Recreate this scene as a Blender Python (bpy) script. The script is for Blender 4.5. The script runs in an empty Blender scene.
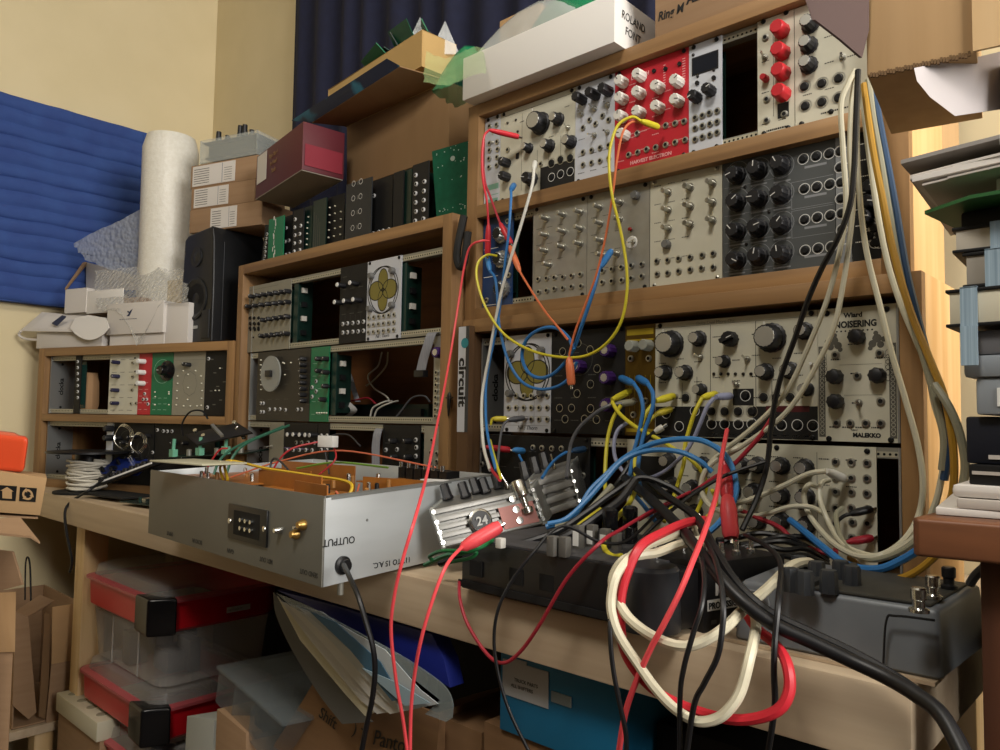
import bpy, bmesh, math, random
from mathutils import Vector, Matrix
random.seed(7)
PI = math.pi
S = 0.001                       # everything below is written in millimetres
FLOOR = -898.0                  # floor height in the bench frame
COL = bpy.context.scene.collection

def W(p):                       # bench frame (mm) -> world (m), floor at z = 0
    return Vector((p[0]*S, p[1]*S, (p[2]-FLOOR)*S))

# ------------------------------------------------------------------ camera
FPX = 762.3
CAM = Vector((715.5, -757.9, 14.6))
def _cam_axes(yaw, pitch, roll):
    y, p, r = map(math.radians, (yaw, pitch, roll))
    fw = Vector((-math.sin(y)*math.cos(p), math.cos(y)*math.cos(p), math.sin(p)))
    rt = Vector((math.cos(y), math.sin(y), 0)); up = rt.cross(fw)
    return math.cos(r)*rt+math.sin(r)*up, -math.sin(r)*rt+math.cos(r)*up, fw
RT, UP, FW = _cam_axes(42.81, 3.43, .91)
def ray(u, v): return FW + RT*((u-500)/FPX) + UP*((375-v)/FPX)
def onX(u, v, x): d = ray(u, v); return CAM + d*((x-CAM.x)/d.x)
def onY(u, v, y): d = ray(u, v); return CAM + d*((y-CAM.y)/d.y)
def onZ(u, v, z): d = ray(u, v); return CAM + d*((z-CAM.z)/d.z)
def dep(u, v, d): return CAM + ray(u, v)*d

class Frame:                    # a vertical measuring plane: local x along it, local y into it
    def __init__(s, o, deg):
        s.o = Vector(o); s.a = math.radians(deg)
        s.r = Vector((math.cos(s.a), math.sin(s.a), 0)); s.n = Vector((-math.sin(s.a), math.cos(s.a), 0))
    def px(s, u, v, y=0):
        d = ray(u, v); k = ((s.o + s.n*y - CAM).dot(s.n))/d.dot(s.n); q = CAM + d*k - s.o
        return q.dot(s.r), q.z
    def pt(s, x, y, z): return s.o + s.r*x + s.n*y + Vector((0, 0, z))

# ------------------------------------------------------------------ materials
MATS = {}
def _hex(c):
    if isinstance(c, str):
        c = c.lstrip('#'); c = tuple(int(c[i:i+2], 16)/255 for i in (0, 2, 4))
    return tuple((x/12.92 if x <= .04045 else ((x+.055)/1.055)**2.4) for x in c)
def mat(name, col, rough=.55, metal=0, col2=None, scale=(60, 60, 60), bump=0, bscale=None, detail=4, lo=.35, hi=.65, alpha=1, trans=0, emit=None, coat=0, wave=None, ior=1.45):
    if name in MATS: return MATS[name]
    m = bpy.data.materials.new(name); m.use_nodes = True; nt = m.node_tree; N = nt.nodes; L = nt.links
    b = N['Principled BSDF']; c = _hex(col)+(1,)
    b.inputs['Base Color'].default_value = c; b.inputs['Roughness'].default_value = rough
    b.inputs['Metallic'].default_value = metal; b.inputs['IOR'].default_value = ior
    if alpha < 1: b.inputs['Alpha'].default_value = alpha
    if trans: b.inputs['Transmission Weight'].default_value = trans
    if coat: b.inputs['Coat Weight'].default_value = coat
    if emit: b.inputs['Emission Color'].default_value = _hex(emit[0])+(1,); b.inputs['Emission Strength'].default_value = emit[1]
    if col2 or bump:
        tc = N.new('ShaderNodeTexCoord'); mp = N.new('ShaderNodeMapping'); L.new(tc.outputs['Object'], mp.inputs[0])
        mp.inputs['Scale'].default_value = scale
        nz = N.new('ShaderNodeTexNoise'); nz.inputs['Scale'].default_value = 1; nz.inputs['Detail'].default_value = detail
        L.new(mp.outputs[0], nz.inputs['Vector']); fac = nz.outputs['Fac']
        if wave:
            wv = N.new('ShaderNodeTexWave'); wv.bands_direction = wave[0]; wv.inputs['Scale'].default_value = wave[1]; wv.inputs['Distortion'].default_value = wave[2]
            wv.inputs['Detail'].default_value = 2
            L.new(tc.outputs['Object'], wv.inputs['Vector']); fac2 = wv.outputs['Fac']
            mx = N.new('ShaderNodeMix'); mx.data_type = 'FLOAT'; mx.inputs[0].default_value = .5; L.new(fac, mx.inputs[2]); L.new(fac2, mx.inputs[3]); fac = mx.outputs[0]
        if col2:
            cr = N.new('ShaderNodeValToRGB'); cr.color_ramp.elements[0].position = lo; cr.color_ramp.elements[1].position = hi
            cr.color_ramp.elements[0].color = c; cr.color_ramp.elements[1].color = _hex(col2)+(1,)
            L.new(fac, cr.inputs[0]); L.new(cr.outputs[0], b.inputs['Base Color'])
        if bump:
            bp = N.new('ShaderNodeBump'); bp.inputs['Strength'].default_value = bump; bp.inputs['Distance'].default_value = .001
            src = fac
            if bscale:
                nz2 = N.new('ShaderNodeTexNoise'); nz2.inputs['Scale'].default_value = bscale; L.new(tc.outputs['Object'], nz2.inputs['Vector']); src = nz2.outputs['Fac']
            L.new(src, bp.inputs['Height']); L.new(bp.outputs[0], b.inputs['Normal'])
    MATS[name] = m; return m

OAKX = mat('oak veneer grain x', '#7e5e3c', .5, 0, '#98754c', (3, 70, 70), .15)
OAKZ = mat('oak veneer grain z', '#7e5e3c', .5, 0, '#98754c', (70, 70, 3), .15)
PINEX = mat('pine grain x', '#b39d82', .6, 0, '#c7b498', (2.5, 45, 45), .2)
PINEZ = mat('pine grain z', '#c9a672', .55, 0, '#dcc094', (45, 45, 2.5), .15)
OAKLIT = mat('sunlit oak side', '#cda066', .55, 0, '#dcb57f', (45, 45, 2.5), .15)  # sunlight on the right-hand oak case sides, put into the colour
DARKWOOD = mat('reddish brown wood', '#5c3a26', .45, 0, '#74492f', (3, 50, 50), .15)
ALU = mat('brushed aluminium', '#b4b6b4', .4, .8)
ALUD = mat('dull aluminium rail', '#98978d', .5, .6)
STEEL = mat('bright steel', '#d6d6d2', .22, 1)
NUT = mat('nickel nut', '#b9b8b0', .3, .9)
HOLE = mat('black hole', '#050505', .8)
BLKP = mat('black plastic', '#151517', .4)
BLKM = mat('matt black', '#0d0d0e', .75)
DKNOB = mat('dark knob', '#1c1c1f', .45)
CREAM = mat('cream panel paint', '#c9c6b4', .5, .0, '#c3c0ad', (30, 30, 30))
WHITEP = mat('white aluminium panel', '#c6cad2', .45, .1)
GREYP = mat('silver grey panel', '#a6a49c', .42, .5, '#9a988f', (40, 40, 40))
BEIGEP = mat('warm grey panel', '#8f8c7e', .5, .2)
SLATE = mat('slate grey panel', '#4a4d4d', .5)
BLACKP = mat('black panel', '#0d0d0e', .6)
REDP = mat('red circuit panel', '#b5222f', .4)
GREENP = mat('green circuit board', '#0d5a3c', .35, 0, '#0a4f34', (90, 90, 90))
GREEND = mat('dark green circuit board', '#12302a', .4)
GOLD = mat('brass gold panel', '#5d4713', .4, .5)
PURPLE = mat('purple knob', '#3b1d5c', .35)
WHITE = mat('white plastic', '#dcdcd8', .4)
WHITEK = mat('white knob', '#cfccc4', .45)
REDK = mat('red knob', '#b8242c', .4)
INK = mat('black ink', '#141414', .6)
INKG = mat('grey ink', '#5b5a54', .6)
INKW = mat('white ink', '#d8d8d4', .6)
CARD = mat('corrugated cardboard', '#96785a', .8, 0, '#9e8062', (4, 4, 90), .1)
CARDL = mat('light cardboard', '#b99468', .8, 0, '#c19d72', (90, 6, 6), .1)
CARDW = mat('white cardboard', '#dcd9d4', .6)
PAPER = mat('paper', '#d5d0ca', .7)
PAPERG = mat('greyish paper', '#bdb6ae', .7)

# ------------------------------------------------------------------ mesh builder
class MB:
    def __init__(s): s.v = []; s.f = []; s.m = []
    def add(s, vs, fs, mi=0):
        o = len(s.v); s.v += [tuple(p) for p in vs]; s.f += [tuple(i+o for i in f) for f in fs]; s.m += [mi]*len(fs); return s
    def box(s, x0, x1, y0, y1, z0, z1, mi=0):
        vs = [(x, y, z) for z in (z0, z1) for y in (y0, y1) for x in (x0, x1)]
        return s.add(vs, [(0, 2, 3, 1), (4, 5, 7, 6), (0, 1, 5, 4), (2, 6, 7, 3), (0, 4, 6, 2), (1, 3, 7, 5)], mi)
    def hexa(s, p, mi=0):       # 8 corners, bottom ring 0-3 counter-clockwise, top ring 4-7
        return s.add(p, [(3, 2, 1, 0), (4, 5, 6, 7), (0, 1, 5, 4), (1, 2, 6, 5), (2, 3, 7, 6), (3, 0, 4, 7)], mi)
    def ring(s, c, ax, r, n, ph=0, flute=0):
        ax = Vector(ax).normalized(); a = ax.orthogonal().normalized(); b = ax.cross(a)
        return [Vector(c)+(a*math.cos(ph+2*PI*i/n)+b*math.sin(ph+2*PI*i/n))*(r-(flute if i % 2 else 0)) for i in range(n)]
    def lathe(s, prof, o=(0, 0, 0), ax=(0, 0, 1), n=16, mi=0, flute=0, cap=True, mis=None):
        o = Vector(o); axv = Vector(ax).normalized(); rings = [s.ring(o+axv*h, axv, r, n, 0, flute if r > 3 else 0) for r, h in prof]
        base = len(s.v); s.v += [tuple(p) for R in rings for p in R]
        for k in range(len(rings)-1):
            for i in range(n):
                j = (i+1) % n; s.f.append((base+k*n+i, base+k*n+j, base+(k+1)*n+j, base+(k+1)*n+i)); s.m.append(mis[k] if mis else mi)
        if cap:
            s.f.append(tuple(base+i for i in reversed(range(n)))); s.m.append(mis[0] if mis else mi)
            s.f.append(tuple(base+(len(rings)-1)*n+i for i in range(n))); s.m.append(mis[-1] if mis else mi)
        return s
    def cyl(s, p, q, r, n=12, mi=0, r2=None):
        p = Vector(p); q = Vector(q); return s.lathe([(r, 0), (r if r2 is None else r2, (q-p).length)], p, q-p, n, mi)
    def tube(s, pts, r, n=8, mi=0, cap=True):
        pts = [Vector(p) for p in pts]; base = len(s.v); prev = None; K = len(pts)
        for i, p in enumerate(pts):
            t = (pts[min(i+1, K-1)]-pts[max(i-1, 0)]).normalized()
            if prev is None: a = t.orthogonal().normalized()
            else:
                a = prev - t*prev.dot(t)
                a = a.normalized() if a.length > 1e-6 else t.orthogonal().normalized()
            prev = a; b = t.cross(a); rr = r[i] if isinstance(r, (list, tuple)) else r
            s.v += [tuple(p+(a*math.cos(2*PI*k/n)+b*math.sin(2*PI*k/n))*rr) for k in range(n)]
        for i in range(K-1):
            for k in range(n):
                j = (k+1) % n; s.f.append((base+i*n+k, base+i*n+j, base+(i+1)*n+j, base+(i+1)*n+k)); s.m.append(mi)
        if cap:
            s.f.append(tuple(base+k for k in reversed(range(n)))); s.m.append(mi)
            s.f.append(tuple(base+(K-1)*n+k for k in range(n))); s.m.append(mi)
        return s
    def flat(s, pts, nrm, th, mi=0):   # a polygon with thickness
        nrm = Vector(nrm).normalized()*th; a = [Vector(p) for p in pts]; n = len(a)
        return s.add(a+[p+nrm for p in a], [tuple(reversed(range(n))), tuple(range(n, 2*n))]+[(i, (i+1) % n, n+(i+1) % n, n+i) for i in range(n)], mi)
    def prism(s, poly, y0, y1, mi=0):  # polygon in x,z extruded along y
        n = len(poly); vs = [(x, y0, z) for x, z in poly]+[(x, y1, z) for x, z in poly]
        return s.add(vs, [tuple(range(n)), tuple(reversed(range(n, 2*n)))]+[(i, n+i, n+(i+1) % n, (i+1) % n) for i in range(n)], mi)
    def oring(s, x, z, r, w=.6, y=-.25, n=28, mi=0, sx=1, sz=1):   # printed circle
        vs = []
        for i in range(n):
            a = 2*PI*i/n; c, q = math.cos(a), math.sin(a)
            vs += [(x+c*(r-w/2)*sx, y, z+q*(r-w/2)*sz), (x+c*(r+w/2)*sx, y, z+q*(r+w/2)*sz)]
        return s.add(vs, [(2*i, 2*i+1, (2*i+3) % (2*n), (2*i+2) % (2*n)) for i in range(n)], mi)
    def disc(s, x, z, r, y=-.25, n=20, mi=0, sx=1, sz=1):
        return s.add([(x+math.cos(2*PI*i/n)*r*sx, y, z+math.sin(2*PI*i/n)*r*sz) for i in range(n)], [tuple(range(n))], mi)
    def rect(s, x0, x1, z0, z1, y=-.25, mi=0): return s.add([(x0, y, z0), (x1, y, z0), (x1, y, z1), (x0, y, z1)], [(0, 1, 2, 3)], mi)
    def mesh(s, name, mats, smooth=True, bevel=0, seg=2):
        me = bpy.data.meshes.new(name); me.from_pydata([(x*S, y*S, z*S) for x, y, z in s.v], [], s.f)
        for m in (mats if isinstance(mats, (list, tuple)) else [mats]): me.materials.append(m)
        for p, i in zip(me.polygons, s.m): p.material_index = min(i, len(me.materials)-1)
        if bevel or True:
            bm = bmesh.new(); bm.from_mesh(me)
            if bevel:
                bmesh.ops.remove_doubles(bm, verts=bm.verts, dist=1e-6)
                bmesh.ops.bevel(bm, geom=[e for e in bm.edges if len(e.link_faces) == 2 and e.calc_face_angle(0) > .5], offset=bevel*S, segments=seg, profile=.6, affect='EDGES', clamp_overlap=True)
                bmesh.ops.recalc_face_normals(bm, faces=bm.faces)
            bm.to_mesh(me); bm.free()
        if smooth: me.shade_smooth(); me.set_sharp_from_angle(angle=math.radians(38))
        return me
    def build(s, name, mats, parent=None, loc=None, rot=None, smooth=True, bevel=0, seg=2):
        return ob(name, s.mesh(name, mats, smooth, bevel, seg), parent, loc, rot)

def ob(name, me, parent=None, loc=None, rot=None):
    o = bpy.data.objects.new(name, me); COL.objects.link(o)
    if parent is not None:
        o.parent = parent
        if loc is not None: o.location = Vector(loc)*S
    elif loc is not None: o.location = W(loc)
    if rot is not None: o.rotation_euler = rot
    return o
def tag(o, label, cat=None, group=None, kind=None):
    if label: o['label'] = label
    if cat: o['category'] = cat
    if group: o['group'] = group
    if kind: o['kind'] = kind
    return o
def empty(name, loc, rot=(0, 0, 0), label=None, cat=None, group=None):
    o = bpy.data.objects.new(name, None); COL.objects.link(o); o.empty_display_size = .02
    o.location = W(loc); o.rotation_euler = rot
    return tag(o, label, cat, group)
def struct(name, mb, m, bevel=0):
    o = mb.build(name, m, None, (0, 0, 0), bevel=bevel); o['kind'] = 'structure'; return o
def curve(pts, n=10, closed=False):     # Catmull-Rom through the points
    P = [Vector(p) for p in pts]; out = []
    if len(P) < 3: return P
    for i in range(len(P)-1):
        a = P[max(i-1, 0)]; b = P[i]; c = P[i+1]; d = P[min(i+2, len(P)-1)]
        if i == 0: a = b*2-c
        if i == len(P)-2: d = c*2-b
        for k in range(n):
            t = k/n; t2 = t*t; t3 = t2*t
            out.append(.5*((2*b)+(c-a)*t+(2*a-5*b+4*c-d)*t2+(3*b-a-3*c+d)*t3))
    out.append(P[-1]); return out

FONT_CACHE = {}
def text_mesh(s, size, m, depth=.12, key=None, bold=0, align='LEFT', shear=0, sx=1.0):
    k = (s, size, m.name, align, shear, sx, bold)
    if k in FONT_CACHE: return FONT_CACHE[k]
    cu = bpy.data.curves.new('lettering', 'FONT'); cu.body = s; cu.size = size*S; cu.extrude = depth*S; cu.align_x = align; cu.shear = shear
    cu.resolution_u = 3
    if bold: cu.offset = bold*S
    o = bpy.data.objects.new('tmp', cu); COL.objects.link(o)
    dg = bpy.context.evaluated_depsgraph_get(); me = bpy.data.meshes.new_from_object(o.evaluated_get(dg))
    bpy.data.objects.remove(o); bpy.data.curves.remove(cu)
    me.name = 'lettering'; me.materials.clear(); me.materials.append(m)
    if sx != 1.0:
        for v in me.vertices: v.co.x *= sx
    FONT_CACHE[k] = me; return me
def text(s, parent, loc, size, m, rot=(PI/2, 0, 0), align='LEFT', name='lettering', bold=0, shear=0, depth=.12, sx=1.0):
    return ob(name, text_mesh(s, size, m, depth, None, bold, align, shear, sx), parent, loc, rot)
# ------------------------------------------------------------------ camera object
cam = bpy.data.objects.new('camera', bpy.data.cameras.new('camera')); COL.objects.link(cam)
cam.data.sensor_width = 36; cam.data.sensor_fit = 'HORIZONTAL'; cam.data.lens = 36*FPX/1000
cam.data.clip_start = .01
M = Matrix((RT, UP, -FW)).transposed().to_4x4(); M.translation = W(CAM); cam.matrix_world = M
bpy.context.scene.camera = cam
sc = bpy.context.scene
sc.view_settings.view_transform = 'Standard'; sc.view_settings.look = 'None'; sc.view_settings.gamma = 1
sc.view_settings.use_curve_mapping = False; sc.view_settings.exposure = 0.15

# ------------------------------------------------------------------ room
WALL = mat('warm cream wall paint', '#dbcca6', .85, 0, '#d7c8a1', (8, 8, 8), .08, 60)
XL, XR_, YB, YF, ZT = -1330, 2300, 235, -2800, 1560
struct('wall_left', MB().box(XL-60, XL, YF, YB+60, FLOOR, ZT), WALL)
struct('wall_back', MB().box(XL, XR_, YB, YB+60, FLOOR, ZT), WALL)
DIMW = mat('darkened unseen wall', '#4a4036', .85)  # unseen walls darkened to cut the bounced fill
struct('wall_front', MB().box(XL-60, XR_+60, YF-60, YF, FLOOR, ZT), DIMW)
# right wall with a window opening
wr = MB(); wy0, wy1, wz0, wz1 = -1050, 50, 200, 1250
wr.box(XR_, XR_+60, YF, wy0, FLOOR, ZT).box(XR_, XR_+60, wy1, YB+60, FLOOR, ZT).box(XR_, XR_+60, wy0, wy1, FLOOR, wz0).box(XR_, XR_+60, wy0, wy1, wz1, ZT)
struct('wall_right', wr, DIMW)
win = MB()
for a, b, c, d in ((wy0, wy1, wz0, wz0+50), (wy0, wy1, wz1-50, wz1), (wy0, wy0+50, wz0, wz1), (wy1-50, wy1, wz0, wz1), (-525, -475, wz0, wz1)):
    win.box(XR_+5, XR_+50, a, b, c, d)
wo = win.build('window_1', mat('white window paint', '#e0e0dc', .5), None, (0, 0, 0)); wo['kind'] = 'structure'
struct('ceiling', MB().box(XL-60, XR_+60, YF-60, YB+60, ZT, ZT+60), mat('white ceiling paint', '#d9d6cc', .9))
struct('floor', MB().box(XL-60, XR_+60, YF-60, YB+60, FLOOR-60, FLOOR), mat('dark brown carpet', '#3b3129', .95, 0, '#463b32', (150, 150, 150), .5))  # unseen floor kept dark for the same reason as the walls

# ------------------------------------------------------------------ lights: ceiling lamp and daylight through the window
def area(name, loc, size, size_y, energy, col, aim):
    l = bpy.data.lights.new(name, 'AREA'); l.shape = 'RECTANGLE'; l.size = size; l.size_y = size_y; l.energy = energy; l.color = col
    o = bpy.data.objects.new(name, l); COL.objects.link(o); o.location = W(loc)
    o.rotation_euler = (W(aim)-W(loc)).to_track_quat('-Z', 'Y').to_euler(); return o
area('ceiling_lamp', (560, -1150, 1350), .35, .35, 13, (1, .94, .85), (100, -500, 0))
area('window_daylight', (2240, -420, 740), .95, .95, 56, (1, .955, .895), (300, -300, 60))
wd = bpy.data.worlds.new('world'); sc.world = wd; wd.use_nodes = True
wd.node_tree.nodes['Background'].inputs[0].default_value = (.75, .85, 1, 1); wd.node_tree.nodes['Background'].inputs[1].default_value = .5

# ------------------------------------------------------------------ workbench
bench = empty('workbench', (0, 0, FLOOR), label='long pine workbench running along the back wall under the racks', cat='workbench')
bx0, bx1, bzt, bzb, bf = -1320, 577, -148, -199, -230
tb = MB().box(bx0, bx1, bf, 228, bzb-FLOOR, bzt-FLOOR); tb.build('benchtop', PINEX, bench, (0, 0, 0), bevel=3, seg=2)
for x, y in ((-932, -205), (-1290, 130), (-600, 140), (500, 110)):
    if 1:
        MB().box(x, x+45, y, y+45, 0, bzb-FLOOR).build('leg', PINEZ, bench, (0, 0, 0), bevel=2)
MB().box(-1235, 495, 170, 190, bzb-FLOOR-90, bzb-FLOOR).build('apron', PINEX, bench, (0, 0, 0), bevel=1.5)

# ------------------------------------------------------------------ rack cases
def case(label, fr, x0, x1, t, zb, zt, yf, dp, shelves, rows, sidemat=OAKZ, flange=True, inner=None, pale=False):
    """x0..x1 outer width, t wood thickness, rows = list of (z0, [gaps])"""
    e = bpy.data.objects.new('rack_case', None); COL.objects.link(e); e.location = W(fr.pt(0, 0, zb)); e.rotation_euler = (0, 0, fr.a); e.empty_display_size = .02
    tag(e, label, 'rack case')
    H = zt-zb
    tl, tr = t if isinstance(t, tuple) else (t, t)
    MB().box(x0, x0+tl, yf, dp, 0, H).build('side_panel', sidemat, e, (0, 0, 0), bevel=1)
    MB().box(x1-tr, x1, yf+(12 if pale else 0), dp, 0, H).build('side_panel', OAKLIT if pale else sidemat, e, (0, 0, 0), bevel=1)
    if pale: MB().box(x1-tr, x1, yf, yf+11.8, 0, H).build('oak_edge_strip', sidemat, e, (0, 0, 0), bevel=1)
    MB().box(x0+tl, x1-tr, yf, dp, 0, 17).build('bottom_panel', OAKX, e, (0, 0, 0), bevel=.8)
    MB().box(x0+tl, x1-tr, yf, dp, H-18, H).build('top_panel', OAKX, e, (0, 0, 0), bevel=.8)
    MB().box(x0+tl, x1-tr, dp-8, dp-2, 17, H-18).build('back_panel', mat('plywood back', '#6b4220', .7, 0, '#7a4c26', (4, 60, 60)), e, (0, 0, 0))
    for a, b in shelves: MB().box(x0+tl, x1-tr, yf, dp-8, a-zb, b-zb).build('shelf', OAKX, e, (0, 0, 0), bevel=.8)
    rx0, rx1 = inner
    for z in rows:
        for k, zz in enumerate((z-zb, z-zb+128.5-10)):
            r = MB().box(rx0, rx1, 2, 14, zz, zz+10, 0); n = int((rx1-rx0)/5.08)
            zc = zz+(6.2 if k == 0 else 3.8)
            r.rect(rx0, rx1, zc-2.6, zc+2.6, 1.9, 2)
            for i in range(n): r.disc(rx0+2.5+i*5.08, zc, 1.35, 1.8, 6, 1)
            r.build('rail', [ALUD, HOLE, mat('pale threaded strip', '#b8b49f', .5, .3)], e, (0, 0, 0), smooth=False)
        if flange:
            for yy_, zz_ in ((26, 14), (26, 112)): MB().lathe([(3, 0), (2.6, 1)], (rx0, yy_, z-zb+zz_), (1, 0, 0), 12).build('flange_screw', INK, e, (0, 0, 0))
            tx_ = text('clocka', e, (rx0+.3, 30, z-zb+42), 15, INK, align='LEFT', bold=.4); tx_.rotation_euler = (Matrix.Rotation(PI/2, 3, 'Z') @ Matrix.Rotation(PI/2, 3, 'X') @ Matrix.Rotation(PI/2, 3, 'Z')).to_euler()
            for xx in (rx0-2, rx1): MB().box(xx, xx+2, -1, 60, z-zb, z-zb+128.5).build('side_flange', ALU, e, (0, 0, 0))
    return e
FR = Frame((0, 0, 0), 0)             # lower right case, module faces at y = 0
FU = Frame((0, 12, 0), 0)            # upper right case
F2 = Frame((0, -9, 0), 0)            # middle case
F1 = Frame((-1208, -183, 0), 17.3)   # left case, turned into the corner
HP = 5.08
XC0 = -19.1; XU0 = -34.3; X20 = -86-104*HP; X10 = 2
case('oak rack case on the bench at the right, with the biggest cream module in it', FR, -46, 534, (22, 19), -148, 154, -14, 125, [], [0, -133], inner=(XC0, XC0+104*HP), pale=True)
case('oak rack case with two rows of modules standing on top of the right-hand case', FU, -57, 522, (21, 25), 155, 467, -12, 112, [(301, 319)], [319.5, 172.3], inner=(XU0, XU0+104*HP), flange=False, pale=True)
case('tall three-row oak rack case in the middle, open rows with hanging ribbon cables', F2, -668, -62, (19, 20), -148, 309, -14, 150, [], [139, 8, -123], inner=(X20-18, -82))
case('small two-row oak rack case at the left, turned into the room corner', F1, -27, 561, (22, 16), -148, 162, -12, 165, [(-2, 14)], [15.5, -131], inner=(2, 545))
# ------------------------------------------------------------------ knobs, jacks and switches (shared meshes; axis = -y, base on the panel)
AX = (0, -1, 0)
KIND = {}
def kind(name, part, h, mb, mats, smooth=True): KIND[name] = (part, h, mb.mesh(part, mats, smooth))
def kb(prof, mats, name, part='knob', n=20, flute=0, mis=None, h=None, mark=None):
    m = MB(); m.lathe(prof, (0, 0, 0), AX, n, 0, flute, True, mis)
    if mark: top = prof[-1][1]; m.box(-.45, .45, -top-.25, -top+.1, mark[0], mark[1], mark[2])
    kind(name, part, prof[-1][1] if h is None else h, m, mats)
CAPM = mat('spun aluminium cap', '#c4c3bc', .35, .7)
kb([(15.5, 0), (15.5, 3), (13.6, 4), (12.4, 17), (11.6, 18.5), (10.6, 18.6), (10.4, 18.9)], [DKNOB, CAPM, INKW], 'big', n=36, flute=.6, mis=[0, 0, 0, 0, 0, 1], mark=(12, 15, 2))
kb([(9.2, 0), (9.2, 2.5), (7.4, 3.4), (6.6, 14), (5.6, 15), (5.5, 15.3)], [DKNOB, CAPM, INKW], 'med', n=24, flute=.5, mis=[0, 0, 0, 0, 1])
kb([(7.2, 0), (7.2, 2), (5.7, 3), (5.1, 13), (4.4, 14), (4.3, 14.3)], [DKNOB, CAPM], 'sm', n=20, flute=.35, mis=[0, 0, 0, 0, 1])
kb([(7.0, 0), (6.6, 13.5), (5.8, 15)], [WHITEK, INK], 'white', n=22, flute=.6, mark=(1, 6, 1))
kb([(5.4, 0), (5.0, 17), (4.3, 18)], [WHITE, INK], 'whitetall', n=18, flute=.3)
kb([(8.8, 0), (8.2, 3), (7.6, 15), (6.6, 16.5)], [REDK, INKW], 'red', n=18, flute=.5)
kb([(4, 0), (3.6, 9), (3, 10)], [REDK], 'redsmall', n=14, flute=.3)
kb([(6.6, 0), (6.2, 14), (5.2, 15.5)], [DKNOB, INKW], 'black', n=20, flute=.6, mark=(1, 5.6, 1))
kb([(6.8, 0), (6.4, 18), (5.4, 19.5)], [DKNOB, INKW], 'blacktall', n=18, flute=.7)
kb([(4.4, 0), (4.1, 11), (3.4, 12)], [DKNOB, INKW], 'mini', n=14, flute=.3, mark=(.5, 3.6, 1))
kb([(4.2, 0), (3.9, 15), (3.4, 16)], [DKNOB, WHITE], 'whitecap', n=14, mis=[0, 1])
kb([(4.4, 0), (4.1, 17), (3.4, 18)], [mat('navy knob', '#20203e', .4), INKW], 'navy', n=14, flute=.3, mark=(.5, 3.6, 1))
kb([(8.4, 0), (8.0, 13), (7.2, 14.5), (5.0, 14.6), (4.9, 14.9)], [PURPLE, CAPM], 'purple', n=22, flute=.6, mis=[0, 0, 0, 1])
kb([(7, 0), (6.6, 13), (5.8, 14)], [mat('clear acrylic knob', '#b9bdb4', .1, 0, alpha=.55), WHITE], 'clear', n=20, flute=.5)
kb([(10.4, 0), (9.8, 3), (8.4, 4), (7.6, 15), (6.8, 16)], [DKNOB, INKW], 'slate', n=24, flute=.6, mark=(1, 7, 1))
kb([(13, 0), (12.6, 4), (9.6, 5), (9.0, 12), (8.0, 13), (6.6, 13.2)], [mat('silver scalloped knob', '#a9aba8', .35, .8), DKNOB], 'silver', n=28, flute=1.3, mis=[0, 0, 0, 0, 1])
kb([(21, 0), (21, 2), (19, 2.4), (10.5, 9), (9.2, 20), (8.4, 21)], [mat('glossy black dial', '#101012', .22), INKW], 'dial', n=32, mark=(2, 8, 1))
kb([(5, 0), (5, 1.6), (3.3, 1.7), (3.3, 5), (2.9, 5.1), (2.9, 13), (2.4, 13.4)], [NUT, CAPM], 'trim', n=12)
kb([(5.4, 0), (5.4, 5.5), (4.4, 7.5)], [mat('grey trimmer knob', '#6a6a68', .5)], 'greyknob', n=16, flute=.3)
m = MB(); m.lathe([(8.6, 0), (8.2, 9), (7.2, 10.5)], (0, 0, 0), AX, 22, 0, .5); m.box(-2.2, 2.2, -14.5, -10, -7.6, 7.6, 0); m.box(-.4, .4, -14.7, -14.4, 1, 7, 1)
kind('pointer', 'knob', 14.5, m, [DKNOB, INKW])
m = MB(); m.box(-8, 8, -12, 0, -5.4, 5.4, 0); kind('oval', 'knob', 12, MB().lathe([(7.6, 0), (7.4, 9), (6.4, 11.5), (4, 12.4)], (0, 0, 0), AX, 18, 0, .8), [DKNOB])
def jack(name, nut, ring=None, r=3.9, hole=2.0, n=8):
    m = MB(); m.lathe([(r, 0), (r, 1.2), (r*.8, 1.3), (r*.78, 2.2), (hole+.1, 2.3)], (0, 0, 0), AX, n*2, 0, 0, False)
    m.lathe([(hole+.1, 2.3), (hole, .6)], (0, 0, 0), AX, n*2, 1, 0, True)
    if ring: m.oring(0, 0, r+1.5, .7, -.3, 22, 2)
    kind(name, 'jack_socket', 2.3, m, [nut, HOLE, ring or nut])
jack('jack', NUT); jack('jackring', mat('black jack nut', '#1a1a1c', .4, .3), INKW, 4.0, 2.6); jack('jackbig', mat('dark jack bushing', '#2a2928', .35, .3), NUT, 4.6, 3.0)
jack('jackblack', mat('black jack nut', '#1a1a1c', .4, .3), NUT, 3.4, 2.4); jack('jackwhite', mat('white jack nut', '#cfd0d0', .4, .2), None, 3.6, 2.1)
m = MB(); m.lathe([(3.4, 0), (3.4, 1.6), (2.4, 1.7), (2.2, 4.5)], (0, 0, 0), AX, 12, 0); m.cyl((0, -4, 0), (0, -12.5, 2.6), .9, 8, 1, 1.35)
kind('toggle', 'toggle_switch', 4, m, [NUT, STEEL])
m = MB(); m.lathe([(3.4, 0), (3.4, 1.6), (2.4, 1.7), (2.2, 4.5)], (0, 0, 0), AX, 12, 0); m.cyl((0, -4, 0), (0, -12.5, -2.6), .9, 8, 1, 1.35)
kind('toggledown', 'toggle_switch', 4, m, [NUT, STEEL])
kind('screw', 'screw', 1.4, MB().lathe([(2.7, 0), (2.6, .9), (1.4, 1.5)], (0, 0, 0), AX, 12).box(-.9, .9, -1.6, -1.4, -.9, .9, 1), [mat('black screw', '#1d1d1d', .35, .5), HOLE])
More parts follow.
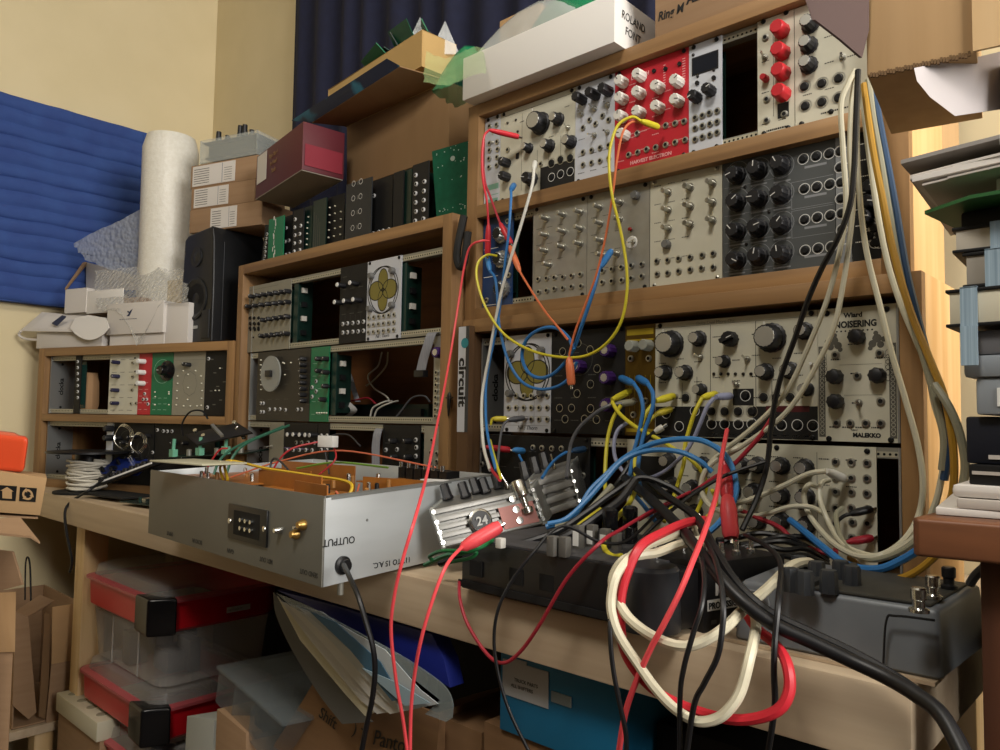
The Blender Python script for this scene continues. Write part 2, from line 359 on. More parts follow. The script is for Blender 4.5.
kind('screwsteel', 'screw', 1.4, MB().lathe([(2.7, 0), (2.6, .9), (1.4, 1.5)], (0, 0, 0), AX, 12).box(-.9, .9, -1.6, -1.4, -.9, .9, 1), [NUT, HOLE])
kind('button', 'button', 2, MB().lathe([(2.6, 0), (2.5, 2)], (0, 0, 0), AX, 14), [BLKP])
kind('led', 'led', 1.5, MB().lathe([(1.8, 0), (1.7, 1.2), (1.0, 2)], (0, 0, 0), AX, 12), [mat('unlit led', '#26221f', .2)])
kind('ledred', 'led', 2, MB().lathe([(3.2, 0), (3.2, .8), (2.5, .9), (2.4, 3), (1.5, 4)], (0, 0, 0), AX, 14, 0, 0, True, [0, 0, 1, 1, 1]), [NUT, mat('red led', '#8e1d1a', .25)])
kind('ledwhite', 'led', 1.5, MB().lathe([(1.5, 0), (1.4, 2), (.9, 2.6)], (0, 0, 0), AX, 8), [mat('pale led', '#d9d7c4', .25)])

def Z(x0, y0, s): return lambda x, y: (x0+x*s, y0+y*s)
class Module:
    def __init__(s, fr, x0, x1, z0, pm, label, cat='synth module', name='synth_module', group=None, h=128.5, marks=None, mats=(), depth=22, pcb=True):
        s.fr = fr; s.x0 = x0; s.z0 = z0; s.w = x1-x0-.35; s.h = h
        e = bpy.data.objects.new(name, None); COL.objects.link(e); e.empty_display_size = .01
        e.location = W(fr.pt(x0, 0, z0)); e.rotation_euler = (0, 0, fr.a); tag(e, label, cat, group); s.e = e
        m = MB().box(0, s.w, 0, 1.9, 0, h, 0)
        if marks: marks(m)
        m.build('front_panel', [pm, *mats], e, (0, 0, 0), smooth=False)
        if pcb: MB().box(3, s.w-3, 15, 16.6, 12, h-12).box(5, s.w-5, 3, 15, 20, h-20, 0).build('circuit_board', [GREEND], e, (0, 0, 0), smooth=False)
    def px(s, p, y=0):
        x, z = s.fr.px(p[0], p[1], y); return x-s.x0, z-s.z0
    def put(s, k, pts, zf=None, rot=None):
        part, h, me = KIND[k]
        for i, p in enumerate(pts):
            if zf: p = zf(*p)
            x, z = s.px(p, -h); x = min(max(x, 1.5), s.w-1.5) if k not in ('big', 'dial') else x
            r = 0 if k in ('big', 'screw', 'jack') else ((i*2.399+p[0]) % 4.4-2.2)
            o = ob(part, me, s.e, (x, -.02, z), (0, r if rot is None else rot, 0))
        return s
    def at(s, k, pts):
        part, h, me = KIND[k]
        for i, (x, z) in enumerate(pts): ob(part, me, s.e, (x, -.02, z), (0, (i*2.4) % 4-2 if k not in ('jack', 'screw') else 0, 0))
        return s
    def txt(s, t, x, z, size, m=INK, align='CENTER', **k): text(t, s.e, (x, -.15, z), size, m, align=align, **k); return s
    def screws(s, k='screw', ins=(6, 3)):
        w = s.w; xs = [ins[0]] if w < 30 else [ins[0], w-ins[0]]
        for x in xs: s.at(k, [(x, ins[1]), (x, s.h-ins[1])])
        return s
def tinytext(m, x, z, w, h=1.1, mi=1, seed=0):   # a line of very small print, one bar per letter group
    rr = random.Random(seed+int(x*7+z*13)); q = x
    while q < x+w:
        l = rr.uniform(.8, 2.2); m.rect(q, min(q+l, x+w), z, z+h, -.12, mi); q += l+.5
def hpx(o, h): return o+h*HP
A1 = Z(440, 0, .26); A2 = Z(640, 0, .26); B1 = Z(440, 100, .26); B2 = Z(660, 120, .26); C1 = Z(460, 260, .26); C2 = Z(660, 260, .26); D1 = Z(460, 400, .26); D2 = Z(680, 400, .26)
ZA = 319.5; ZB = 172.3
# ---------------- top row of the upper case
M = Module(FU, hpx(XU0, 0), hpx(XU0, 6), ZA, WHITEP, 'narrow white module at the left end of the top row, red plug beside it', marks=lambda m: (m.rect(3, 27, 4, 9, -.12, 1), m.rect(2, 28, 14, 15, -.12, 1), m.rect(2, 28, 22, 30, -.12, 1)), mats=[mat('pale green print', '#7fae9b', .5)])
z = Z(460, 100, .1)
M.put('jack', [(290, 260), (360, 245), (290, 430), (365, 415), (290, 500), (370, 490), (285, 585), (365, 570), (285, 670), (360, 650)], z); M.put('ledwhite', [(325, 330), (325, 420)], z); M.screws()
def mk(m):
    m.rect(74, 131.5, 1, 34, -.12, 1)
    for x, z0, z1 in ((40, 10, 118), (68, 36, 60), (88, 36, 62), (108, 36, 70)): m.rect(x, x+.5, z0, z1, -.12, 1)
    m.rect(4, 128, 121.5, 122, -.12, 1)
    for i in range(9): tinytext(m, 10+i*13, 72+(i % 3)*17, 8, 1.1, 1, i)
    m.box(30, 35, -1, 0, 56, 64, 1)
M = Module(FU, hpx(XU0, 6), hpx(XU0, 32), ZA, CREAM, 'wide cream module with one big silver-capped knob in the top row, white cable below', marks=mk, mats=[INK])
M.put('big', [(355, 460)], A1).put('med', [(430, 447), (395, 550), (478, 535)], A1).put('sm', [(318, 560)], A1).put('black', [(232, 618), (232, 672)], A1).put('slate', [(325, 680)], A1)
M.put('jackbig', [(425, 625), (460, 612), (497, 605)], A1).put('jackring', [(425, 680), (460, 668), (497, 658)], A1).put('jack', [(258, 575), (385, 630)], A1).put('led', [(297, 505), (290, 460), (258, 472)], A1).put('toggle', [(487, 488)], A1).screws()
def mk(m):
    for i in range(8): tinytext(m, 5+(i % 3)*19, 12+(i//3)*22, 10, 1, 1, i)
M = Module(FU, hpx(XU0, 32), hpx(XU0, 44), ZA, WHITEP, 'pale module with three tall black knobs above three toggles, left of the red module', marks=mk, mats=[INKG])
M.put('blacktall', [(517, 368), (568, 350), (618, 334)], A1).put('toggle', [(540, 435), (590, 415), (640, 400)], A1)
M.put('jack', [(490, 595), (550, 635), (425, 675), (620, 555), (680, 595)], Z(540, 60, .1)).put('toggledown', [(530, 745), (660, 715)], Z(540, 60, .1))
M.put('jack', [(425, 120), (510, 100), (595, 75), (680, 50), (425, 245), (510, 225), (595, 205), (680, 180)], Z(540, 140, .1)).screws()
def mk(m):
    for i in range(26): tinytext(m, 5+(i % 6)*16, 14+(i//6)*22+(i % 3)*4, 9, 1.1, 1, i)
    m.rect(3, 98, 45, 45.4, -.12, 1); m.oring(62, 66, 3.4, .5, -.12, 20, 1); m.oring(84, 66, 3.4, .5, -.12, 20, 1)
    for k in range(9): m.rect(93, 97, 92+k*3, 93+k*3, -.12, 1); m.rect(68, 71, 92+k*3, 93+k*3, -.12, 1)
M = Module(FU, hpx(XU0, 44), hpx(XU0, 64), ZA, REDP, 'bright red circuit-board module covered in white fluted knobs in the top row', marks=mk, mats=[mat('pink print', '#d99c9c', .5)])
M.put('white', [(683, 305), (752, 280), (683, 370), (750, 348), (823, 325), (897, 303), (681, 440), (750, 423), (823, 403), (897, 378), (690, 510)], A1)
M.put('jack', [(165, 130), (450, 50), (545, 30), (635, 10), (80, 345), (170, 320), (260, 290), (350, 270), (450, 245), (545, 220), (645, 195)], Z(620, 120, .1)).put('button', [(450, 385), (590, 335), (335, 405)], Z(620, 30, .1))
M.screws(); M.txt('LUBADH', 36, 112, 6.5, mat('pink print', '#d99c9c', .5), bold=.2).txt('HARVEST ELECTRON', 51, 7, 6, mat('pink print', '#d99c9c', .5), bold=.2)
def mk(m):
    m.box(4, 36.5, -.8, 0, 92, 113, 1)
    m.rect(5.5, 35, 93.5, 111.5, -.95, 2)
M = Module(FU, hpx(XU0, 64), hpx(XU0, 72), ZA, WHITEP, 'white module with a dark display screen and two black knobs in the top row', marks=mk, mats=[BLKP, mat('dark display glass', '#1b1f28', .15)])
M.put('black', [(196, 362), (250, 335)], A2).put('button', [(218, 318), (282, 298)], A2).put('led', [(220, 292), (282, 268), (203, 210)], A2)
M.put('jack', [(210, 452), (238, 443), (265, 433), (295, 425), (210, 492), (238, 483), (267, 475), (295, 467), (210, 535), (238, 525), (267, 517), (295, 508)], A2).screws()
def mk(m):
    m.rect(17.5, 18, 20, 116, -.12, 1); m.rect(22, 34, 16, 32, -.12, 1); m.rect(0, .35, 0, 128.5, -.12, 1); m.rect(40.0, 40.3, 0, 128.5, -.12, 1)
    for i in range(6): tinytext(m, 5+(i % 2)*18, 14+(i//2)*34, 8, 1, 1, i)
    tinytext(m, 10, 5, 22, 2, 1, 2)
M = Module(FU, hpx(XU0, 80), hpx(XU0, 88), ZA, CREAM, 'cream module with a column of four red knobs in the top row', marks=mk, mats=[INK])
M.put('red', [(522, 98), (524, 183), (526, 263), (527, 344)], A2).put('toggle', [(475, 215)], A2).put('redsmall', [(470, 293)], A2).put('jack', [(480, 142), (485, 380), (485, 462), (553, 437)], A2).put('screw', [(473, 82), (560, 47), (475, 512), (568, 490)], A2)
def mk(m):
    for a in range(24):
        for c in (22,): pass
    m.rect(52, 52.3, 74, 98, -.12, 1); m.rect(66, 66.3, 74, 98, -.12, 1); m.rect(52, 66.3, 74, 74.3, -.12, 1); m.rect(52, 66.3, 98, 98.3, -.12, 1)
    for i in range(9): tinytext(m, 8+(i % 3)*22, 33+(i//3)*27, 9, 1, 1, i)
    tinytext(m, 26, 9, 30, 1.6, 1, 5)
M = Module(FU, hpx(XU0, 88), hpx(XU0, 104), ZA, CREAM, 'cream module at the right end of the top row, half hidden by box flap', marks=mk, mats=[INK])
M.put('med', [(635, 75), (630, 155), (630, 232)], A2).put('toggledown', [(775, 215)], A2).put('jackbig', [(630, 330), (697, 318), (762, 298), (633, 405), (697, 390), (762, 373)], A2).put('screw', [(733, 428), (620, 475)], A2)
# ---------------- second row of the upper case
XB = lambda u, v=240: FU.px(u, v)[0]
BLUEP = mat('blue panel', '#1d3a66', .4)
M = Module(FU, hpx(XU0, 0), XB(513), ZB, BLUEP, 'narrow blue module with three scalloped silver dials in the second row', marks=lambda m: (m.rect(2, 30, 4, 5, -.12, 1), m.rect(2, 30, 44, 45, -.12, 1), m.rect(2, 30, 84, 85, -.12, 1)), mats=[INKW])
M.put('silver', [(496, 233), (496, 258), (497, 288)]).put('jack', [(486, 300), (507, 221), (508, 275)])
def mkrows(rows, lab=0):
    def f(m):
        for i in range(lab): tinytext(m, 6+(i % 3)*18, 32+(i//3)*22, 9, 1, 1, i)
        m.rect(0, .35, 0, 128.5, -.12, 1)
    return f
M = Module(FU, XB(533), XB(587), ZB, GREYP, 'silver-grey module with ten small bare shafts, left of its near twin', marks=mkrows(0, 12), mats=[INKG])
M.put('trim', [(385, 448), (450, 433), (516, 422), (383, 513), (450, 498), (516, 486), (380, 573), (447, 558), (514, 546), (395, 628)], B1)
M.put('jack', [(375, 688), (407, 685), (437, 682), (470, 680), (503, 675), (537, 670), (377, 738), (407, 732), (437, 725), (470, 722), (503, 717), (540, 715)], B1).screws()
def mk(m): mkrows(0, 12)(m); m.box(41, 57, -.8, 0, 38, 66, 2)
M = Module(FU, XB(587), XB(649.7), ZB, GREYP, 'silver-grey module with a red indicator lamp above a white switch plate', marks=mkrows(0, 12), mats=[INKG])
M.put('trim', [(590, 403), (593, 466), (594, 533), (600, 590), (665, 450), (668, 385), (655, 585)], B1).put('greyknob', [(743, 363)], B1).put('ledred', [(730, 497)], B1).put('toggledown', [(738, 545)], B1)
p = M.px(B1(738, 548)); MB().lathe([(8, 0), (7, 1)], (p[0], -.1, p[1]), AX, 20).build('switch_plate', WHITE, M.e, (0, 0, 0))
M.put('jack', [(20, 205), (110, 190), (205, 170), (305, 155), (410, 140), (15, 320), (110, 310), (210, 300), (305, 280), (410, 260)], Z(600, 250, .1)).screws()
M = Module(FU, XB(649.9), XB(722.4), ZB, CREAM, 'cream module with thirteen small bare shafts in the second row', marks=mkrows(0, 15), mats=[INKG])
M.put('trim', [(855, 346), (940, 325), (855, 415), (940, 400), (855, 487), (940, 470)], B1).put('greyknob', [(862, 552)], B1).put('trim', [(92, 252), (180, 233), (92, 323), (180, 307), (92, 395), (180, 378)], B2)
M.put('jack', [(560, 110), (670, 100), (780, 85), (895, 70), (565, 240), (670, 230), (780, 210), (895, 195)], Z(600, 250, .1)).put('jack', [(15, 350), (125, 335), (10, 480), (125, 470)], Z(700, 220, .1)).screws('screwsteel')
def mk(m):
    def pm(x, y): return M0.px(B2(x, y))
    M0 = type('q', (), {'px': lambda s, p: (FU.px(*p)[0]-XB(722.8), FU.px(*p)[1]-ZB)})()
    for cx in (285, 368, 457):
        for cy in (205, 310, 425, 535):
            x, z = pm(cx+12, cy-2-(cx-285)*.15); m.oring(x, z, 12.6, .6, -.12, 30, 1)
            m.rect(x-9, x+9, z-17, z-15.4, -.12, 1)
    for cy in (175, 290, 410, 522):
        x, z = pm(598, cy); m.rect(x-11, x+11, z-1, z+1.4, -.12, 1)
    for cy in (118, 222, 335, 445, 560):
        x, z = pm(455, cy); m.rect(2, x+10, z, z+.4, -.12, 1)
    for x0, x1, z0, z1 in ((76, 118, 34, 62), (76, 118, 64, 92)):
        m.rect(x0, x1, z0, z0+.4, -.12, 1); m.rect(x0, x1, z1, z1+.4, -.12, 1); m.rect(x0, x0+.5, z0, z1, -.12, 1)
M = Module(FU, XB(722.8), XB(836), ZB, SLATE, 'wide slate-grey module with twelve black knobs and ringed sockets', marks=mk, mats=[mat('dim grey print', '#85878a', .5)])
M.put('slate', [(272, 200), (355, 180), (445, 160), (272, 306), (355, 292), (445, 275), (272, 420), (355, 405), (445, 392), (272, 532), (357, 517), (448, 507)], B2)
M.put('jackring', [(548, 148), (598, 137), (648, 127), (552, 263), (600, 255), (650, 245), (553, 382), (602, 373), (652, 365), (555, 500), (605, 492), (655, 486)], B2).put('led', [(325, 257), (418, 352), (330, 477)], B2)
M = Module(FU, XB(836.4), XB(852), ZB, mat('mid grey panel', '#85888a', .45, .2), 'narrow grey module beside the slate one, behind hanging cables', marks=lambda m: [tinytext(m, 2, 20+k*16, 10, 1.2, 1, k) for k in range(7)], mats=[INKW])
M.put('jackring', [(690, 118), (693, 238), (695, 357), (697, 420), (690, 180), (693, 300)], B2)
M = Module(FU, XB(852.4), hpx(XU0, 104), ZB, BLACKP, 'black module at the right end of the second row, behind hanging cables', marks=lambda m: [tinytext(m, 3, 20+k*16, 20, 1, 1, k) for k in range(7)], mats=[INKW])
M.put('jackring', [(740, 280), (745, 420), (690, 355), (690, 230), (860, 410), (840, 340)], Z(800, 200, .1)).put('black', [(862, 215), (868, 185), (866, 200)])
# ---------------- first row of the lower case
def petals(m, w=81, cz=79, k=1.14):
    cx = w/2
    m.disc(cx, cz+14*k, 13.5*k, -.10, 28, 2, .78, 1.15); m.disc(cx, cz-14*k, 13.5*k, -.11, 28, 2, .78, 1.15); m.disc(cx-15*k, cz, 14*k, -.12, 28, 2, 1.15, .95); m.disc(cx+15*k, cz, 14*k, -.13, 28, 2, 1.15, .95)
    for dx, dz, r, sx, sz in ((0, 14, 13.5, .78, 1.15), (0, -14, 13.5, .78, 1.15), (-15, 0, 14, 1.15, .95), (15, 0, 14, 1.15, .95)): m.oring(cx+dx*k, cz+dz*k, r*k, 1.5, -.2, 32, 1, sx, sz)
    m.oring(cx-2.5, cz, 35.5, 1.7, -.22, 44, 1, 1, 1.05); m.oring(cx+2.5, cz, 35.5, 1.7, -.24, 44, 1, 1, 1.05)
    for z in (37, 26, 14): m.rect(4, w-4, z-5.2, z-4.9, -.12, 3)
    for x in (.33, .66): m.rect(w*x, w*x+.3, 10, 42, -.12, 3)
OLIVE = mat('olive gold print', '#7d7434', .5)
M = Module(FR, hpx(XC0, 8), hpx(XC0, 24), 0, WHITEP, 'white module printed with four olive petals in rings, in the right-hand case', marks=petals, mats=[INK, OLIVE, INKG])
M.at('greyknob', [(13, 104), (66, 106), (12, 51), (67, 52)]); M.put('jack', [(x, y) for y in (522, 568, 612) for x in (185, 213, 243, 272, 302, 333)], C1).screws().txt('Nil : Thorn', 42, 3.5, 7.5, INK, shear=.25)
def mk(m):
    for i in range(14): tinytext(m, 6+(i % 4)*26, 16+(i//4)*28, 12, 1, 1, i)
    m.oring(44, 92, 20, .5, -.12, 30, 1)
M = Module(FR, hpx(XC0, 24), hpx(XC0, 46), 0, BLACKP, 'black module with purple knobs in the right-hand case, orange plug hanging before it', marks=mk, mats=[INKG])
z = Z(540, 310, .1); M.put('purple', [(640, 400), (635, 675), (345, 560)], z).put('jackblack', [(215, 415), (490, 395), (560, 585), (370, 330), (495, 740)], z)
z = Z(540, 390, .1); M.put('purple', [(640, 150)], z).put('jackblack', [(185, 180), (305, 180), (495, 185), (240, 290), (435, 290), (555, 295), (360, 35)], z).screws()
def mk(m):
    m.rect(2, 38, 117, 124, -.12, 1); m.rect(2, 38, 110, 112, -.12, 1); m.rect(2, 38, 4, 8, -.12, 1)
    for i in range(5): m.rect(6+i*7, 6.5+i*7, 14, 70, -.12, 1)
M = Module(FR, hpx(XC0, 46), hpx(XC0, 54), 0, GOLD, 'narrow brass-gold module with two clear knobs and two blue plugs', marks=mk, mats=[mat('yellow print', '#a58f1c', .5)])
M.put('clear', [(85, 455), (225, 445)], Z(620, 300, .1)).put('jack', [(100, 585), (280, 583)], Z(620, 300, .1)); M.at('jack', [(12, 40), (28, 40), (12, 24), (28, 24)])
def mk(m):
    w = 36*HP
    m.rect(.5, w-.8, .5, 33.5, -.12, 1)
    m.rect(66, 116, 18, 44, -.14, 2); m.rect(0, w-.4, 122.5, 122.8, -.12, 1)
    for x, z0, z1 in ((68, 34, 122), (119, 34, 122), (34, 34, 60), (52, 34, 66), (136, 34, 60)): m.rect(x, x+.6, z0, z1, -.12, 1)
    m.rect(94, 117, 34.5, 52, -.15, 1)
    for i in range(30): tinytext(m, 5+(i % 8)*22, 38+(i//8)*22+(i % 2)*4, 9, 1, 1, i)
    for i in range(10): tinytext(m, 70+i*11, 3.5, 6, 1, 3, i)
    m.rect(130, 174, 28, 34, -.16, 4)  # red light on the lower band, painted as a dark red patch
M = Module(FR, hpx(XC0, 54), hpx(XC0, 90), 0, CREAM, 'widest cream module with two big silver-capped knobs in the right-hand case', marks=mk, mats=[INK, mat('cream print', '#c2bfae', .5), INKW, mat('red light patch', '#4a0f16', .5)])
M.put('big', [(430, 425)], Z(620, 300, .1)).put('med', [(725, 375), (385, 720), (590, 720)], Z(620, 300, .1)).put('sm', [(905, 497)], C1)
M.put('pointer', [(250, 300)], C2).put('sm', [(225, 387)], C2).put('led', [(205, 438), (232, 438), (260, 438), (288, 438), (318, 438), (348, 438)], C2).put('toggle', [(330, 380), (150, 372), (585, 408)], C2).put('toggledown', [(288, 478)], C2)
M.put('big', [(400, 293)], C2).put('med', [(535, 268), (383, 427), (480, 422)], C2).put('sm', [(545, 495)], C2).put('jackbig', [(95, 530), (395, 528), (445, 528), (497, 528), (195, 582), (245, 582), (297, 582), (350, 582)], C2)
M.put('jackring', [(325, 522), (195, 630), (245, 630), (298, 630), (350, 630), (463, 635), (525, 635), (585, 637), (130, 580), (20, 590), (70, 640)], C2).screws(); M.txt('Delta Dual Micro Osc', 74, 123.2, 5, mat('light grey print', '#8f8d80', .5))
def mk(m):
    w = 14*HP
    for x0 in (0.4, w-7): m.rect(x0, x0+6.2, 4, 92, -.12, 2)
    for x0 in (3.5, w-3.9):
        for k in range(20): m.oring(x0, 8+k*4.2, 1.7, .6, -.16, 10, 3)
    for cx, sg in ((15, 1), (w-17, -1)):
        for dx, dz, r in ((0, 97, 4.2), (4*sg, 92, 3.6), (-3*sg, 91, 3.2), (6*sg, 88, 2.2), (-6*sg, 96, 2.6), (1*sg, 102, 2.2)): m.disc(cx+dx, dz, r, -.13-dz*.0006-dx*.001, 14, 2)
        for k in range(5): m.oring(cx-9*sg, 82-k*5, 4+k*.3, .6, -.17, 14, 1, .5, 1)
    for i in range(10): m.disc(14+i*4, 105.5, .9, -.15, 8, 1)
    m.rect(20, 58, 73, 73.3, -.12, 2); m.rect(24, 58, 44, 44.3, -.12, 2)
    for i, (x, z) in enumerate([(10, 64), (30, 64), (50, 64), (10, 36), (31, 36), (10, 13), (22, 13), (34, 13), (48, 13), (28, 92), (12, 78), (52, 78)]): tinytext(m, x, z, 9, 1.3, 1, i)
M = Module(FR, hpx(XC0, 90), hpx(XC0, 104), 0, CREAM, 'cream module with blackletter title and gargoyle ornaments at the right end', marks=mk, mats=[INK, mat('grey ornament print', '#57554c', .6), mat('pale ornament print', '#a5a293', .6)])
M.put('oval', [(745, 292), (660, 447), (825, 442), (663, 543)], C2).put('jack', [(672, 365), (843, 358), (757, 445), (847, 543), (677, 627), (730, 628), (790, 628), (847, 628)], C2).put('toggle', [(760, 548)], C2).put('screw', [(640, 205), (870, 188), (648, 687), (887, 692)], C2)
M.txt('Wiard', 33, 118.5, 6.5, INK, bold=.25).txt('NOISERING', 35, 109, 8.6, INK, bold=.35, sx=.86).txt('MALEKKO', 44, 4.6, 5.4, INK, bold=.3).txt('heavy', 33, 10.5, 2.6, INK)
# ---------------- second row of the lower case
XD = lambda u, v=480: FR.px(u, v)[0]
M = Module(FR, XC0+.5, XD(590), -133, BLACKP, 'black module at the left of the bottom row, red and blue plugs in it', marks=lambda m: [tinytext(m, 8+(i % 6)*26, 20+(i//6)*22, 12, 1, 1, i) for i in range(28)], mats=[INKG])
M.put('jack', [(278, 183), (312, 185), (350, 187), (387, 187), (470, 290), (300, 290), (350, 300), (400, 300), (430, 240), (330, 235)], D1).put('jack', [(478, 449), (478, 464)]).put('toggle', [(492, 478)]).screws()
def mk(m):
    m.rect(4, 62, 62, 110, -.12, 1); m.rect(218, 218.4, 18, 122, -.12, 1)
    for i in range(40): tinytext(m, 70+(i % 8)*25, 15+(i//8)*25, 10, 1.1, 1, i)
M = Module(FR, XD(627), XD(877), -133, CREAM, 'very wide cream module along the bottom row, hidden behind the cable tangle', marks=mk, mats=[INK])
M.put('med', [(277, 252), (367, 255), (460, 262), (262, 355), (367, 372), (463, 375), (277, 470), (367, 470), (468, 485), (217, 255), (180, 350), (170, 440)], D2)
M.put('med', [(780, 235), (790, 328), (870, 340), (880, 435), (730, 440), (910, 250)], D1)
M.put('jack', [(597, 238), (657, 240), (717, 243), (717, 302), (657, 300), (597, 300), (597, 353), (657, 355), (717, 360), (597, 415), (657, 415), (720, 420), (597, 475), (662, 470), (720, 475), (660, 530), (717, 530)], D2).put('screw', [(370, 183), (718, 197)], D2)
# ---------------- middle case
X2 = lambda u, v=300: F2.px(u, v)[0]
Z21 = 139; Z22 = 8; Z23 = -123
G1 = Z(230, 230, .13333); G2 = Z(340, 230, .13333); G3 = Z(230, 320, .13333); G4 = Z(340, 320, .13333)
M = Module(F2, X2(247.3), X2(290.7), Z21, BEIGEP, 'warm grey module packed with rows of small dark knobs, top left of the middle case', marks=lambda m: m.rect(0, 113, 121, 121.5, -.12, 1), mats=[INKG])
for y0, y1, xa, xb, n in ((495, 455, 140, 415, 7), (570, 535, 115, 410, 7), (672, 645, 225, 410, 5)): M.put('mini', [(xa+(xb-xa)*i/(n-1), y0+(y1-y0)*i/(n-1)) for i in range(n)], G1)
M.put('mini', [(215+40*i, 117-4*i) for i in range(6)], G3); M.put('jackblack', [(x, y) for x in (145, 175, 208) for y in (660, 700, 735)], G1).put('jackblack', [(x, y) for x in (150, 180, 208) for y in (30, 70)], G3).put('led', [(172, 130)], G3)
def mk(m):
    for i in range(10): tinytext(m, 6+(i % 3)*22, 48+(i//3)*21, 12, 1, 1, i)
    for x in (16, 30, 44, 58): m.rect(x, x+.3, 10, 46, -.12, 1)
M = Module(F2, X2(340), X2(366.6), Z21, BLACKP, 'black module with five white-capped knobs in the middle case', marks=mk, mats=[INKG])
M.put('whitecap', [(800, 410), (895, 395), (780, 540), (848, 530), (918, 520)], G1).put('jackwhite', [(15, 30), (50, 25), (90, 22), (130, 18), (170, 12), (15, 95), (50, 92), (90, 88), (130, 85), (170, 80)], G4)
M = Module(F2, X2(366.9), X2(400.8), Z21, WHITEP, 'white module printed with four olive petals in rings, in the middle case', marks=petals, mats=[INK, OLIVE, INKG])
M.at('greyknob', [(13, 104), (66, 106), (12, 51), (67, 52)]).at('jack', [(8+i*12.6, z) for z in (37, 25, 13.5) for i in range(6)]).screws().txt('Nil : Thorn', 42, 3.5, 7.5, INK, shear=.25)
def mk(m):
    for i in range(16): tinytext(m, 12+(i % 4)*28, 12+(i//4)*27, 14, 1, 1, i)
M = Module(F2, X2(257, 385), X2(310, 385), Z22, mat('dark brown grey panel', '#35322d', .45, .2), 'dark module with a round clear acrylic plate, middle row of the middle case', marks=mk, mats=[INKG])
p = M.px(G3(340, 405)); MB().lathe([(33, 0), (33, 3)], (p[0], -8, p[1]), AX, 40).build('acrylic_plate', mat('scuffed clear acrylic', '#b4b8b4', .25, 0, alpha=.5), M.e, (0, 0, 0))
MB().box(p[0]-10, p[0]+8, -16, -11, p[1]-6, p[1]+6).box(p[0]-3, p[0]+3, -8, 0, p[1]-3, p[1]+3).build('sensor_block', BLKP, M.e, (0, 0, 0), bevel=.8)
M.put('ledwhite', [(230, 300+i*37) for i in range(7)]+[(405, 325), (410, 410), (300, 320), (455, 320), (395, 320)], G3).put('jackwhite', [(290, 670), (330, 670), (370, 668), (410, 675), (500, 672), (530, 670), (225, 625), (245, 625), (225, 690), (245, 690)], G3).put('mini', [(520, 290+i*45) for i in range(8)], G3)
def mk(m):
    for i in range(10): tinytext(m, 6+(i % 2)*18, 12+(i//2)*22, 12, 1, 1, i)
M = Module(F2, X2(310.3, 385), X2(328.6, 385), Z22, mat('bright green circuit board', '#12704a', .4), 'green circuit-board module in the middle row of the middle case', marks=mk, mats=[mat('pale green print2', '#8fc0a6', .5)])
M.put('jackwhite', [(640, 460), (640, 535), (610, 505), (610, 575)], G3).put('ledwhite', [(650+18*i, 697) for i in range(5)], G3).put('mini', [(640, 290), (690, 288), (640, 380), (700, 390), (700, 495), (670, 595)], G3)
M = Module(F2, X2(433.5, 380), X2(442.5, 380), Z22, GREYP, 'narrow pale module with a purple knob at the right end of the middle row', marks=lambda m: None)
M.put('purple', [(437, 352)]).at('jack', [(7, 12+i*9) for i in range(8)]).at('ledwhite', [(16, 14+i*9) for i in range(8)])
M = Module(F2, X2(269.5, 440), X2(283.5, 440), Z23, BEIGEP, 'plain narrow grey module in the bottom row of the middle case', marks=lambda m: None)
M.at('toggle', [(8, 84)]); H1 = Z(230, 340, .25)
M = Module(F2, X2(284, 440), X2(317.3, 440), Z23, BLACKP, 'black module with a row of six bright knob tops behind the grey chassis', marks=lambda m: m.rect(2, 80, 82, 84, -.12, 1), mats=[mat('violet print', '#6a5f86', .5)])
M.put('whitecap', [(227, 378), (250, 378), (275, 379), (298, 380), (318, 381), (340, 382)], H1).put('jackwhite', [(262, 410), (285, 410), (310, 411), (335, 411), (225, 440), (250, 440), (275, 440), (300, 440), (325, 441)], H1)
M = Module(F2, X2(317.7, 440), X2(328.8, 440), Z23, BLACKP, 'narrow black module with a column of sockets behind the grey chassis', marks=lambda m: None)
M.put('jackwhite', [(362, 383), (385, 383), (362, 410), (385, 411), (362, 440), (385, 440)], H1)
M = Module(F2, X2(382.5, 450), X2(420, 450), Z23, BLACKP, 'black module with four knobs at the bottom of the middle case, beside the white ribbon', marks=mk, mats=[INKG])
M.put('mini', [(637, 405), (696, 405), (640, 470), (697, 470)], H1).put('jackwhite', [(740, 400), (742, 430), (740, 465), (620, 440), (665, 438)], H1)
M = Module(F2, X2(424, 450), X2(441.5, 450), Z23, GREYP, 'pale narrow module at the bottom right corner of the middle case', marks=lambda m: None)
M.put('jack', [(800, 450), (825, 453), (825, 485), (795, 490), (805, 400)], H1)
# ---------------- left case
J1 = Z(30, 330, .13333); J2 = Z(130, 330, .13333); J3 = Z(30, 400, .13333)
X1 = lambda u, v=385: F1.px(u, v)[0]
M = Module(F1, X1(74.5), X1(80.5), 15.5, BLACKP, 'very narrow black module with a column of sockets in the left case', marks=lambda m: None)
M.put('jackwhite', [(352, 237+i*45) for i in range(7)], J1)
M = Module(F1, X1(109), X1(138), 15.5, CREAM, 'cream module with four long navy knobs in the left case', marks=lambda m: [tinytext(m, 8+(i % 3)*26, 8+(i//3)*27, 14, 1.2, 1, i) for i in range(15)], mats=[INKG])
M.put('navy', [(612, 240), (610, 345), (606, 450), (604, 548)], J1).put('jack', [(765, 245), (765, 350), (760, 450), (755, 552), (800, 550)], J1).put('led', [(785, 210), (785, 310), (785, 412)], J1)
M = Module(F1, X1(138.3), X1(151), 15.5, REDP, 'narrow red module with three tall white knobs in the left case', marks=lambda m: [tinytext(m, 4+(i % 2)*16, 10+(i//2)*14, 9, 1.5, 1, i) for i in range(10)], mats=[mat('pink print', '#d99c9c', .5)])
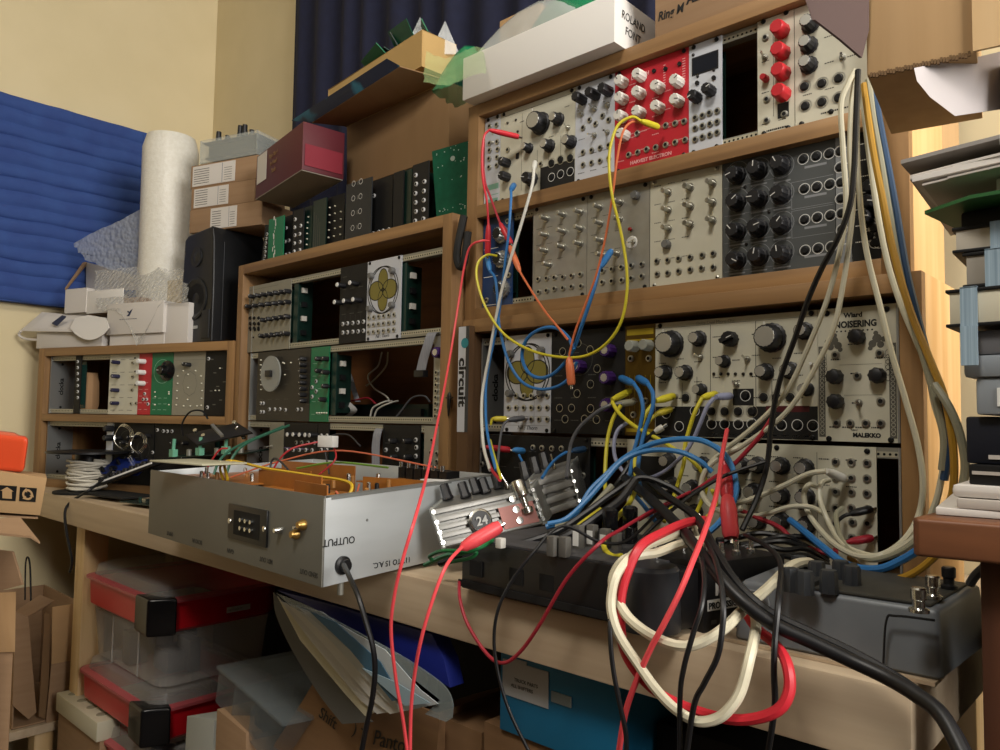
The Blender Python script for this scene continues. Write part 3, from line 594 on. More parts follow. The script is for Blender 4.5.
M.put('whitetall', [(805, 232), (803, 315), (800, 398)], J1).put('jackwhite', [(855, 478), (870, 520), (845, 520), (880, 555)], J1)
M = Module(F1, X1(151.3), X1(172.3), 15.5, mat('green circuit panel', '#0f6a45', .4), 'green module with a large black dial in the left case', marks=lambda m: (m.oring(31, 90, 24.5, .9, -.12, 40, 1), [tinytext(m, 6+(i % 3)*16, 10+(i//3)*12, 9, 1.2, 1, i) for i in range(9)]), mats=[mat('pale green print2', '#8fc0a6', .5)])
M.put('dial', [(218, 300)], J2).put('ledwhite', [(185, 465), (290, 465), (185, 560), (290, 560), (290, 480), (188, 500)], J2)
def mk(m):
    for k in range(8):
        a = 2*PI*k/8+PI/8; m.oring(48, 64, 20, .5, -.12, 8, 1, 1, 1.25)
    m.rect(3, 92, 112, 112.4, -.12, 1)
M = Module(F1, X1(172.7), X1(204.5), 15.5, BEIGEP, 'warm grey module with an octagon of small pale keys in the left case', marks=mk, mats=[INKG])
M.put('ledwhite', [(355, 345), (398, 305), (490, 305), (530, 345), (355, 400), (535, 400), (350, 455), (538, 455), (350, 512), (535, 512), (345, 562), (400, 570), (450, 570), (500, 570), (532, 565), (433, 332), (433, 432), (430, 522)], J2).put('mini', [(395, 255), (415, 258)], J2)
M = Module(F1, X1(204.8), X1(232.5), 15.5, BLACKP, 'black module with white printing at the right end of the left case', marks=lambda m: [m.rect(6+(i*17) % 60, 14+(i*17) % 60, 12+i*9, 14+i*9, -.12, 1) for i in range(12)], mats=[INKG])
M.put('jackwhite', [(585, 215), (745, 210), (745, 275), (745, 340), (748, 395), (575, 580), (735, 580)], J2).at('ledwhite', [(40, 94), (30, 50), (40, 50)])
M = Module(F1, X1(106.5, 440), X1(112.5, 440), -131, WHITEP, 'very narrow white module with two black knobs, lower row of the left case', marks=lambda m: None)
M.put('blacktall', [(575, 215), (575, 285)], J3).at('jack', [(10, 20), (10, 32)])
M = Module(F1, X1(114, 440), X1(154, 440), -131, BLACKP, 'black module with many silver knobs behind the cable spool, lower row of the left case', marks=lambda m: (m.oring(40, 90, 22, .5, -.12, 30, 1), m.oring(90, 74, 18, .5, -.12, 30, 1)), mats=[INKG])
M.put('mini', [(725, 280), (770, 268), (858, 268), (680, 318), (722, 325), (640, 285)], J3).put('jackwhite', [(765, 385), (940, 395), (700, 180)], J3)
M = Module(F1, X1(155, 440), X1(215, 440), -131, BLACKP, 'wide black module behind the propped circuit boards, lower row of the left case', marks=lambda m: None)
M.put('jackwhite', [(200, 300), (245, 308), (275, 310), (310, 310)], Z(130, 390, .13333)).at('mini', [(60, 60), (90, 60), (60, 90), (90, 90), (130, 70)])
# ------------------------------------------------------------------ helpers for boxes at any pose
def V3(p): return Vector(p)
def slab(m, o, a, b, c, mi=0):       # parallelepiped from corner o along vectors a, b, c
    o, a, b, c = map(Vector, (o, a, b, c))
    if a.cross(b).dot(c) < 0: a, b = b, a
    return m.hexa([o, o+a, o+a+b, o+b, o+c, o+a+c, o+a+b+c, o+b+c], mi)
def mb_obj(m, name, mats, parent=None, bevel=0, smooth=True, origin=None):
    if origin is not None and parent is None:
        o = Vector(origin); m.v = [tuple(Vector(p)-o) for p in m.v]; return m.build(name, mats, None, tuple(o), bevel=bevel, smooth=smooth)
    return m.build(name, mats, parent, (0, 0, 0), bevel=bevel, smooth=smooth)
class Thing:                         # an Empty with world-mm geometry children
    def __init__(s, name, label, cat, o, group=None, rotz=0):
        s.o = Vector(o); s.r = rotz; s.e = empty(name, o, (0, 0, rotz), label, cat, group); s.inv = Matrix.Rotation(-rotz, 3, 'Z')
    def part(s, m, name, mats, bevel=0, smooth=True, parent=None, seg=2):   # geometry given in bench-frame mm
        m.v = [tuple(s.inv @ (Vector(p)-s.o)) for p in m.v]
        return m.build(name, mats, parent or s.e, (0, 0, 0), bevel=bevel, smooth=smooth, seg=seg)
    def loc(s, m, name, mats, bevel=0, smooth=True, parent=None, seg=2):    # geometry already local
        return m.build(name, mats, parent or s.e, (0, 0, 0), bevel=bevel, smooth=smooth, seg=seg)
def rv(deg): a = math.radians(deg); return Vector((math.cos(a), math.sin(a), 0)), Vector((-math.sin(a), math.cos(a), 0))
UPV = Vector((0, 0, 1))
def hollow(m, o, a, b, c, t, mi=0, mi2=0):   # open-topped box: corner o, floor vectors a, b, height c, wall t
    o, a, b, c = map(Vector, (o, a, b, c)); an, bn, cn = a.normalized()*t, b.normalized()*t, c.normalized()*t
    slab(m, o, a, b, cn, mi); slab(m, o, a, bn, c, mi); slab(m, o+b-bn, a, bn, c, mi); slab(m, o, an, b, c, mi); slab(m, o+a-an, an, b, c, mi)
    return m

# ------------------------------------------------------------------ foam mattress on the left wall, curtain
m = MB(); NY, NZ = 24, 170; y0, y1, z0, z1 = -420, 50, 272, 752
def foamx(j, i):
    z = z0+(z1-z0)*i/NZ; t = i/NZ; r = abs(math.sin(PI*t*15)); y = y0+(y1-y0)*j/NY
    edge = min(1, (y1-y)/14); sag = 5*math.sin(j*.9+i*.05)
    return (-1328+34*math.sqrt(max(edge, 0))*(.80+.2*r**.5)+1.2*math.sin(j*.7+i*.21), y, z-(8 if 1 else 0)*(1-t)*0+sag*.25)
for i in range(NZ+1):
    for j in range(NY+1): m.v.append(foamx(j, i))
for i in range(NZ):
    for j in range(NY): a = i*(NY+1)+j; m.f.append((a, a+1, a+NY+2, a+NY+1)); m.m.append(0)
m.box(-1329, -1300, y0, y1-6, z0, z1)
o = mb_obj(m, 'quilted_mattress', mat('royal blue quilted cloth', '#34508f', .85, 0, '#2f4785', (20, 20, 20), .3, 500), origin=(-1315, -180, 272))
tag(o, 'royal blue quilted mattress leaning flat on the left wall', 'mattress')
def pleat(m, x0, x1, y, z0, z1, n, amp, seed=0):
    r = random.Random(seed); ph = r.random()*6; N = n*10
    for s_, off in ((1, 0), (-1, 1.5)):
        base = len(m.v)
        for i in range(N+1):
            x = x0+(x1-x0)*i/N; yy = y+amp*math.sin(ph+i/10*2*PI+.6*math.sin(i*.21))+amp*.3*math.sin(i*.37)+off
            m.v.append((x, yy, z0)); m.v.append((x, yy*.6+y*.4, z1))
        for i in range(N): a = base+2*i; m.f.append((a, a+2, a+3, a+1) if s_ > 0 else (a, a+1, a+3, a+2)); m.m.append(0)
m = MB(); pleat(m, -885, 420, 208, 300, 1400, 15, 11, 3)
o = mb_obj(m, 'curtain', mat('navy curtain cloth', '#191c33', .9, 0, '#1c2039', (60, 60, 60), .2), origin=(-230, 208, 300)); tag(o, 'dark navy curtain hanging behind the boxes on the back wall', 'curtain')

# ------------------------------------------------------------------ spare modules and boards standing on the middle case
TOP2 = 309.2
def spare(u0, u1, v, y, panel, label, hgt=124, yaw=0, tilt=0, dots=0, kindm='jackwhite', edge=True, seed=0, d=34, extra=None, name='spare_module', cat='synth module'):
    hgt = hgt*.84 if hgt > 99 else hgt
    a = onY(u0, v, y); b = onY(u1, v, y); w = (b-a).x; r = random.Random(seed)
    t = Thing(name, label, cat, (a.x, y, TOP2), rotz=math.radians(yaw)); t.e.rotation_euler = (0, math.radians(tilt), math.radians(yaw))
    m = MB().box(0, w, 0, 2, 0, hgt)
    if extra: extra(m, w, hgt)
    t.loc(m, 'front_panel', [panel, INKW, INKG], smooth=False)
    if edge: t.loc(MB().box(w*.35, w*.35+1.6, 2, d, 8, hgt-8).box(w*.35+1.6, w*.35+7, 6, d-6, 20, 40).box(w*.35+1.6, w*.35+6, 6, d-8, 60, 85), 'circuit_board', [GREEND], smooth=False)
    part, h, me = KIND[kindm]
    nc = max(1, int(w//13)); dots = int(dots*1.9)
    for i in range(dots):
        x = w*((i % nc)+.5)/nc+r.uniform(-1.5, 1.5); z = 10+(i//nc)*(hgt-20)/max(1, dots/nc)
        ob(part, me, t.e, (x, -.05, z))
    return t
DG = mat('very dark green board', '#0e2620', .35)
spare(262, 268, 235, 4, BLACKP, 'thin black module leaning beside the green one, left end of the upright row', hgt=80, tilt=8, dots=4, seed=1)
def smear(m, w, h):  # white bars of random width down the face
    r = random.Random(5)
    for k in range(13): x = w*.35+r.uniform(-3, 5); m.rect(x, x+r.uniform(1.5, 4), 6+k*6, 10+k*6+r.uniform(0, 5), -.3-.01*k, 1)
spare(268.5, 283.5, 235, -6, mat('bright green circuit board', '#12704a', .4), 'bright green module with a white smear on its face, standing on the middle case', hgt=82, extra=smear, dots=0)
spare(284.5, 292, 230, 6, BLACKP, 'black module next right of the bright green one, standing on the middle case', hgt=100, dots=3, seed=2)
spare(293, 303.5, 225, 0, BLACKP, 'black module with a bright column of sockets, third in the upright row', hgt=104, dots=5, seed=3)
spare(304.5, 312, 225, 8, GREEND, 'dark green edge-on board with solder dots, fourth in the upright row', hgt=108, dots=4, kindm='ledwhite', seed=4)
spare(313, 326, 220, 2, DG, 'dark green board with copper traces, under the maroon box', hgt=112, dots=0, seed=5, extra=lambda m, w, h: [m.rect(4+i*6, 5+i*6, 8, h-20-i*7, -.2, 2) for i in range(4)])
spare(327, 344, 220, 10, BLACKP, 'black module with a slanting line of solder dots below the maroon box edge', hgt=114, dots=9, kindm='ledwhite', seed=6)
def rings(m, w, h):
    for j in range(4):
        for i in range(2): m.oring(w*(.3+.28*i), 22+j*25, 4.4, .8, -.25, 16, 1)
        m.rect(w*.45, w*.5, 22+j*25-4, 22+j*25+3, -.25, 2)
spare(345.5, 371, 215, -8, mat('charcoal panel', '#1f2226', .45), 'charcoal module printed with white rings, under the big cardboard box', hgt=118, extra=rings, dots=0)
spare(372, 392, 210, 8, BLACKP, 'black module with two bright jack nuts, right of the white-ringed one', hgt=118, dots=3, seed=8)
spare(393, 403, 210, 4, BLACKP, 'plain narrow black module in the middle of the upright row', hgt=118, dots=0, seed=9)
spare(404, 411, 205, 8, DG, 'slim dark green board beside the two dotted black modules', hgt=118, dots=0, seed=10)
spare(412, 428, 205, 0, BLACKP, 'black module with a left column of three bright nuts, left of the tilted green board', hgt=118, dots=6, seed=11)
def holes(m, w, h):
    r = random.Random(9)
    for i in range(44): x, z = r.uniform(6, w-6), r.choice((14, 18, 60, 66, 84, 88, 104, 110))+r.uniform(-2, 2); m.disc(x, z, r.uniform(.7, 1.3), -.2-i*.002, 8, 1)
    m.disc(w*.42, 92, 4, -.3, 16, 1)
t = Thing('circuit_board', 'large tilted green circuit board at the right end of the upright row', 'circuit board', (-128, 8, TOP2+2))
m = MB().box(0, 84, -1, 1, 0, 112); m2 = MB(); holes(m2, 84, 112)
for v_ in m2.v: pass
t.loc(m, 'board', [mat('mid green circuit board', '#0e4f38', .35, 0, '#0c4530', (80, 80, 80))], smooth=False); m2.v = [(x, y-1, z) for x, y, z in m2.v]; 
m3 = MB(); m3.v = m2.v; m3.f = m2.f; m3.m = [0]*len(m2.f); t.loc(m3, 'solder_joints', [mat('tin solder', '#b9c4bb', .35, .6)], smooth=False)
t.e.rotation_euler = (0, math.radians(-6), math.radians(16))
# black coiled strap hooked between the cases
m = MB()
pts = [onY(464, 216, -19), onY(461, 230, -22), onY(458, 245, -24), onY(457, 258, -23), onY(460, 267, -20), onY(464, 262, -20), onY(466, 248, -20), onY(468, 232, -19)]
c = curve(pts, 8); m.tube(c, 5.5, 8)
o = mb_obj(m, 'rubber_strap', mat('worn black rubber', '#1d1c1b', .7), origin=pts[0]); tag(o, 'worn black rubber strap looped over the gap right of the middle case', 'strap')

# ------------------------------------------------------------------ big cardboard box with a hanging printed flap, tray of boards on top
CARDX = mat('brown box cardboard', '#886a48', .8, 0, '#8e704d', (20, 6, 6), .05)
N_ = Vector((-158, 58, 437)); a = Vector((-285, 8, 0)); b = Vector((9, 118, 0)); H = Vector((-6, 0, 122))
t = Thing('cardboard_box', 'big brown cardboard box with a drooping flap on the upright modules', 'box', N_+a)
t.part(slab(MB(), N_, a, b, H), 'body', [CARDX], bevel=1.5)
m = MB(); top = N_+H; lf = top+a
fo0, fo1 = onY(312, 123, -4), onY(400, 67, -4); hz0, hz1 = lf+Vector((0, -1, 0)), top+Vector((0, -1, 0))
m.flat([hz0, hz1, fo1, fo0], (0, -.3, 1), 2); t.part(m, 'flap', [CARDX], bevel=.4)
m = MB(); m.flat([fo0+Vector((2, -1, .6)), fo1+Vector((0, -1, .6)), onY(387, 59.5, -16), onY(292, 121, -16)], (0, -.3, 1), 1.6)
t.part(m, 'printed_edge', [mat('dark blue print', '#10182c', .5, 0, '#1f5566', (14, 14, 14), lo=.52, hi=.6)])
# tray lid
TN = onY(421.5, 66, 34); TR_ = onZ(456, 80, TN.z); HT_ = onY(418, 31.5, 34).z-TN.z; TL_ = onZ(328, 90, TN.z+HT_)-Vector((0, 0, HT_))
t = Thing('box_lid', 'shallow tan cardboard lid tray heaped with green circuit boards', 'lid', TL_)
m = MB(); hh = Vector((0, 0, onY(418, 31.5, 34).z-TN.z)); hollow(m, TN, TL_-TN, TR_-TN, hh, 2.2)
t.part(m, 'tray', [mat('tan pasteboard', '#c0a069', .7, 0, '#b8975f', (5, 5, 5))], bevel=.8)
dn = (TL_-TN).normalized(); bn = (TR_-TN).normalized()
rr = random.Random(11)
GB = [mat('bright green circuit board', '#12704a', .4), DG, GREEND, mat('mid green circuit board', '#0e4f38', .35)]
LB = ['green circuit board lying lowest at the left of the tan lid tray', 'green circuit board propped upright on the tan lid tray, towards the left', 'dark board tilted over the green ones in the tan lid tray', 'green board standing on edge nearest the near corner of the tray', 'small green board poking up beside the clear plastic corner', 'dark green board lying flat beneath the others in the tray']
for i, (s, q, w, h, yaw, tl) in enumerate(((112, 10, 60, 34, 12, 38), (84, 12, 52, 40, -24, 60), (100, 26, 66, 34, 5, 24), (50, 20, 44, 40, 22, 58), (18, 26, 40, 34, -10, 62), (96, 34, 80, 30, 10, 12))):
    p = TN+dn*s+bn*(q+10)+Vector((0, 0, HT_-8+i*2)); w *= 1.35; h *= 1.25
    t2 = Thing('circuit_board', LB[i], 'circuit board', p)
    m = MB().box(0, w, 0, 1.6, 0, h); m.box(6, 18, -5, 0, 8, 20, 1).box(w-24, w-8, -4, 0, h-20, h-8, 1)
    for k in range(6): m.box(22+k*6, 25+k*6, -3, 0, 6, 10, 2)
    t2.loc(m, 'board', [GB[i % 4], BLKP, STEEL], smooth=False); t2.e.rotation_euler = (math.radians(-90+tl), 0, math.radians(yaw+150))
def crumple(name, label, cat, fn, nu, nv, mt, origin, amp=2, seed=0, th=0):
    r = random.Random(seed); m = MB()
    ph = [r.uniform(0, 6) for _ in range(8)]
    for i in range(nu+1):
        for j in range(nv+1):
            u, v = i/nu, j/nv; p = Vector(fn(u, v)); d = amp*(math.sin(9*u+ph[0]+4*v)+.7*math.sin(17*v+ph[1]+6*u)+.5*math.sin(31*u+23*v+ph[2])+r.uniform(-.5, .5))
            m.v.append(tuple(p+Vector((d*.4, d*.4, d*.8))))
    for i in range(nu):
        for j in range(nv): a_ = i*(nv+1)+j; m.f.append((a_, a_+1, a_+nv+2, a_+nv+1)); m.m.append(0)
    o = mb_obj(m, name, mt, origin=origin); tag(o, label, cat); return o
CLEARF = mat('clear plastic film', '#cfd4d2', .12, 0, alpha=.5, bump=.4, scale=(90, 90, 90))
GREENF = mat('green tinted film', '#1d8a5c', .2, 0, alpha=.75, bump=.4, scale=(90, 90, 90))
for k, (u, v, d, lab) in enumerate(((420, 24, 1130, 'clear plastic corner sticking up left above the tan lid tray'), (445, 28, 1100, 'clear plastic corner sticking up right above the tan lid tray'))):
    p = onY(u, v, 70+12*k); m = MB().flat([p+Vector((-18, -18, -46)), p+Vector((20, 16, -46)), p+Vector((0, 0, 12))], (1, -1, .2), 1)
    o = mb_obj(m, 'plastic_sleeve', mat('thin clear sleeve', '#c9cfce', .15, 0, alpha=.22), origin=p); tag(o, lab, 'plastic sleeve')
# ------------------------------------------------------------------ white long box
t = Thing('long_box', 'long white cardboard box with handwritten end, on the right-hand upper case', 'box', (-47, -22, 467.4))
t.loc(MB().box(0, 258, 0, 92, 0, 62), 'body', [CARDW, mat('grey box underside', '#8c857c', .7)], bevel=1)
t.loc(MB().box(-1.2, -.1, 1, 91, 1, 62), 'tucked_end', [CARDW], bevel=.3)
for s, y, z, sz in (('ROLAND', 14, 36, 15), ('FONT', 22, 18, 15)): text(s, t.e, (258.3, y, z), sz, INK, rot=(PI/2, 0, PI/2), name='handwriting', sx=.85, shear=.15)
bx = Vector((-47, -22, 467.4))
def heap(cx, cy, cz, rx, ry, rz): return lambda u, v: (cx+rx*(2*u-1), cy+ry*(2*v-1), cz+rz*math.sin(PI*u)**.6*math.sin(PI*v)**.6)
crumple('plastic_bag', 'clear plastic bag full of small parts lying on the long white box', 'bag', heap(52, 14, 524, 98, 30, 62), 26, 14, CLEARF, (55, 28, 524), 3, 2)
crumple('plastic_bag', 'green tinted plastic bag spilling over the left end of the long white box', 'bag', heap(-74, 10, 500, 46, 30, 66), 20, 14, GREENF, (-78, 30, 508), 3, 4)
crumple('plastic_bag', 'green and clear bag at the top of the frame on the long white box', 'bag', heap(110, 20, 527, 62, 26, 66), 20, 12, GREENF, (130, 34, 526), 3, 6)
crumple('plastic_bag', 'limp clear bag hanging over the tan lid tray beside the white box', 'bag', lambda u, v: tuple(dep(425+60*u, 52+6*math.sin(5*u)+28*v, 1075-80*v)), 14, 10, mat('faint green film', '#a9c48a', .2, 0, alpha=.3, bump=.3, scale=(90, 90, 90)), tuple(dep(450, 60, 1060)), 2, 8)
rr = random.Random(3)
for i, (x, y, z, lab) in enumerate(((20, 20, 527, 'small green board inside the clear bag on the white box'), (70, 24, 530, 'small silver bracket board inside the clear bag on the white box'))):
    m = MB().box(-22, 22, -12, 12, 0, 1.6).box(-14, -4, -6, 4, 1.6, 9, 1)
    for k in range(8): m.box(2+k*2.4, 3.2+k*2.4, -8, -7, 1.6, 12, 1)
    o = mb_obj(m, 'circuit_board', [GB[0], STEEL], smooth=False); o.location = W((x, y, z)); o.rotation_euler = (.5, -.15, .4*i); tag(o, lab, 'circuit board')
# small tan box behind the bag, boxes with handwriting at the top
p = onY(500, 0, 90); q = onY(540, 0, 90)
t = Thing('cardboard_box', 'small tan box behind the plastic bag at the top of the picture', 'box', (p.x, 90, 467)); t.loc(MB().box(0, q.x-p.x, 0, 60, 0, 175), 'body', [CARDL], bevel=1)
p = Z(620, 0, .11)
xa = onY(654, 30, 2).x
t = Thing('cardboard_box', 'flat brown box with black handwriting on the upper case, right of the white box', 'box', (xa, 4, 467.4)); 
t.loc(MB().box(0, 262, 0, 96, 0, 62), 'body', [CARD], bevel=1.2); t.loc(MB().box(0, 262, 96, 98, 24, 63), 'flap', [CARD], bevel=.4)
text('Ring M', t.e, (4, -.4, 20), 15, INK, name='handwriting', bold=.35, shear=.2, sx=.8); text('ALLEN', t.e, (42, -.4, 27), 16, INK, name='handwriting', bold=.7, shear=.1, sx=.8)
xa = onY(646, 10, -6).x
t = Thing('cardboard_box', 'second brown box stacked on the handwritten box at the top', 'box', (xa, -4, 530)); t.loc(MB().box(0, 250, 0, 96, 0, 60), 'body', [CARDL], bevel=1.5)

# ------------------------------------------------------------------ maroon box
N_ = Vector((-405, -54, 437.5)); a, b = Vector((-226, 41, 0)), Vector((8, 80, 0))
t = Thing('storage_box', 'dark maroon box with a white label, resting on the upright modules', 'box', N_+a)
t.part(slab(MB(), N_, a, b, Vector((0, 0, 84))), 'body', [mat('maroon paperboard', '#54141f', .55), ], bevel=1)
t.part(slab(MB(), N_+a*.995+Vector((0, 0, -1.5)), -a*.99, b*.99, Vector((0, 0, 1.6))), 'grey_base', [mat('grey paperboard', '#8d8479', .8)])
an = a.normalized(); nn = Vector((an.y, -an.x, 0)); nn = nn if nn.y < 0 else -nn
ty = math.atan2(-an.y, -an.x)
m = MB(); slab(m, N_+an*172+nn*.6+Vector((0, 0, 26)), an*50, Vector((0, 0, 55)), nn*.5); t.part(m, 'label', [PAPER])
for i, s in enumerate(('Magic Man 4', 'for Friend', 'Thanks')):
    e_ = t.inv @ (N_+an*(160-i*6)+nn*1.0+Vector((0, 0, 60-i*15))-t.o); text(s, t.e, e_, 12, mat('gold ink', '#8f6a3c', .5), rot=(PI/2, 0, ty), name='handwriting', shear=.3, sx=.7)
p = onX(301.5, 150, -402); m = MB(); slab(m, N_+Vector((1.2, 4, 8)), b*.9, Vector((0, 0, 38)), Vector((.6, 0, 0))); t.part(m, 'lit_end_patch', [mat('lit maroon', '#7a1528', .5)])  # lit lower half of the shadowed end, painted as a brighter patch

# ------------------------------------------------------------------ left case top: speaker, boxes, roll
def L1(x, y, z): return F1.pt(x, y, z)
T1 = 162.4
sx0 = F1.px(182, 300, 22)[0]; sx1 = F1.px(224, 300, 22)[0]
t = Thing('speaker', 'black bookshelf speaker on the small left case', 'speaker', F1.pt(sx0, 22, T1), rotz=F1.a-math.radians(13))
sw, sd, sh = 116, 120, 236
m = MB(); prof = [(0, 0), (sw, 0), (sw, sh*.5), (sw-4, sh*.9), (sw-10, sh), (14, sh-8), (2, sh-16), (-2, sh*.5)]
m.prism([(x, z) for x, z in prof], 0, sd); t.loc(m, 'cabinet', [mat('black speaker vinyl', '#111214', .4)], bevel=4, seg=3)
m = MB().lathe([(43, 0), (43, 3), (39, 4), (36, 1), (18, -3), (12, 0), (4, 2)], (sw*.46, 0, 92), AX, 32, 0); m.v = [(x, y, z*1) for x, y, z in m.v]; t.loc(m, 'woofer_cone', [mat('speaker cone', '#1b1c1e', .5)])
t.loc(MB().lathe([(20, 0), (20, 2.5), (14, 1), (9, 3), (2, 4)], (sw*.46, 0, 178), AX, 24), 'tweeter', [mat('speaker cone', '#1b1c1e', .5)])
t.loc(MB().box(sw*.46-14, sw*.46+12, -1, .5, 30, 36), 'badge', [ALU]); t.loc(MB().box(sw*.72, sw*.95, -3, 2, 8, 66), 'port_grille', [mat('speaker port', '#1d1e20', .6)], bevel=1)
m = MB().box(sw-.4, sw+.5, 22, 23, 6, sh-30); t.loc(m, 'side_seam', [mat('grey seam', '#4a4c50', .5)])
# three labelled boxes stacked on the speaker
zs = T1+sh
for i, (u0, u1, h, yy, lu0, lu1, lab) in enumerate(((190, 262, 50, 28, 211, 237, 'lowest'), (192, 255, 47, 30, 195, 229, 'middle'), (192, 258, 50, 32, 194, 236, 'topmost'))):
    v = (212, 180, 150)[i]
    x0 = F1.px(u0, v, yy)[0]; x1 = F1.px(u1, v, yy)[0]
    t = Thing('parcel_box', f'small brown parcel box with a white address label, {lab} of the three on the speaker', 'box', F1.pt(x0, yy, zs+.3), rotz=F1.a, group='three parcel boxes')
    t.loc(MB().box(0, x1-x0, 0, 90, 0, h-1), 'body', [CARD], bevel=1)
    a0 = F1.px(lu0, v, yy)[0]-x0; a1 = F1.px(lu1, v, yy)[0]-x0
    m = MB().box(a0, a1, -.8, -.1, 3, h-4, 0); w = a1-a0
    for k in range(7): m.rect(a0+4, a0+w*.4, 8+k*5, 9.4+k*5, -.9, 1)
    m.rect(a0+w*.7, a0+w*.71, 4, h-5, -.9, 2)
    for k in range(6): m.rect(a0+w*.75, a0+w*.93, 8+k*5, 9+k*5, -.9, 1)
    t.loc(m, 'label', [PAPER, INKG, mat('blue print', '#3a4a70', .5)], smooth=False); zs += h
# clear cased module on top
x0 = F1.px(201, 120, 34)[0]; x1 = F1.px(258, 120, 34)[0]
t = Thing('synth_box', 'small electronic box in a clear acrylic case on top of the parcel boxes', 'synth module', F1.pt(x0, 34, zs+2), rotz=F1.a)
w = x1-x0; CLA = mat('clear acrylic', '#c9cec9', .08, 0, alpha=.3)
m = MB(); hollow(m, (0, 0, 0), (w, 0, 0), (0, 95, 0), (0, 0, 50), 2.5); t.loc(m, 'acrylic_case', [CLA])
t.loc(MB().box(8, w-8, 8, 88, 12, 15).box(14, w-20, 12, 80, 15, 40), 'circuit_board', [mat('near black board', '#15181a', .4)], smooth=False)
t.loc(MB().box(4, w-4, 4, 91, 44, 46), 'front_panel', [mat('grey panel paint', '#55585a', .5)])
for k, (fx, hh_) in enumerate(((.2, 26), (.36, 14), (.58, 30), (.66, 30), (.78, 16))): t.loc(MB().lathe([(5 if hh_ < 20 else 6.5, 46), (5, 46+hh_)], (w*fx, 20, 0), UPV, 12), 'knob', [DKNOB])
# bubble wrap roll
RX, RY = F1.px(169, 200, 95)[0], 95
m = MB(); m.lathe([(58, 0), (60, 60), (58, 230), (60, 455), (52, 484), (20, 490)], (0, 0, 0), UPV, 40)
BUB = mat('bubble wrap roll', '#e2dfd4', .35, 0, '#dad6c9', (120, 120, 120), .6, 260)
o = mb_obj(m, 'bubble_wrap_roll', BUB); o.location = W(F1.pt(RX, RY, T1+.5)); tag(o, 'upright roll of bubble wrap standing in the corner behind the white boxes', 'bubble wrap')
def bubblemat(name, col, al):
    mt = mat(name, col, .12, 0, alpha=al); nt = mt.node_tree; b = nt.nodes['Principled BSDF']; tc = nt.nodes.new('ShaderNodeTexCoord'); vo = nt.nodes.new('ShaderNodeTexVoronoi'); vo.inputs['Scale'].default_value = 110
    nt.links.new(tc.outputs['Object'], vo.inputs['Vector']); bp = nt.nodes.new('ShaderNodeBump'); bp.inputs['Strength'].default_value = 1; bp.inputs['Distance'].default_value = .003; bp.invert = True
    nt.links.new(vo.outputs['Distance'], bp.inputs['Height']); nt.links.new(bp.outputs[0], b.inputs['Normal']); return mt
BW = bubblemat('bubble wrap film', '#b9c0cc', .5)
def P1(u, v, y): x, z = F1.px(u, v, y); return F1.pt(x, y, z)
def tri(u, v): # sheet pulled off the roll
    A, B, C, D = (143, 208), (143, 285), (74, 243), (86, 262)
    top = (A[0]+(C[0]-A[0])*u, A[1]+(C[1]-A[1])*u); bot = (B[0]+(D[0]-B[0])*u, B[1]+(D[1]-B[1])*u-4*math.sin(PI*u))
    return tuple(P1(top[0]+(bot[0]-top[0])*v, top[1]+(bot[1]-top[1])*v, 60-20*u))
crumple('bubble_wrap_sheet', 'loose corner of bubble wrap pulled off the roll over the blue mattress', 'bubble wrap', tri, 22, 18, BW, tuple(P1(110, 240, 60)), 2.5, 3)
def sheet2(u, v):
    uu = 96+92*u; vv = 268+34*v+(38*max(0, 1-abs(u-.48)*5) if v > .8 else 0); return tuple(P1(uu, vv+10*(1-u)*v, 46-58*v))
crumple('bubble_wrap_sheet', 'crumpled clear wrap draped over the right-hand white box', 'bubble wrap', sheet2, 30, 20, bubblemat('clear wrap film', '#c4c3bd', .42), tuple(P1(150, 280, 30)), 4, 5)
# white cartons
GREYC = mat('white carton', '#cfcac4', .6); INKB = mat('dark blue ink', '#2a3350', .6)
def carton(x0, x1, y0, y1, z0, z1, label, rot=0, logo=None, open_=False):
    t = Thing('white_carton', label, 'carton', F1.pt(x0, y0, z0), rotz=F1.a+math.radians(rot)); w, d, h = x1-x0, y1-y0, z1-z0
    if open_:
        m = MB(); hollow(m, (0, 0, 0), (w, 0, 0), (0, d, 0), (0, 0, h), 2); t.loc(m, 'body', [GREYC], bevel=.3)
        t.loc(MB().box(2.2, w-2.2, d-3.4, d-2.3, 2, h+.5).box(2.2, 3.2, 2.2, d-2, 2, h+.5), 'kraft_lining', [CARD])
    else: t.loc(MB().box(0, w, 0, d, 0, h), 'body', [GREYC], bevel=.8)
    if logo:
        lx, lz = logo; m = MB().rect(lx, lx+8, lz, lz+2.2, -.3, 0); m.add([(lx+2, -.35, lz+2), (lx+9, -.35, lz+2), (lx+17, -.35, lz+15), (lx+10, -.35, lz+12)], [(0, 1, 2, 3)]); m.add([(lx, -.36, lz+9), (lx+8, -.36, lz+6), (lx+8, -.36, lz+9), (lx+2, -.36, lz+12)], [(0, 1, 2, 3)])
        for k in range(9): m.rect(lx-22+k*6, lx-18+k*6, lz-7, lz-5.4, -.3, 0)
        t.loc(m, 'printed_logo', [INKB], smooth=False)
    return t
xx = lambda u, v=320, y=0: F1.px(u, v, y)[0]
zz = lambda u, v, y=0: F1.px(u, v, y)[1]
c = carton(xx(41), xx(106), -8, 90, T1+.3, zz(60, 331, -8), 'low white carton under the others, overhanging the left case')
zc = zz(107, 335, -10); c = carton(xx(107, 320, -10), xx(163, 320, -10), -10, 78, zc, zz(140, 302, -10), 'white carton with a dark bird-like logo, right of the open one', logo=(62, 38))
c.loc(MB().box(4, xx(163)-xx(107)-4, 6, 76, T1-zc+.4, -.3), 'lower_tier', [GREYC])
c = carton(xx(163.5), xx(189), -2, 76, T1+.3, zz(175, 303, -2), 'plain end of a white carton beside the speaker')
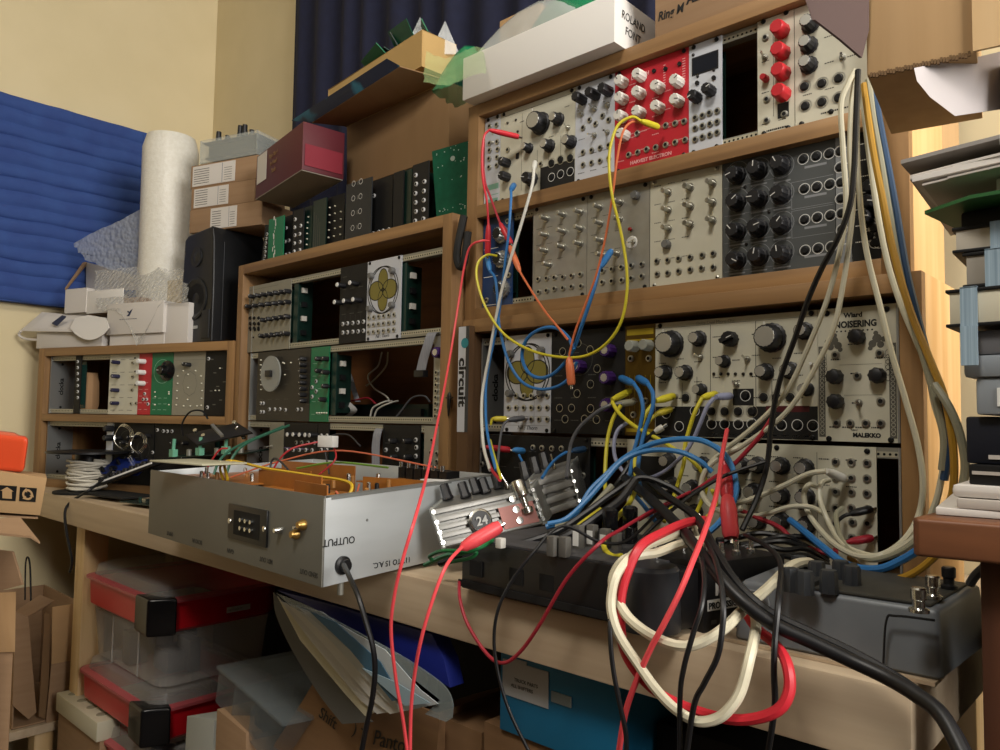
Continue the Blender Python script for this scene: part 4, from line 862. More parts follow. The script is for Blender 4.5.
z0c = zz(70, 313, 4); c = carton(xx(65, 300, 4), xx(86, 300, 4), 4, 110, z0c, zz(70, 289, 4), 'open white carton with brown kraft inside, highest of the cartons', open_=True)
c.loc(MB().box(0, 60, 10, 100, T1-z0c+.5, -.3), 'base_tier', [GREYC])
w = xx(122, 300, 4)-xx(86, 300, 4); w0 = xx(86, 300, 4)-xx(65, 300, 4); c.loc(MB().box(w0, w0+w, 2, 4, -4, zz(100, 290, 4)-z0c), 'open_side_flap', [CARDW], bevel=.4)
c.part(MB().hexa([P1(65, 290, 4), P1(66.5, 290, 4), P1(86, 266, 108), P1(83, 266, 108), P1(65, 288, 4), P1(66.5, 288, 4), P1(87, 262, 108), P1(83, 262, 108)]), 'raised_edge', [CARD])
c.part(MB().hexa([P1(86, 290, 108), P1(140, 290, 108), P1(140, 290, 112), P1(86, 290, 112), P1(86, 262, 108), P1(140, 276, 108), P1(140, 276, 112), P1(86, 262, 112)]), 'back_flap', [CARDW])
c.loc(MB().box(w0, w0+w*1.4, 8, 100, -6, 26), 'inner_tray', [CARD])
t = Thing('white_carton', 'flattened white carton lid with logo jutting past the left end of the case', 'carton', P1(22, 333, -10))
m = MB(); A = [P1(21, 331, -14), P1(72, 332, -18), P1(92, 318, 10), P1(42, 313, 10)]; m.flat(A, (0, 0, 1), 2.5); t.part(m, 'lid', [GREYC])
m = MB(); c0 = P1(90, 316, 0); pts_ = [P1(70+39*k/8, 330+10*math.sin(PI*k/8)+(-2 if k in (0, 8) else 0), -22) for k in range(9)]; m.flat(pts_+[P1(106, 318, -6), P1(88, 315, -4), P1(75, 318, -6)], (-.3, 1, .1), 1.6); t.part(m, 'round_flap', [CARDW])
m = MB(); m.flat([P1(52, 324, -16.6), P1(62, 316.5, -15), P1(66, 317.5, -15), P1(57, 326, -16.6)], (0, 0, 1), 3); t.part(m, 'printed_logo', [INKB])
m = MB(); m.tube(curve([P1(21, 331, -14), P1(19, 335, -12), P1(26, 339, -8), P1(40, 340, -4)], 6), 3, 6); t.part(m, 'curled_edge', [GREYC])
# kraft bag seen through wrap
t = Thing('paper_bag', 'tan paper bag between the bubble wrap roll and the speaker', 'bag', F1.pt(xx(150, 270, 60), 60, T1+70)); t.part(slab(MB(), F1.pt(xx(150, 270, 60), 60, T1+86), F1.r*((xx(183, 270, 60)-xx(150, 270, 60))*.98), F1.n*30, Vector((0, 0, 62))), 'bag', [mat('pale kraft paper', '#cdb890', .8)], bevel=2)
t.part(slab(MB(), F1.pt(xx(150, 270, 60), 62, T1+.5), F1.r*60, F1.n*26, Vector((0, 0, 85))), 'lower_fold', [mat('pale kraft paper', '#cdb890', .8)], bevel=2)
# ------------------------------------------------------------------ grey chassis on the front of the bench
BT = -148.0
METSHADE = mat('shaded chassis metal', '#706f68', .45, .25, '#6b6a63', (9, 9, 9))  # front darker, other walls lighter: window light put into two tones
METLIT = mat('lit chassis metal', '#c3c8ca', .42, .35, '#b9bec0', (5, 5, 30))
FL, NC, BR, BL = Vector((-362, -305, 0)), Vector((88, -327, 0)), Vector((76, -62, 0)), Vector((-350, -50, 0))
t = Thing('equipment_chassis', 'open grey metal chassis full of brown circuit boards, overhanging the bench front', 'chassis', (FL.x, FL.y, BT))
zt = 87; lift = 11
def wall(a, b, z0a, z0b, h, th, mts, name, inward):
    d = (b-a).normalized(); n = Vector((-d.y, d.x, 0))*th*inward
    m = MB().hexa([a+Vector((0, 0, BT+z0a)), b+Vector((0, 0, BT+z0b)), b+n+Vector((0, 0, BT+z0b)), a+n+Vector((0, 0, BT+z0a)), a+Vector((0, 0, BT+z0a+h)), b+Vector((0, 0, BT+z0b+h)), b+n+Vector((0, 0, BT+z0b+h)), a+n+Vector((0, 0, BT+z0a+h))])
    return t.part(m, name, mts, bevel=.4)
wall(FL, NC, 0, 0, zt, 1.6, [METSHADE], 'front_panel', 1)
wall(NC, BR, 0, lift, zt-2, 1.6, [METLIT], 'side_panel', 1)
wall(BR, BL, lift, lift, zt-2, 1.6, [METLIT], 'back_panel', 1)
wall(BL, FL, lift, 0, zt-2, 1.6, [METLIT], 'side_panel', 1)
m = MB().hexa([FL+Vector((2, 2, BT+1)), NC+Vector((-2, 2, BT+1)), BR+Vector((-2, -2, BT+lift+1)), BL+Vector((2, -2, BT+lift+1)), FL+Vector((2, 2, BT+3)), NC+Vector((-2, 2, BT+3)), BR+Vector((-2, -2, BT+lift+3)), BL+Vector((2, -2, BT+lift+3))]); t.part(m, 'bottom_plate', [mat('lit chassis metal', '')])
d = (BR-NC).normalized(); m = MB().hexa([NC+Vector((0, 8, BT+zt-4)), BR+Vector((0, -4, BT+lift+zt-4)), BR+Vector((-12, -4, BT+lift+zt-4)), NC+Vector((-12, 8, BT+zt-4)), NC+Vector((0, 8, BT+zt-1)), BR+Vector((0, -4, BT+lift+zt-1)), BR+Vector((-12, -4, BT+lift+zt-1)), NC+Vector((-12, 8, BT+zt-1))]); t.part(m, 'folded_lip', [mat('dull edge', '#7c7e7c', .5, .3)])
dF = (NC-FL).normalized(); nF = Vector((dF.y, -dF.x, 0)); fa = math.atan2(dF.y, dF.x)
def fp(s, z, o=0): return FL+dF*s+nF*o+Vector((0, 0, BT+z))
def pF(u, v):       # pixel on the front plate -> (s, z)
    D_ = ray(u, v); k = (FL+Vector((0, 0, 0))-CAM).dot(nF)/D_.dot(nF); q = CAM+D_*k-FL; return q.dot(dF), q.z-BT
zc = Z(150, 480, .18)
q = [pF(*zc(x, y)) for x, y in ((440, 320), (655, 375), (660, 170), (440, 128))]
x0, x1, z0, z1 = q[0][0], q[1][0], (q[0][1]+q[1][1])/2, (q[2][1]+q[3][1])/2
m = MB(); slab(m, fp(x0, z0), dF*(x1-x0), nF*2.5, Vector((0, 0, z1-z0)), 0); c = t.part(m, 'power_inlet', [BLKP], bevel=.8)
iw = x1-x0
m = MB(); slab(m, fp(x0+iw*.17, z0+6, 2.4), dF*iw*.66, nF*.6, Vector((0, 0, z1-z0-12)), 0)
o = t.part(m, 'socket_recess', [HOLE]); o.parent = c; 
pins = MB()
for a in range(3):
    for b in range(2): p = fp(x0+iw*(.4+a*.13), z0+15+b*9, 3); pins.cyl(p, p+nF*3, 2.4, 8)
o = t.part(pins, 'contact_pins', [STEEL]); o.parent = c
for xq in (x0+5, x1-5): p = fp(xq, (z0+z1)/2, 2.5); o = t.part(MB().lathe([(3.5, 0), (3.2, 1), (1, 1.8)], p, nF, 12), 'screw', [STEEL]); o.parent = c
for (px_, py_, mt, r) in ((727, 278, STEEL, 4), (858, 248, mat('worn brass', '#a58348', .35, .8), 5.5), (820, 300, mat('worn brass', '#a58348', .35, .8), 5.5), (835, 262, STEEL, 2.5)):
    s_, z_ = pF(*zc(px_, py_)); t.part(MB().lathe([(r, 0), (r, 3), (r*.7, 6), (r*.6, 8)], fp(s_, z_), nF, 12), 'terminal', [mt])
UPSIDE = lambda a: (-PI/2, 0, a)   # printed upside down: the chassis stands on its head
def uptext(s, p, size, ang, al='CENTER', ink=None):
    e_ = Vector(p)-t.o; o = ob('lettering', text_mesh(s, size, ink or INK, .1, None, .1, al), t.e, e_); 
    o.rotation_euler = (Matrix.Rotation(ang, 3, 'Z') @ Matrix.Rotation(PI/2, 3, 'X') @ Matrix.Rotation(PI, 3, 'Z')).to_euler(); return o
for (px_, py_, s_) in ((110, 300, 'INPUT'), (262, 345, 'ECHO IN'), (447, 398, 'GAIN'), (645, 450, 'MIX OUT'), (882, 522, 'SEND OUT')):
    a_, z_ = pF(*zc(px_, py_)); uptext(s_, fp(a_, max(z_, 5)+3, .3), 7, fa, ink=mat('worn black ink', '#34332f', .6))
dS = (BR-NC).normalized(); nS = Vector((dS.y, -dS.x, 0)); sa = math.atan2(dS.y, dS.x)
def pS(u, v):
    D_ = ray(u, v); k = (NC-CAM).dot(nS)/D_.dot(nS); q = CAM+D_*k-NC; return q.dot(dS), q.z-BT
def sp(s, z, o=0): return NC+dS*s+nS*o+Vector((0, 0, BT+z))
for (u, v, s_, sz) in ((339, 538, 'OUTPUT', 10), (392, 560, '117 TO 15 A.C.', 8)):
    a_, z_ = pS(u, v); uptext(s_, sp(a_, z_, .4), sz, sa)
a_, z_ = pS(342, 565); p = sp(a_, z_); t.part(MB().lathe([(9, 0), (9, 3), (6.5, 4), (6, 8)], p, nS, 18), 'cable_grommet', [BLKP])
a_, z_ = pS(367, 520); t.part(MB().lathe([(1.6, 0), (1.2, .8)], sp(a_, z_), nS, 8), 'scratch_dimple', [mat('dull edge', '')])
p = dep(345, 590, 745); t.part(MB().cyl((80, -300, BT-12), (80, -300, BT+2), 3.2, 10), 'foot_stud', [ALUD])
# boards and wiring inside
BRN = mat('brown phenolic board', '#945a25', .35, 0, '#a3672c', (40, 40, 40))
def lift_z(y): return BT+3+(y+310)/260*lift
cx, cy = -140, -190
for (x, y, w, h, yaw, z) in ((-330, -120, 170, 52, 4, 44), (-170, -250, 150, 50, -3, 46), (-20, -200, 90, 48, 12, 46), (-250, -200, 120, 46, 0, 48), (-40, -280, 80, 44, -8, 48)):
    a, n = rv(yaw); p = Vector((x, y, BT+z)); m = MB(); slab(m, p, a*w, n*1.8, Vector((0, 0, h))); t.part(m, 'circuit_board', [BRN])
for (x, y, w, d_, z) in ((-345, -285, 190, 150, 78), (-130, -300, 120, 70, 76), (-60, -180, 118, 105, 84)):
    a, n = rv(2); m = MB(); slab(m, Vector((x, y, BT+z)), a*w, n*d_, Vector((0, 0, 1.8))); t.part(m, 'circuit_board', [BRN])
m = MB()
for k in range(6):
    p = Vector((-66+k*19, -108-k*3, BT+78)); slab(m, p, Vector((13, 0, 0)), Vector((0, 22, 0)), Vector((0, 0, 22)), 0); m.cyl(p+Vector((6, 0, 22)), p+Vector((6, 0, 29)), 2.6, 8, 1)
t.part(m, 'relay_row', [BLKP, STEEL])
p = dep(408, 478, 900); m = MB(); slab(m, Vector((48, -170, BT+80)), Vector((30, 8, 0)), Vector((-3, 12, 0)), Vector((0, 0, 14))); t.part(m, 'connector', [WHITE], bevel=.6)
rr = random.Random(21); WC = [('#c9a52a', 'yellow wire'), ('#a3262a', 'dark red wire'), ('#2f5f4c', 'green wire'), ('#c0674a', 'orange wire'), ('#2a2a2e', 'black wire'), ('#6f9a36', 'lime wire')]
wires = [(0, [(-215, -268, 80), (-230, -262, 104), (-150, -250, 98), (-60, -240, 94), (10, -240, 90), (20, -252, 72)], 1.9), (0, [(-225, -268, 78), (-240, -266, 96), (-215, -264, 104)], 1.7),
         (1, [(-330, -250, 70), (-310, -235, 112), (-300, -225, 118)], 1.3), (1, [(-190, -230, 76), (-170, -210, 118), (-150, -170, 132)], 1.3), (3, [(-260, -240, 80), (-200, -200, 104), (-120, -160, 120), (20, -120, 104)], 1.1),
         (4, [(-150, -250, 70), (-160, -235, 110), (-90, -245, 84), (-70, -262, 62)], 1.4), (5, [(-240, -150, 90), (-160, -140, 102), (-60, -130, 100)], 1.5), (2, [(-300, -230, 70), (-310, -200, 118), (-345, -100, 150)], 2.0),
         (2, [(-318, -240, 66), (-330, -210, 110), (-362, -100, 148)], 2.0), (4, [(-190, -130, 84), (-215, -120, 130), (-180, -110, 140), (-120, -130, 126)], 1.2), (1, [(-140, -160, 128), (-120, -170, 108), (-140, -190, 82)], 1.2), (3, [(-10, -245, 80), (12, -240, 60), (20, -235, 90)], 1.2)]
for k, (c_, P_, r_) in enumerate(wires):
    t.part(MB().tube(curve([(x, y, BT+z) for x, y, z in P_], 7), r_, 6), 'wire', [mat(WC[c_][1], WC[c_][0], .45)])
m = MB(); slab(m, Vector((-152, -176, BT+124)), Vector((26, 5, 0)), Vector((-3, 12, 0)), Vector((0, 0, 15))); o = t.part(m, 'connector', [WHITE], bevel=.8)
rr = random.Random(4); m = MB()
for k in range(26):
    p = Vector((rr.uniform(-335, 60), rr.uniform(-285, -130), BT+rr.uniform(76, 84))); m.lathe([(2.6, 0), (2.6, 9), (1.5, 10)], p, UPV, 8, k % 3)
o = t.part(m, 'components', [mat('component brown', '#9a6a35', .4), STEEL, BLKP]); o['kind'] = 'stuff'

# ------------------------------------------------------------------ ribbed aluminium desktop boxes
RIB = mat('satin aluminium extrusion', '#8f8e8a', .42, .7)
def ribbed(label, BLc, BRc, TLc, dvec, nr, name='ribbed_box'):
    t = Thing(name, label, 'synth module', BLc); a = (BRc-BLc); h = (TLc-BLc)
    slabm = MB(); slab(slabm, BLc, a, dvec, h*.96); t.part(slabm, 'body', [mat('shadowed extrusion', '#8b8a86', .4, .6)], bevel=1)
    nn = a.cross(h).normalized(); nn = -nn if nn.dot(dvec) > 0 else nn
    m = MB()
    for k in range(nr): slab(m, BLc+h*(k/nr+.02)+a*.02, a*.96, nn*4, h*(.62/nr))
    t.part(m, 'ribs', [RIB], bevel=.8)
    for f in (0, .965): e_ = MB(); slab(e_, BLc+a*f-h*.02, a*.035, (dvec*1.0)+(nn*0), h*1.02); slab(e_, BLc+a*f-h*.02, a*.035, nn*5, h*1.02); t.part(e_, 'end_plate', [mat('clear end plate', '#9a9c98', .2, .3)], bevel=.5)
    for f in (.02, .98):
        for g in (.12, .37, .62, .88): p = BLc+a*f+h*g+nn*5; t.part(MB().lathe([(2.4, 0), (2.2, 1.6)], p, nn, 10), 'screw', [STEEL])
    return t, a, h, nn
B0, B1, B2_ = dep(441, 549, 800), dep(545, 524, 845), dep(428.5, 509, 812)
dv = Vector((-14, 34, 10)); t, a, h, nn = ribbed('silver ribbed metal box with a row of dark knobs, red plug in its front', B0, B1, B2_, dv, 5)
un = h.normalized()
for k, f in enumerate((.1, .30, .38, .50, .60)): p = B0+a*f+h*.98+dv*(.4 if k % 2 else .62); t.part(MB().lathe([(6.2, 0), (6.2, 3), (5.4, 4), (5.0, 17), (4.2, 18)], p, un, 12, 0, .8), 'knob', [DKNOB])
p = B0+a*.71+h*.98+dv*.4; t.part(MB().cyl(p, p+un*8, 2.6, 8).cyl(p+un*8, p+un*20+a.normalized()*-3, 1.2, 8, 0, 1.6), 'toggle_switch', [STEEL])
p = B0+a*.53+h*.42+nn*4; 
p = B0+a*.40+h*.42+nn*4; m = MB().lathe([(13, 0), (13, 5), (11, 6)], p, nn, 24); t.part(m, 'push_button', [STEEL]); m = MB().lathe([(10.5, 0), (10.5, 1.2)], p+nn*5.5, nn, 24); o = t.part(m, 'button_cap', [BLKP]); 
ang = math.atan2(a.y, a.x); o = ob('lettering', text_mesh('24', 13, INKW, .1, None, .3, 'CENTER'), t.e, (p+nn*7.0-un*5-t.o)); o.rotation_euler = (math.radians(86), -math.asin(a.normalized().z), ang)
p = B0+a*.86+h*.84+nn*5; m = MB().lathe([(7, -12), (8.5, -10), (8.5, 6), (4, 8), (4, 18), (7, 20), (7, 26), (4, 28)], p+un*4, -un, 18); t.part(m, 'chrome_plug', [STEEL])
for g in (.22, .5, .78): p = B0+a*.76+h*g+nn*4; t.part(MB().lathe([(4, 0), (4, 3), (2, 3.2)], p, nn, 12), 'jack_socket', [STEEL])
m = MB(); slab(m, B0+a*.60+h*.08+nn*4, a*.34, nn*1.2, h*.55); t.part(m, 'red_film', [mat('reddish reflector film', '#8c5a52', .3, .3)])
C0, C1_, C2_ = dep(537, 520, 868), dep(579, 506, 890), dep(527, 480, 878)
dv2 = Vector((-14, 36, 12)); t, a, h, nn = ribbed('second silver ribbed box, leaning behind the first and farther right', C0, C1_, C2_, dv2, 4)
un = h.normalized()
for k, f in enumerate((-.22, .02, .22)): p = C0+a*max(f, .04)+h*.98+dv2*(.5+.2*k)+(a*-.2 if k == 0 else a*0); t.part(MB().lathe([(6.6, -4), (6.2, 3), (5.4, 4), (5.0, 17), (4.2, 18)], p, un, 12, 0, .8), 'knob', [DKNOB])
p = C0+a*.55+h*.98+dv2*.4; t.part(MB().cyl(p, p+un*7, 2.6, 8).cyl(p+un*7, p+un*18, 1.2, 8, 0, 1.6), 'toggle_switch', [STEEL])
# ------------------------------------------------------------------ black mixer in front of the right-hand case
t = Thing('mixer', 'low black mixer with grey faders and a rounded corner on the bench edge', 'mixer', (193, -243, BT))
xr = 396; H0 = 49
m = MB(); poly = [(193, -243), (xr, -246)]
for k in range(7): an_ = -PI/2+PI/2*k/6; poly.append((xr+18*math.cos(an_), -228+18*math.sin(an_)))
poly += [(430, -150), (425, -90), (185, -85)]
n = len(poly); m.add([(x, y, BT+4) for x, y in poly]+[(x, y, BT+H0) for x, y in poly], [tuple(reversed(range(n))), tuple(range(n, 2*n))]+[(i, (i+1) % n, n+(i+1) % n, n+i) for i in range(n)])
t.part(m, 'body', [mat('black mixer shell', '#19191b', .35)], bevel=1.6)
m = MB(); slab(m, (196, -240, BT+H0), (196, -2, 0), (-6, 150, 0), (0, 0, 1.6)); t.part(m, 'top_plate', [mat('dusty charcoal top', '#3a3a3a', .6, 0, '#47464a', (60, 60, 60))])
m = MB(); slab(m, (190, -244.5, BT+6), (200, -3, 0), (0, 1.5, 0), (0, 0, 6)); t.part(m, 'base_rim', [BLKM])
for x in (205, 255, 290): m = MB(); slab(m, (x, -244.6, BT+18), (16, -.3, 0), (0, 1, 0), (0, 0, 14)); t.part(m, 'headphone_jack', [HOLE])
m = MB().lathe([(24, 0), (24.5, 3), (23, 46), (20, 49)], (392, -232, BT+3), UPV, 32); t.part(m, 'corner_column', [mat('satin black', '#34363a', .3)])
def topz(u, v): return onZ(u, v, BT+H0)
for i, (u, v, hh, w) in enumerate(((546, 556, 17, 8), (558, 557, 17, 8), (572, 550, 22, 8), (586, 548, 21, 8), (599, 550, 19, 8), (611, 552, 17, 7), (495, 548, 9, 7))):
    p = topz(u, v); m = MB(); slab(m, p, (w, 0, 0), (0, w, 0), (0, 0, hh)); o = t.part(m, 'fader_cap', [mat('grey fader cap', '#5d5b56', .55) if i < 6 else WHITEK], bevel=1)
    if 1 < i < 5: m = MB(); slab(m, p+Vector((1, -.5, 4)), (w-2, 0, 0), (0, .5, 0), (0, 0, hh-9)); q_ = t.part(m, 'white_line', [INKW]); q_.parent = o
for i, (u, v) in enumerate(((655, 560), (668, 558), (682, 556), (696, 553), (705, 549), (720, 551), (734, 548))):
    p = topz(u, v); t.part(MB().lathe([(4.4, 0), (4, 11), (3, 12)], p, UPV, 10), 'knob', [DKNOB if i % 2 else STEEL])
for i, (u, v) in enumerate(((610, 548), (630, 545))):
    p = topz(u, v)+Vector((0, 0, 2)); t.part(MB().lathe([(7.2, 0), (7.2, 14), (6.6, 15), (7.2, 16), (7.2, 32), (5, 34)], p, UPV, 16), 'jack_plug', [mat('glossy black', '#121214', .2)])
t2 = Thing('effects_unit', 'black unit with white lettering on its end, behind the mixer corner', 'effects unit', (424, -206, BT))
N_ = onZ(690, 620, BT); 
a_, n_ = rv(74); m = MB(); slab(m, (0, 0, 0), (-60, 12, 0), a_*96, (0, 0, 54)); t2.loc(m, 'body', [mat('black unit shell', '#101012', .45)], bevel=1.2)
nrm = -n_ if (-n_).x > 0 else n_
def ltr(s, d_, z, size, bold=.3): o = ob('lettering', text_mesh(s, size, INKW, .1, None, bold), t2.e, (a_*d_+nrm*.5+Vector((0, 0, z)))); o.rotation_euler = (PI/2, 0, math.radians(74)); return o
ltr('M 7', 12, 28, 17); m = MB(); slab(m, a_*4+nrm*.2+Vector((0, 0, 16.5)), a_*58, nrm*.3, Vector((0, 0, 8.5))); t2.loc(m, 'white_band', [INKW]); o = ob('lettering', text_mesh('PROFESSIONAL', 7, INK, .1, None, .2, 'LEFT', 0, .95), t2.e, (a_*5+nrm*.8+Vector((0, 0, 18)))); o.rotation_euler = (PI/2, 0, math.radians(74))
for k in range(3): m = MB(); slab(m, a_*(8+k*14)+nrm*.2+Vector((0, 0, 6)), a_*6, nrm*.3, Vector((0, 0, 3))); t2.loc(m, 'slot', [mat('slot grey', '#3b3b3d', .5)])
for k in range(4): p = a_*(20+k*18)+Vector((-14, 0, 54)); t2.loc(MB().lathe([(4, 0), (4, 4), (2.4, 5), (2.2, 12)], p, UPV, 10), 'jack_socket', [STEEL])
# ------------------------------------------------------------------ grey multi-effects pedal
PG = mat('dark grey pedal shell', '#74797e', .42, .1, '#6e7378', (30, 30, 30))
t = Thing('effects_pedal', 'dark grey multi-effects pedal with chrome footswitches at the bench right end', 'effects pedal', (440, -208, BT+3))
m = MB(); X0_, X1_ = 452, 589
m.hexa([(X0_, -212, BT+3), (X1_, -207, BT+3), (X1_+4, -90, BT+3), (X0_-6, -90, BT+3), (X0_+3, -206, BT+46), (X1_-3, -200, BT+46), (X1_, -94, BT+47), (X0_-3, -94, BT+47)])
t.part(m, 'shell', [PG], bevel=4, seg=3)
m = MB().hexa([(X0_+50, -203, BT+46.4), (X1_-8, -198, BT+46.4), (X1_-6, -102, BT+46.6), (X0_+50, -102, BT+46.6), (X0_+50, -203, BT+48.4), (X1_-8, -198, BT+48.4), (X1_-6, -102, BT+48.6), (X0_+50, -102, BT+48.6)]); t.part(m, 'top_plate', [mat('dusty dark top', '#33332f', .6, 0, '#3e3d38', (50, 50, 50))], bevel=.8)
m = MB().hexa([(X0_+48, -206, BT+46), (X0_+56, -206, BT+46), (X0_+54, -98, BT+47), (X0_+46, -98, BT+47), (X0_+48, -206, BT+52), (X0_+56, -206, BT+52), (X0_+54, -98, BT+52), (X0_+46, -98, BT+52)]); t.part(m, 'ridge_bar', [mat('ridge', '#2c2d2e', .5)], bevel=1.4)
m = MB(); m.tube(curve([(X1_-33, -213, BT+7), (X1_-31, -212, BT+36), (X1_-25, -211.5, BT+40), (X1_-3, -210, BT+41)], 6), .8, 6); t.part(m, 'moulded_seam', [BLKM])
m = MB(); m.tube(curve([(X0_+6, -211, BT+40), (X0_+22, -211.5, BT+40), (X0_+27, -212, BT+34), (X0_+29, -212.5, BT+8)], 6), .9, 6); t.part(m, 'moulded_seam', [mat('seam highlight', '#7b8085', .3)])
def pz(u, v, z): return onZ(u, v, z)
for (u, v, z) in ((919, 612, BT+49), (933, 598, BT+49), (949, 588, BT+49)):
    p = pz(u, v, z); t.part(MB().lathe([(6, 0), (6, 2), (3.6, 3), (3.6, 7), (4.6, 8), (4.6, 14), (3.6, 15)], p, UPV, 16), 'footswitch', [STEEL if u < 945 else BLKP])
for i, (u, v) in enumerate(((791, 588), (805, 591), (817, 580), (829, 590), (841, 579), (800, 574), (852, 585))):
    p = pz(u, v+3, BT+46); t.part(MB().lathe([(6.4, 0), (6.2, 14), (5.4, 16)], p, UPV, 18, 0, .7), 'knob', [mat('grey ribbed knob', '#35383c', .4)])
m = MB(); slab(m, (440, -214, BT+.3), (146, 2, 0), (0, 30, 0), (0, 0, 2.4)); o = mb_obj(m, 'wood_strip', [PINEX], origin=(440, -214, BT)); tag(o, 'thin wooden strip under the front of the grey pedal', 'wood strip')
# ------------------------------------------------------------------ left end of the bench: spool, boards
p = onZ(88, 489, BT); p = F1.pt(F1.px(87, 480, -50)[0], -50, BT)
t = Thing('cable_spool', 'black spool wound with white cable before the left case', 'spool', p)
t.loc(MB().lathe([(62, 0), (62, 4)], (0, 0, .3), UPV, 36), 'flange', [BLKM]); t.loc(MB().lathe([(24, 4), (24, 82)], (0, 0, 0), UPV, 24), 'core', [BLKP]); t.loc(MB().lathe([(78, 0), (78, 4), (70, 5)], (0, 0, 82), UPV, 40), 'flange', [BLKP])
m = MB(); pts_ = []
rr = random.Random(2)
for k in range(260):
    a_ = k*.42; pts_.append((math.cos(a_)*(33+4*math.sin(k*.31)+k % 3), math.sin(a_)*(33+4*math.sin(k*.31)+k % 3), 8+60*abs(((k/43) % 2)-1)+rr.uniform(-1, 1)))
m.tube(pts_, 2.6, 6); t.loc(m, 'wound_cable', [mat('off white cable', '#cfc9ba', .5)])
def board(label, c, w, d, h, yaw, pitch, roll, mats, comps=10, seed=0, name='circuit_board', cm=None):
    t = Thing(name, label, 'circuit board', c); t.e.rotation_euler = (math.radians(pitch), math.radians(roll), math.radians(yaw)); r = random.Random(seed)
    t.loc(MB().box(-w/2, w/2, -d/2, d/2, 0, 1.6), 'board', [mats[0]], smooth=False)
    for k in range(comps):
        x, y = r.uniform(-w/2+6, w/2-6), r.uniform(-d/2+5, d/2-5); ky = r.choice((0, 1, 2)); mt = mats[1+k % (len(mats)-1)]
        m = MB()
        if ky == 0: m.box(x-5, x+5, y-3, y+3, 1.6, 6)
        elif ky == 1: m.lathe([(3.2, 0), (3, h), (1.5, h+1)], (x, y, 1.6), UPV, 10)
        else: m.box(x-7, x+7, y-2, y+2, 1.6, h*.7)
        t.loc(m, 'component', [mt])
    return t
BLUEB = mat('royal blue circuit board', '#18296a', .4); LG = mat('mint green potentiometer', '#6fb195', .45)
def f1(u, v, y): x, z = F1.px(u, v, y); return F1.pt(x, y, max(z, BT+1))
board('blue circuit board sloping behind the white-striped black one', f1(128, 466, -20), 110, 60, 12, 20, 34, 0, [BLUEB, BLKP, STEEL, BLKM], 12, 3)
board('dark green board lying flat at the left of the grey chassis', Vector((-640, -150, BT+6)), 180, 90, 9, 8, 0, 0, [DG, GREEND, STEEL, BLKP], 20, 4)
t = Thing('keyboard_circuit', 'long black board edged with white, propped up left of the grey chassis', 'circuit board', f1(95, 487, -90)); A_ = f1(90, 489, -95); B_ = f1(152, 466, -75)
m = MB(); slab(m, A_, B_-A_, Vector((-12, 60, 14)), Vector((0, -1, 5))); t.part(m, 'board', [BLKP]); m = MB(); slab(m, A_+Vector((0, -2, 4)), B_-A_, Vector((0, 2, 0)), Vector((0, 0, 3.4))); t.part(m, 'white_edge', [WHITE])
for k in range(9): p = A_+(B_-A_)*(.08+k*.1)+Vector((-2, 12, 6)); t.part(MB().lathe([(6, 0), (5.5, 12), (4, 13)], p, UPV, 12), 'knob', [DKNOB])
m = MB(); slab(m, f1(80, 494, -120), Vector((150, 20, 0)), Vector((-10, 70, 0)), Vector((0, 0, 3))); t.part(m, 'lower_board', [BLKM])
# board with mint potentiometers leaning, and black panel
bz = BT+84
t = Thing('circuit_board', 'propped board with mint green potentiometers, resting behind the chassis corner', 'circuit board', f1(205, 452, -40))
a0 = f1(168, 458, -62); a1 = f1(246, 454, -62); m = MB(); slab(m, a0, a1-a0, Vector((-18, 60, 6)), Vector((0, 0, 2))); t.part(m, 'board', [DG])
for f in (.07, .42, .75): p = a0+(a1-a0)*f+Vector((0, 0, 2)); t.part(MB().box(p.x-8, p.x+8, p.y-5, p.y+5, p.z, p.z+14).cyl(p+Vector((0, 0, 14)), p+Vector((2, 0, 34)), 3.4, 10), 'potentiometer', [LG])
for f in (.24, .6, .9): p = a0+(a1-a0)*f+Vector((0, 6, 2)); t.part(MB().lathe([(5, 0), (5, 12), (3, 13)], p, UPV, 12), 'capacitor', [ALUD])
P0, P1_, P2_ = f1(185, 434, -30), f1(216, 428, -34), f1(196, 452, -60)
m = MB(); slab(m, f1(186, 436, -30), f1(238, 424, -34)-f1(186, 436, -30), f1(198, 446, -70)-f1(186, 436, -30), Vector((2, -3, 3))); o = t.part(m, 'upper_panel', [BLKP], bevel=.6)
m = MB(); slab(m, f1(211, 427, -35), f1(214, 426, -35)-f1(211, 427, -35), f1(221, 438, -70)-f1(211, 427, -35), Vector((1, -2, 5))); o = t.part(m, 'silver_strip', [ALU])
for k, (u, v) in enumerate(((238, 430), (241, 434), (244, 438), (235, 424), (196, 432), (204, 437))): p = f1(u, v, -50); t.part(MB().lathe([(4, 0), (4, 6)], p, Vector((.4, -.6, .7)), 10), 'socket', [STEEL])
m = MB(); m.tube(curve([f1(183, 436, -30), f1(182, 424, -34), f1(190, 412, -40), f1(202, 411, -38), f1(208, 419, -30)], 8), 1.8, 6); t.part(m, 'wire', [BLKP])
m = MB(); m.lathe([(95, 0), (95, 3)], f1(210, 466, -60)+Vector((30, 0, 0)), UPV, 40); 
pq = onZ(196, 463, -46); t = Thing('metal_plate', 'pale enamel plate lying on the back left corner of the grey chassis', 'plate', pq, rotz=.12); t.loc(MB().box(-58, 60, -30, 34, 0, 2.4), 'plate', [mat('pale enamel plate', '#b9b69c', .35)], bevel=1)
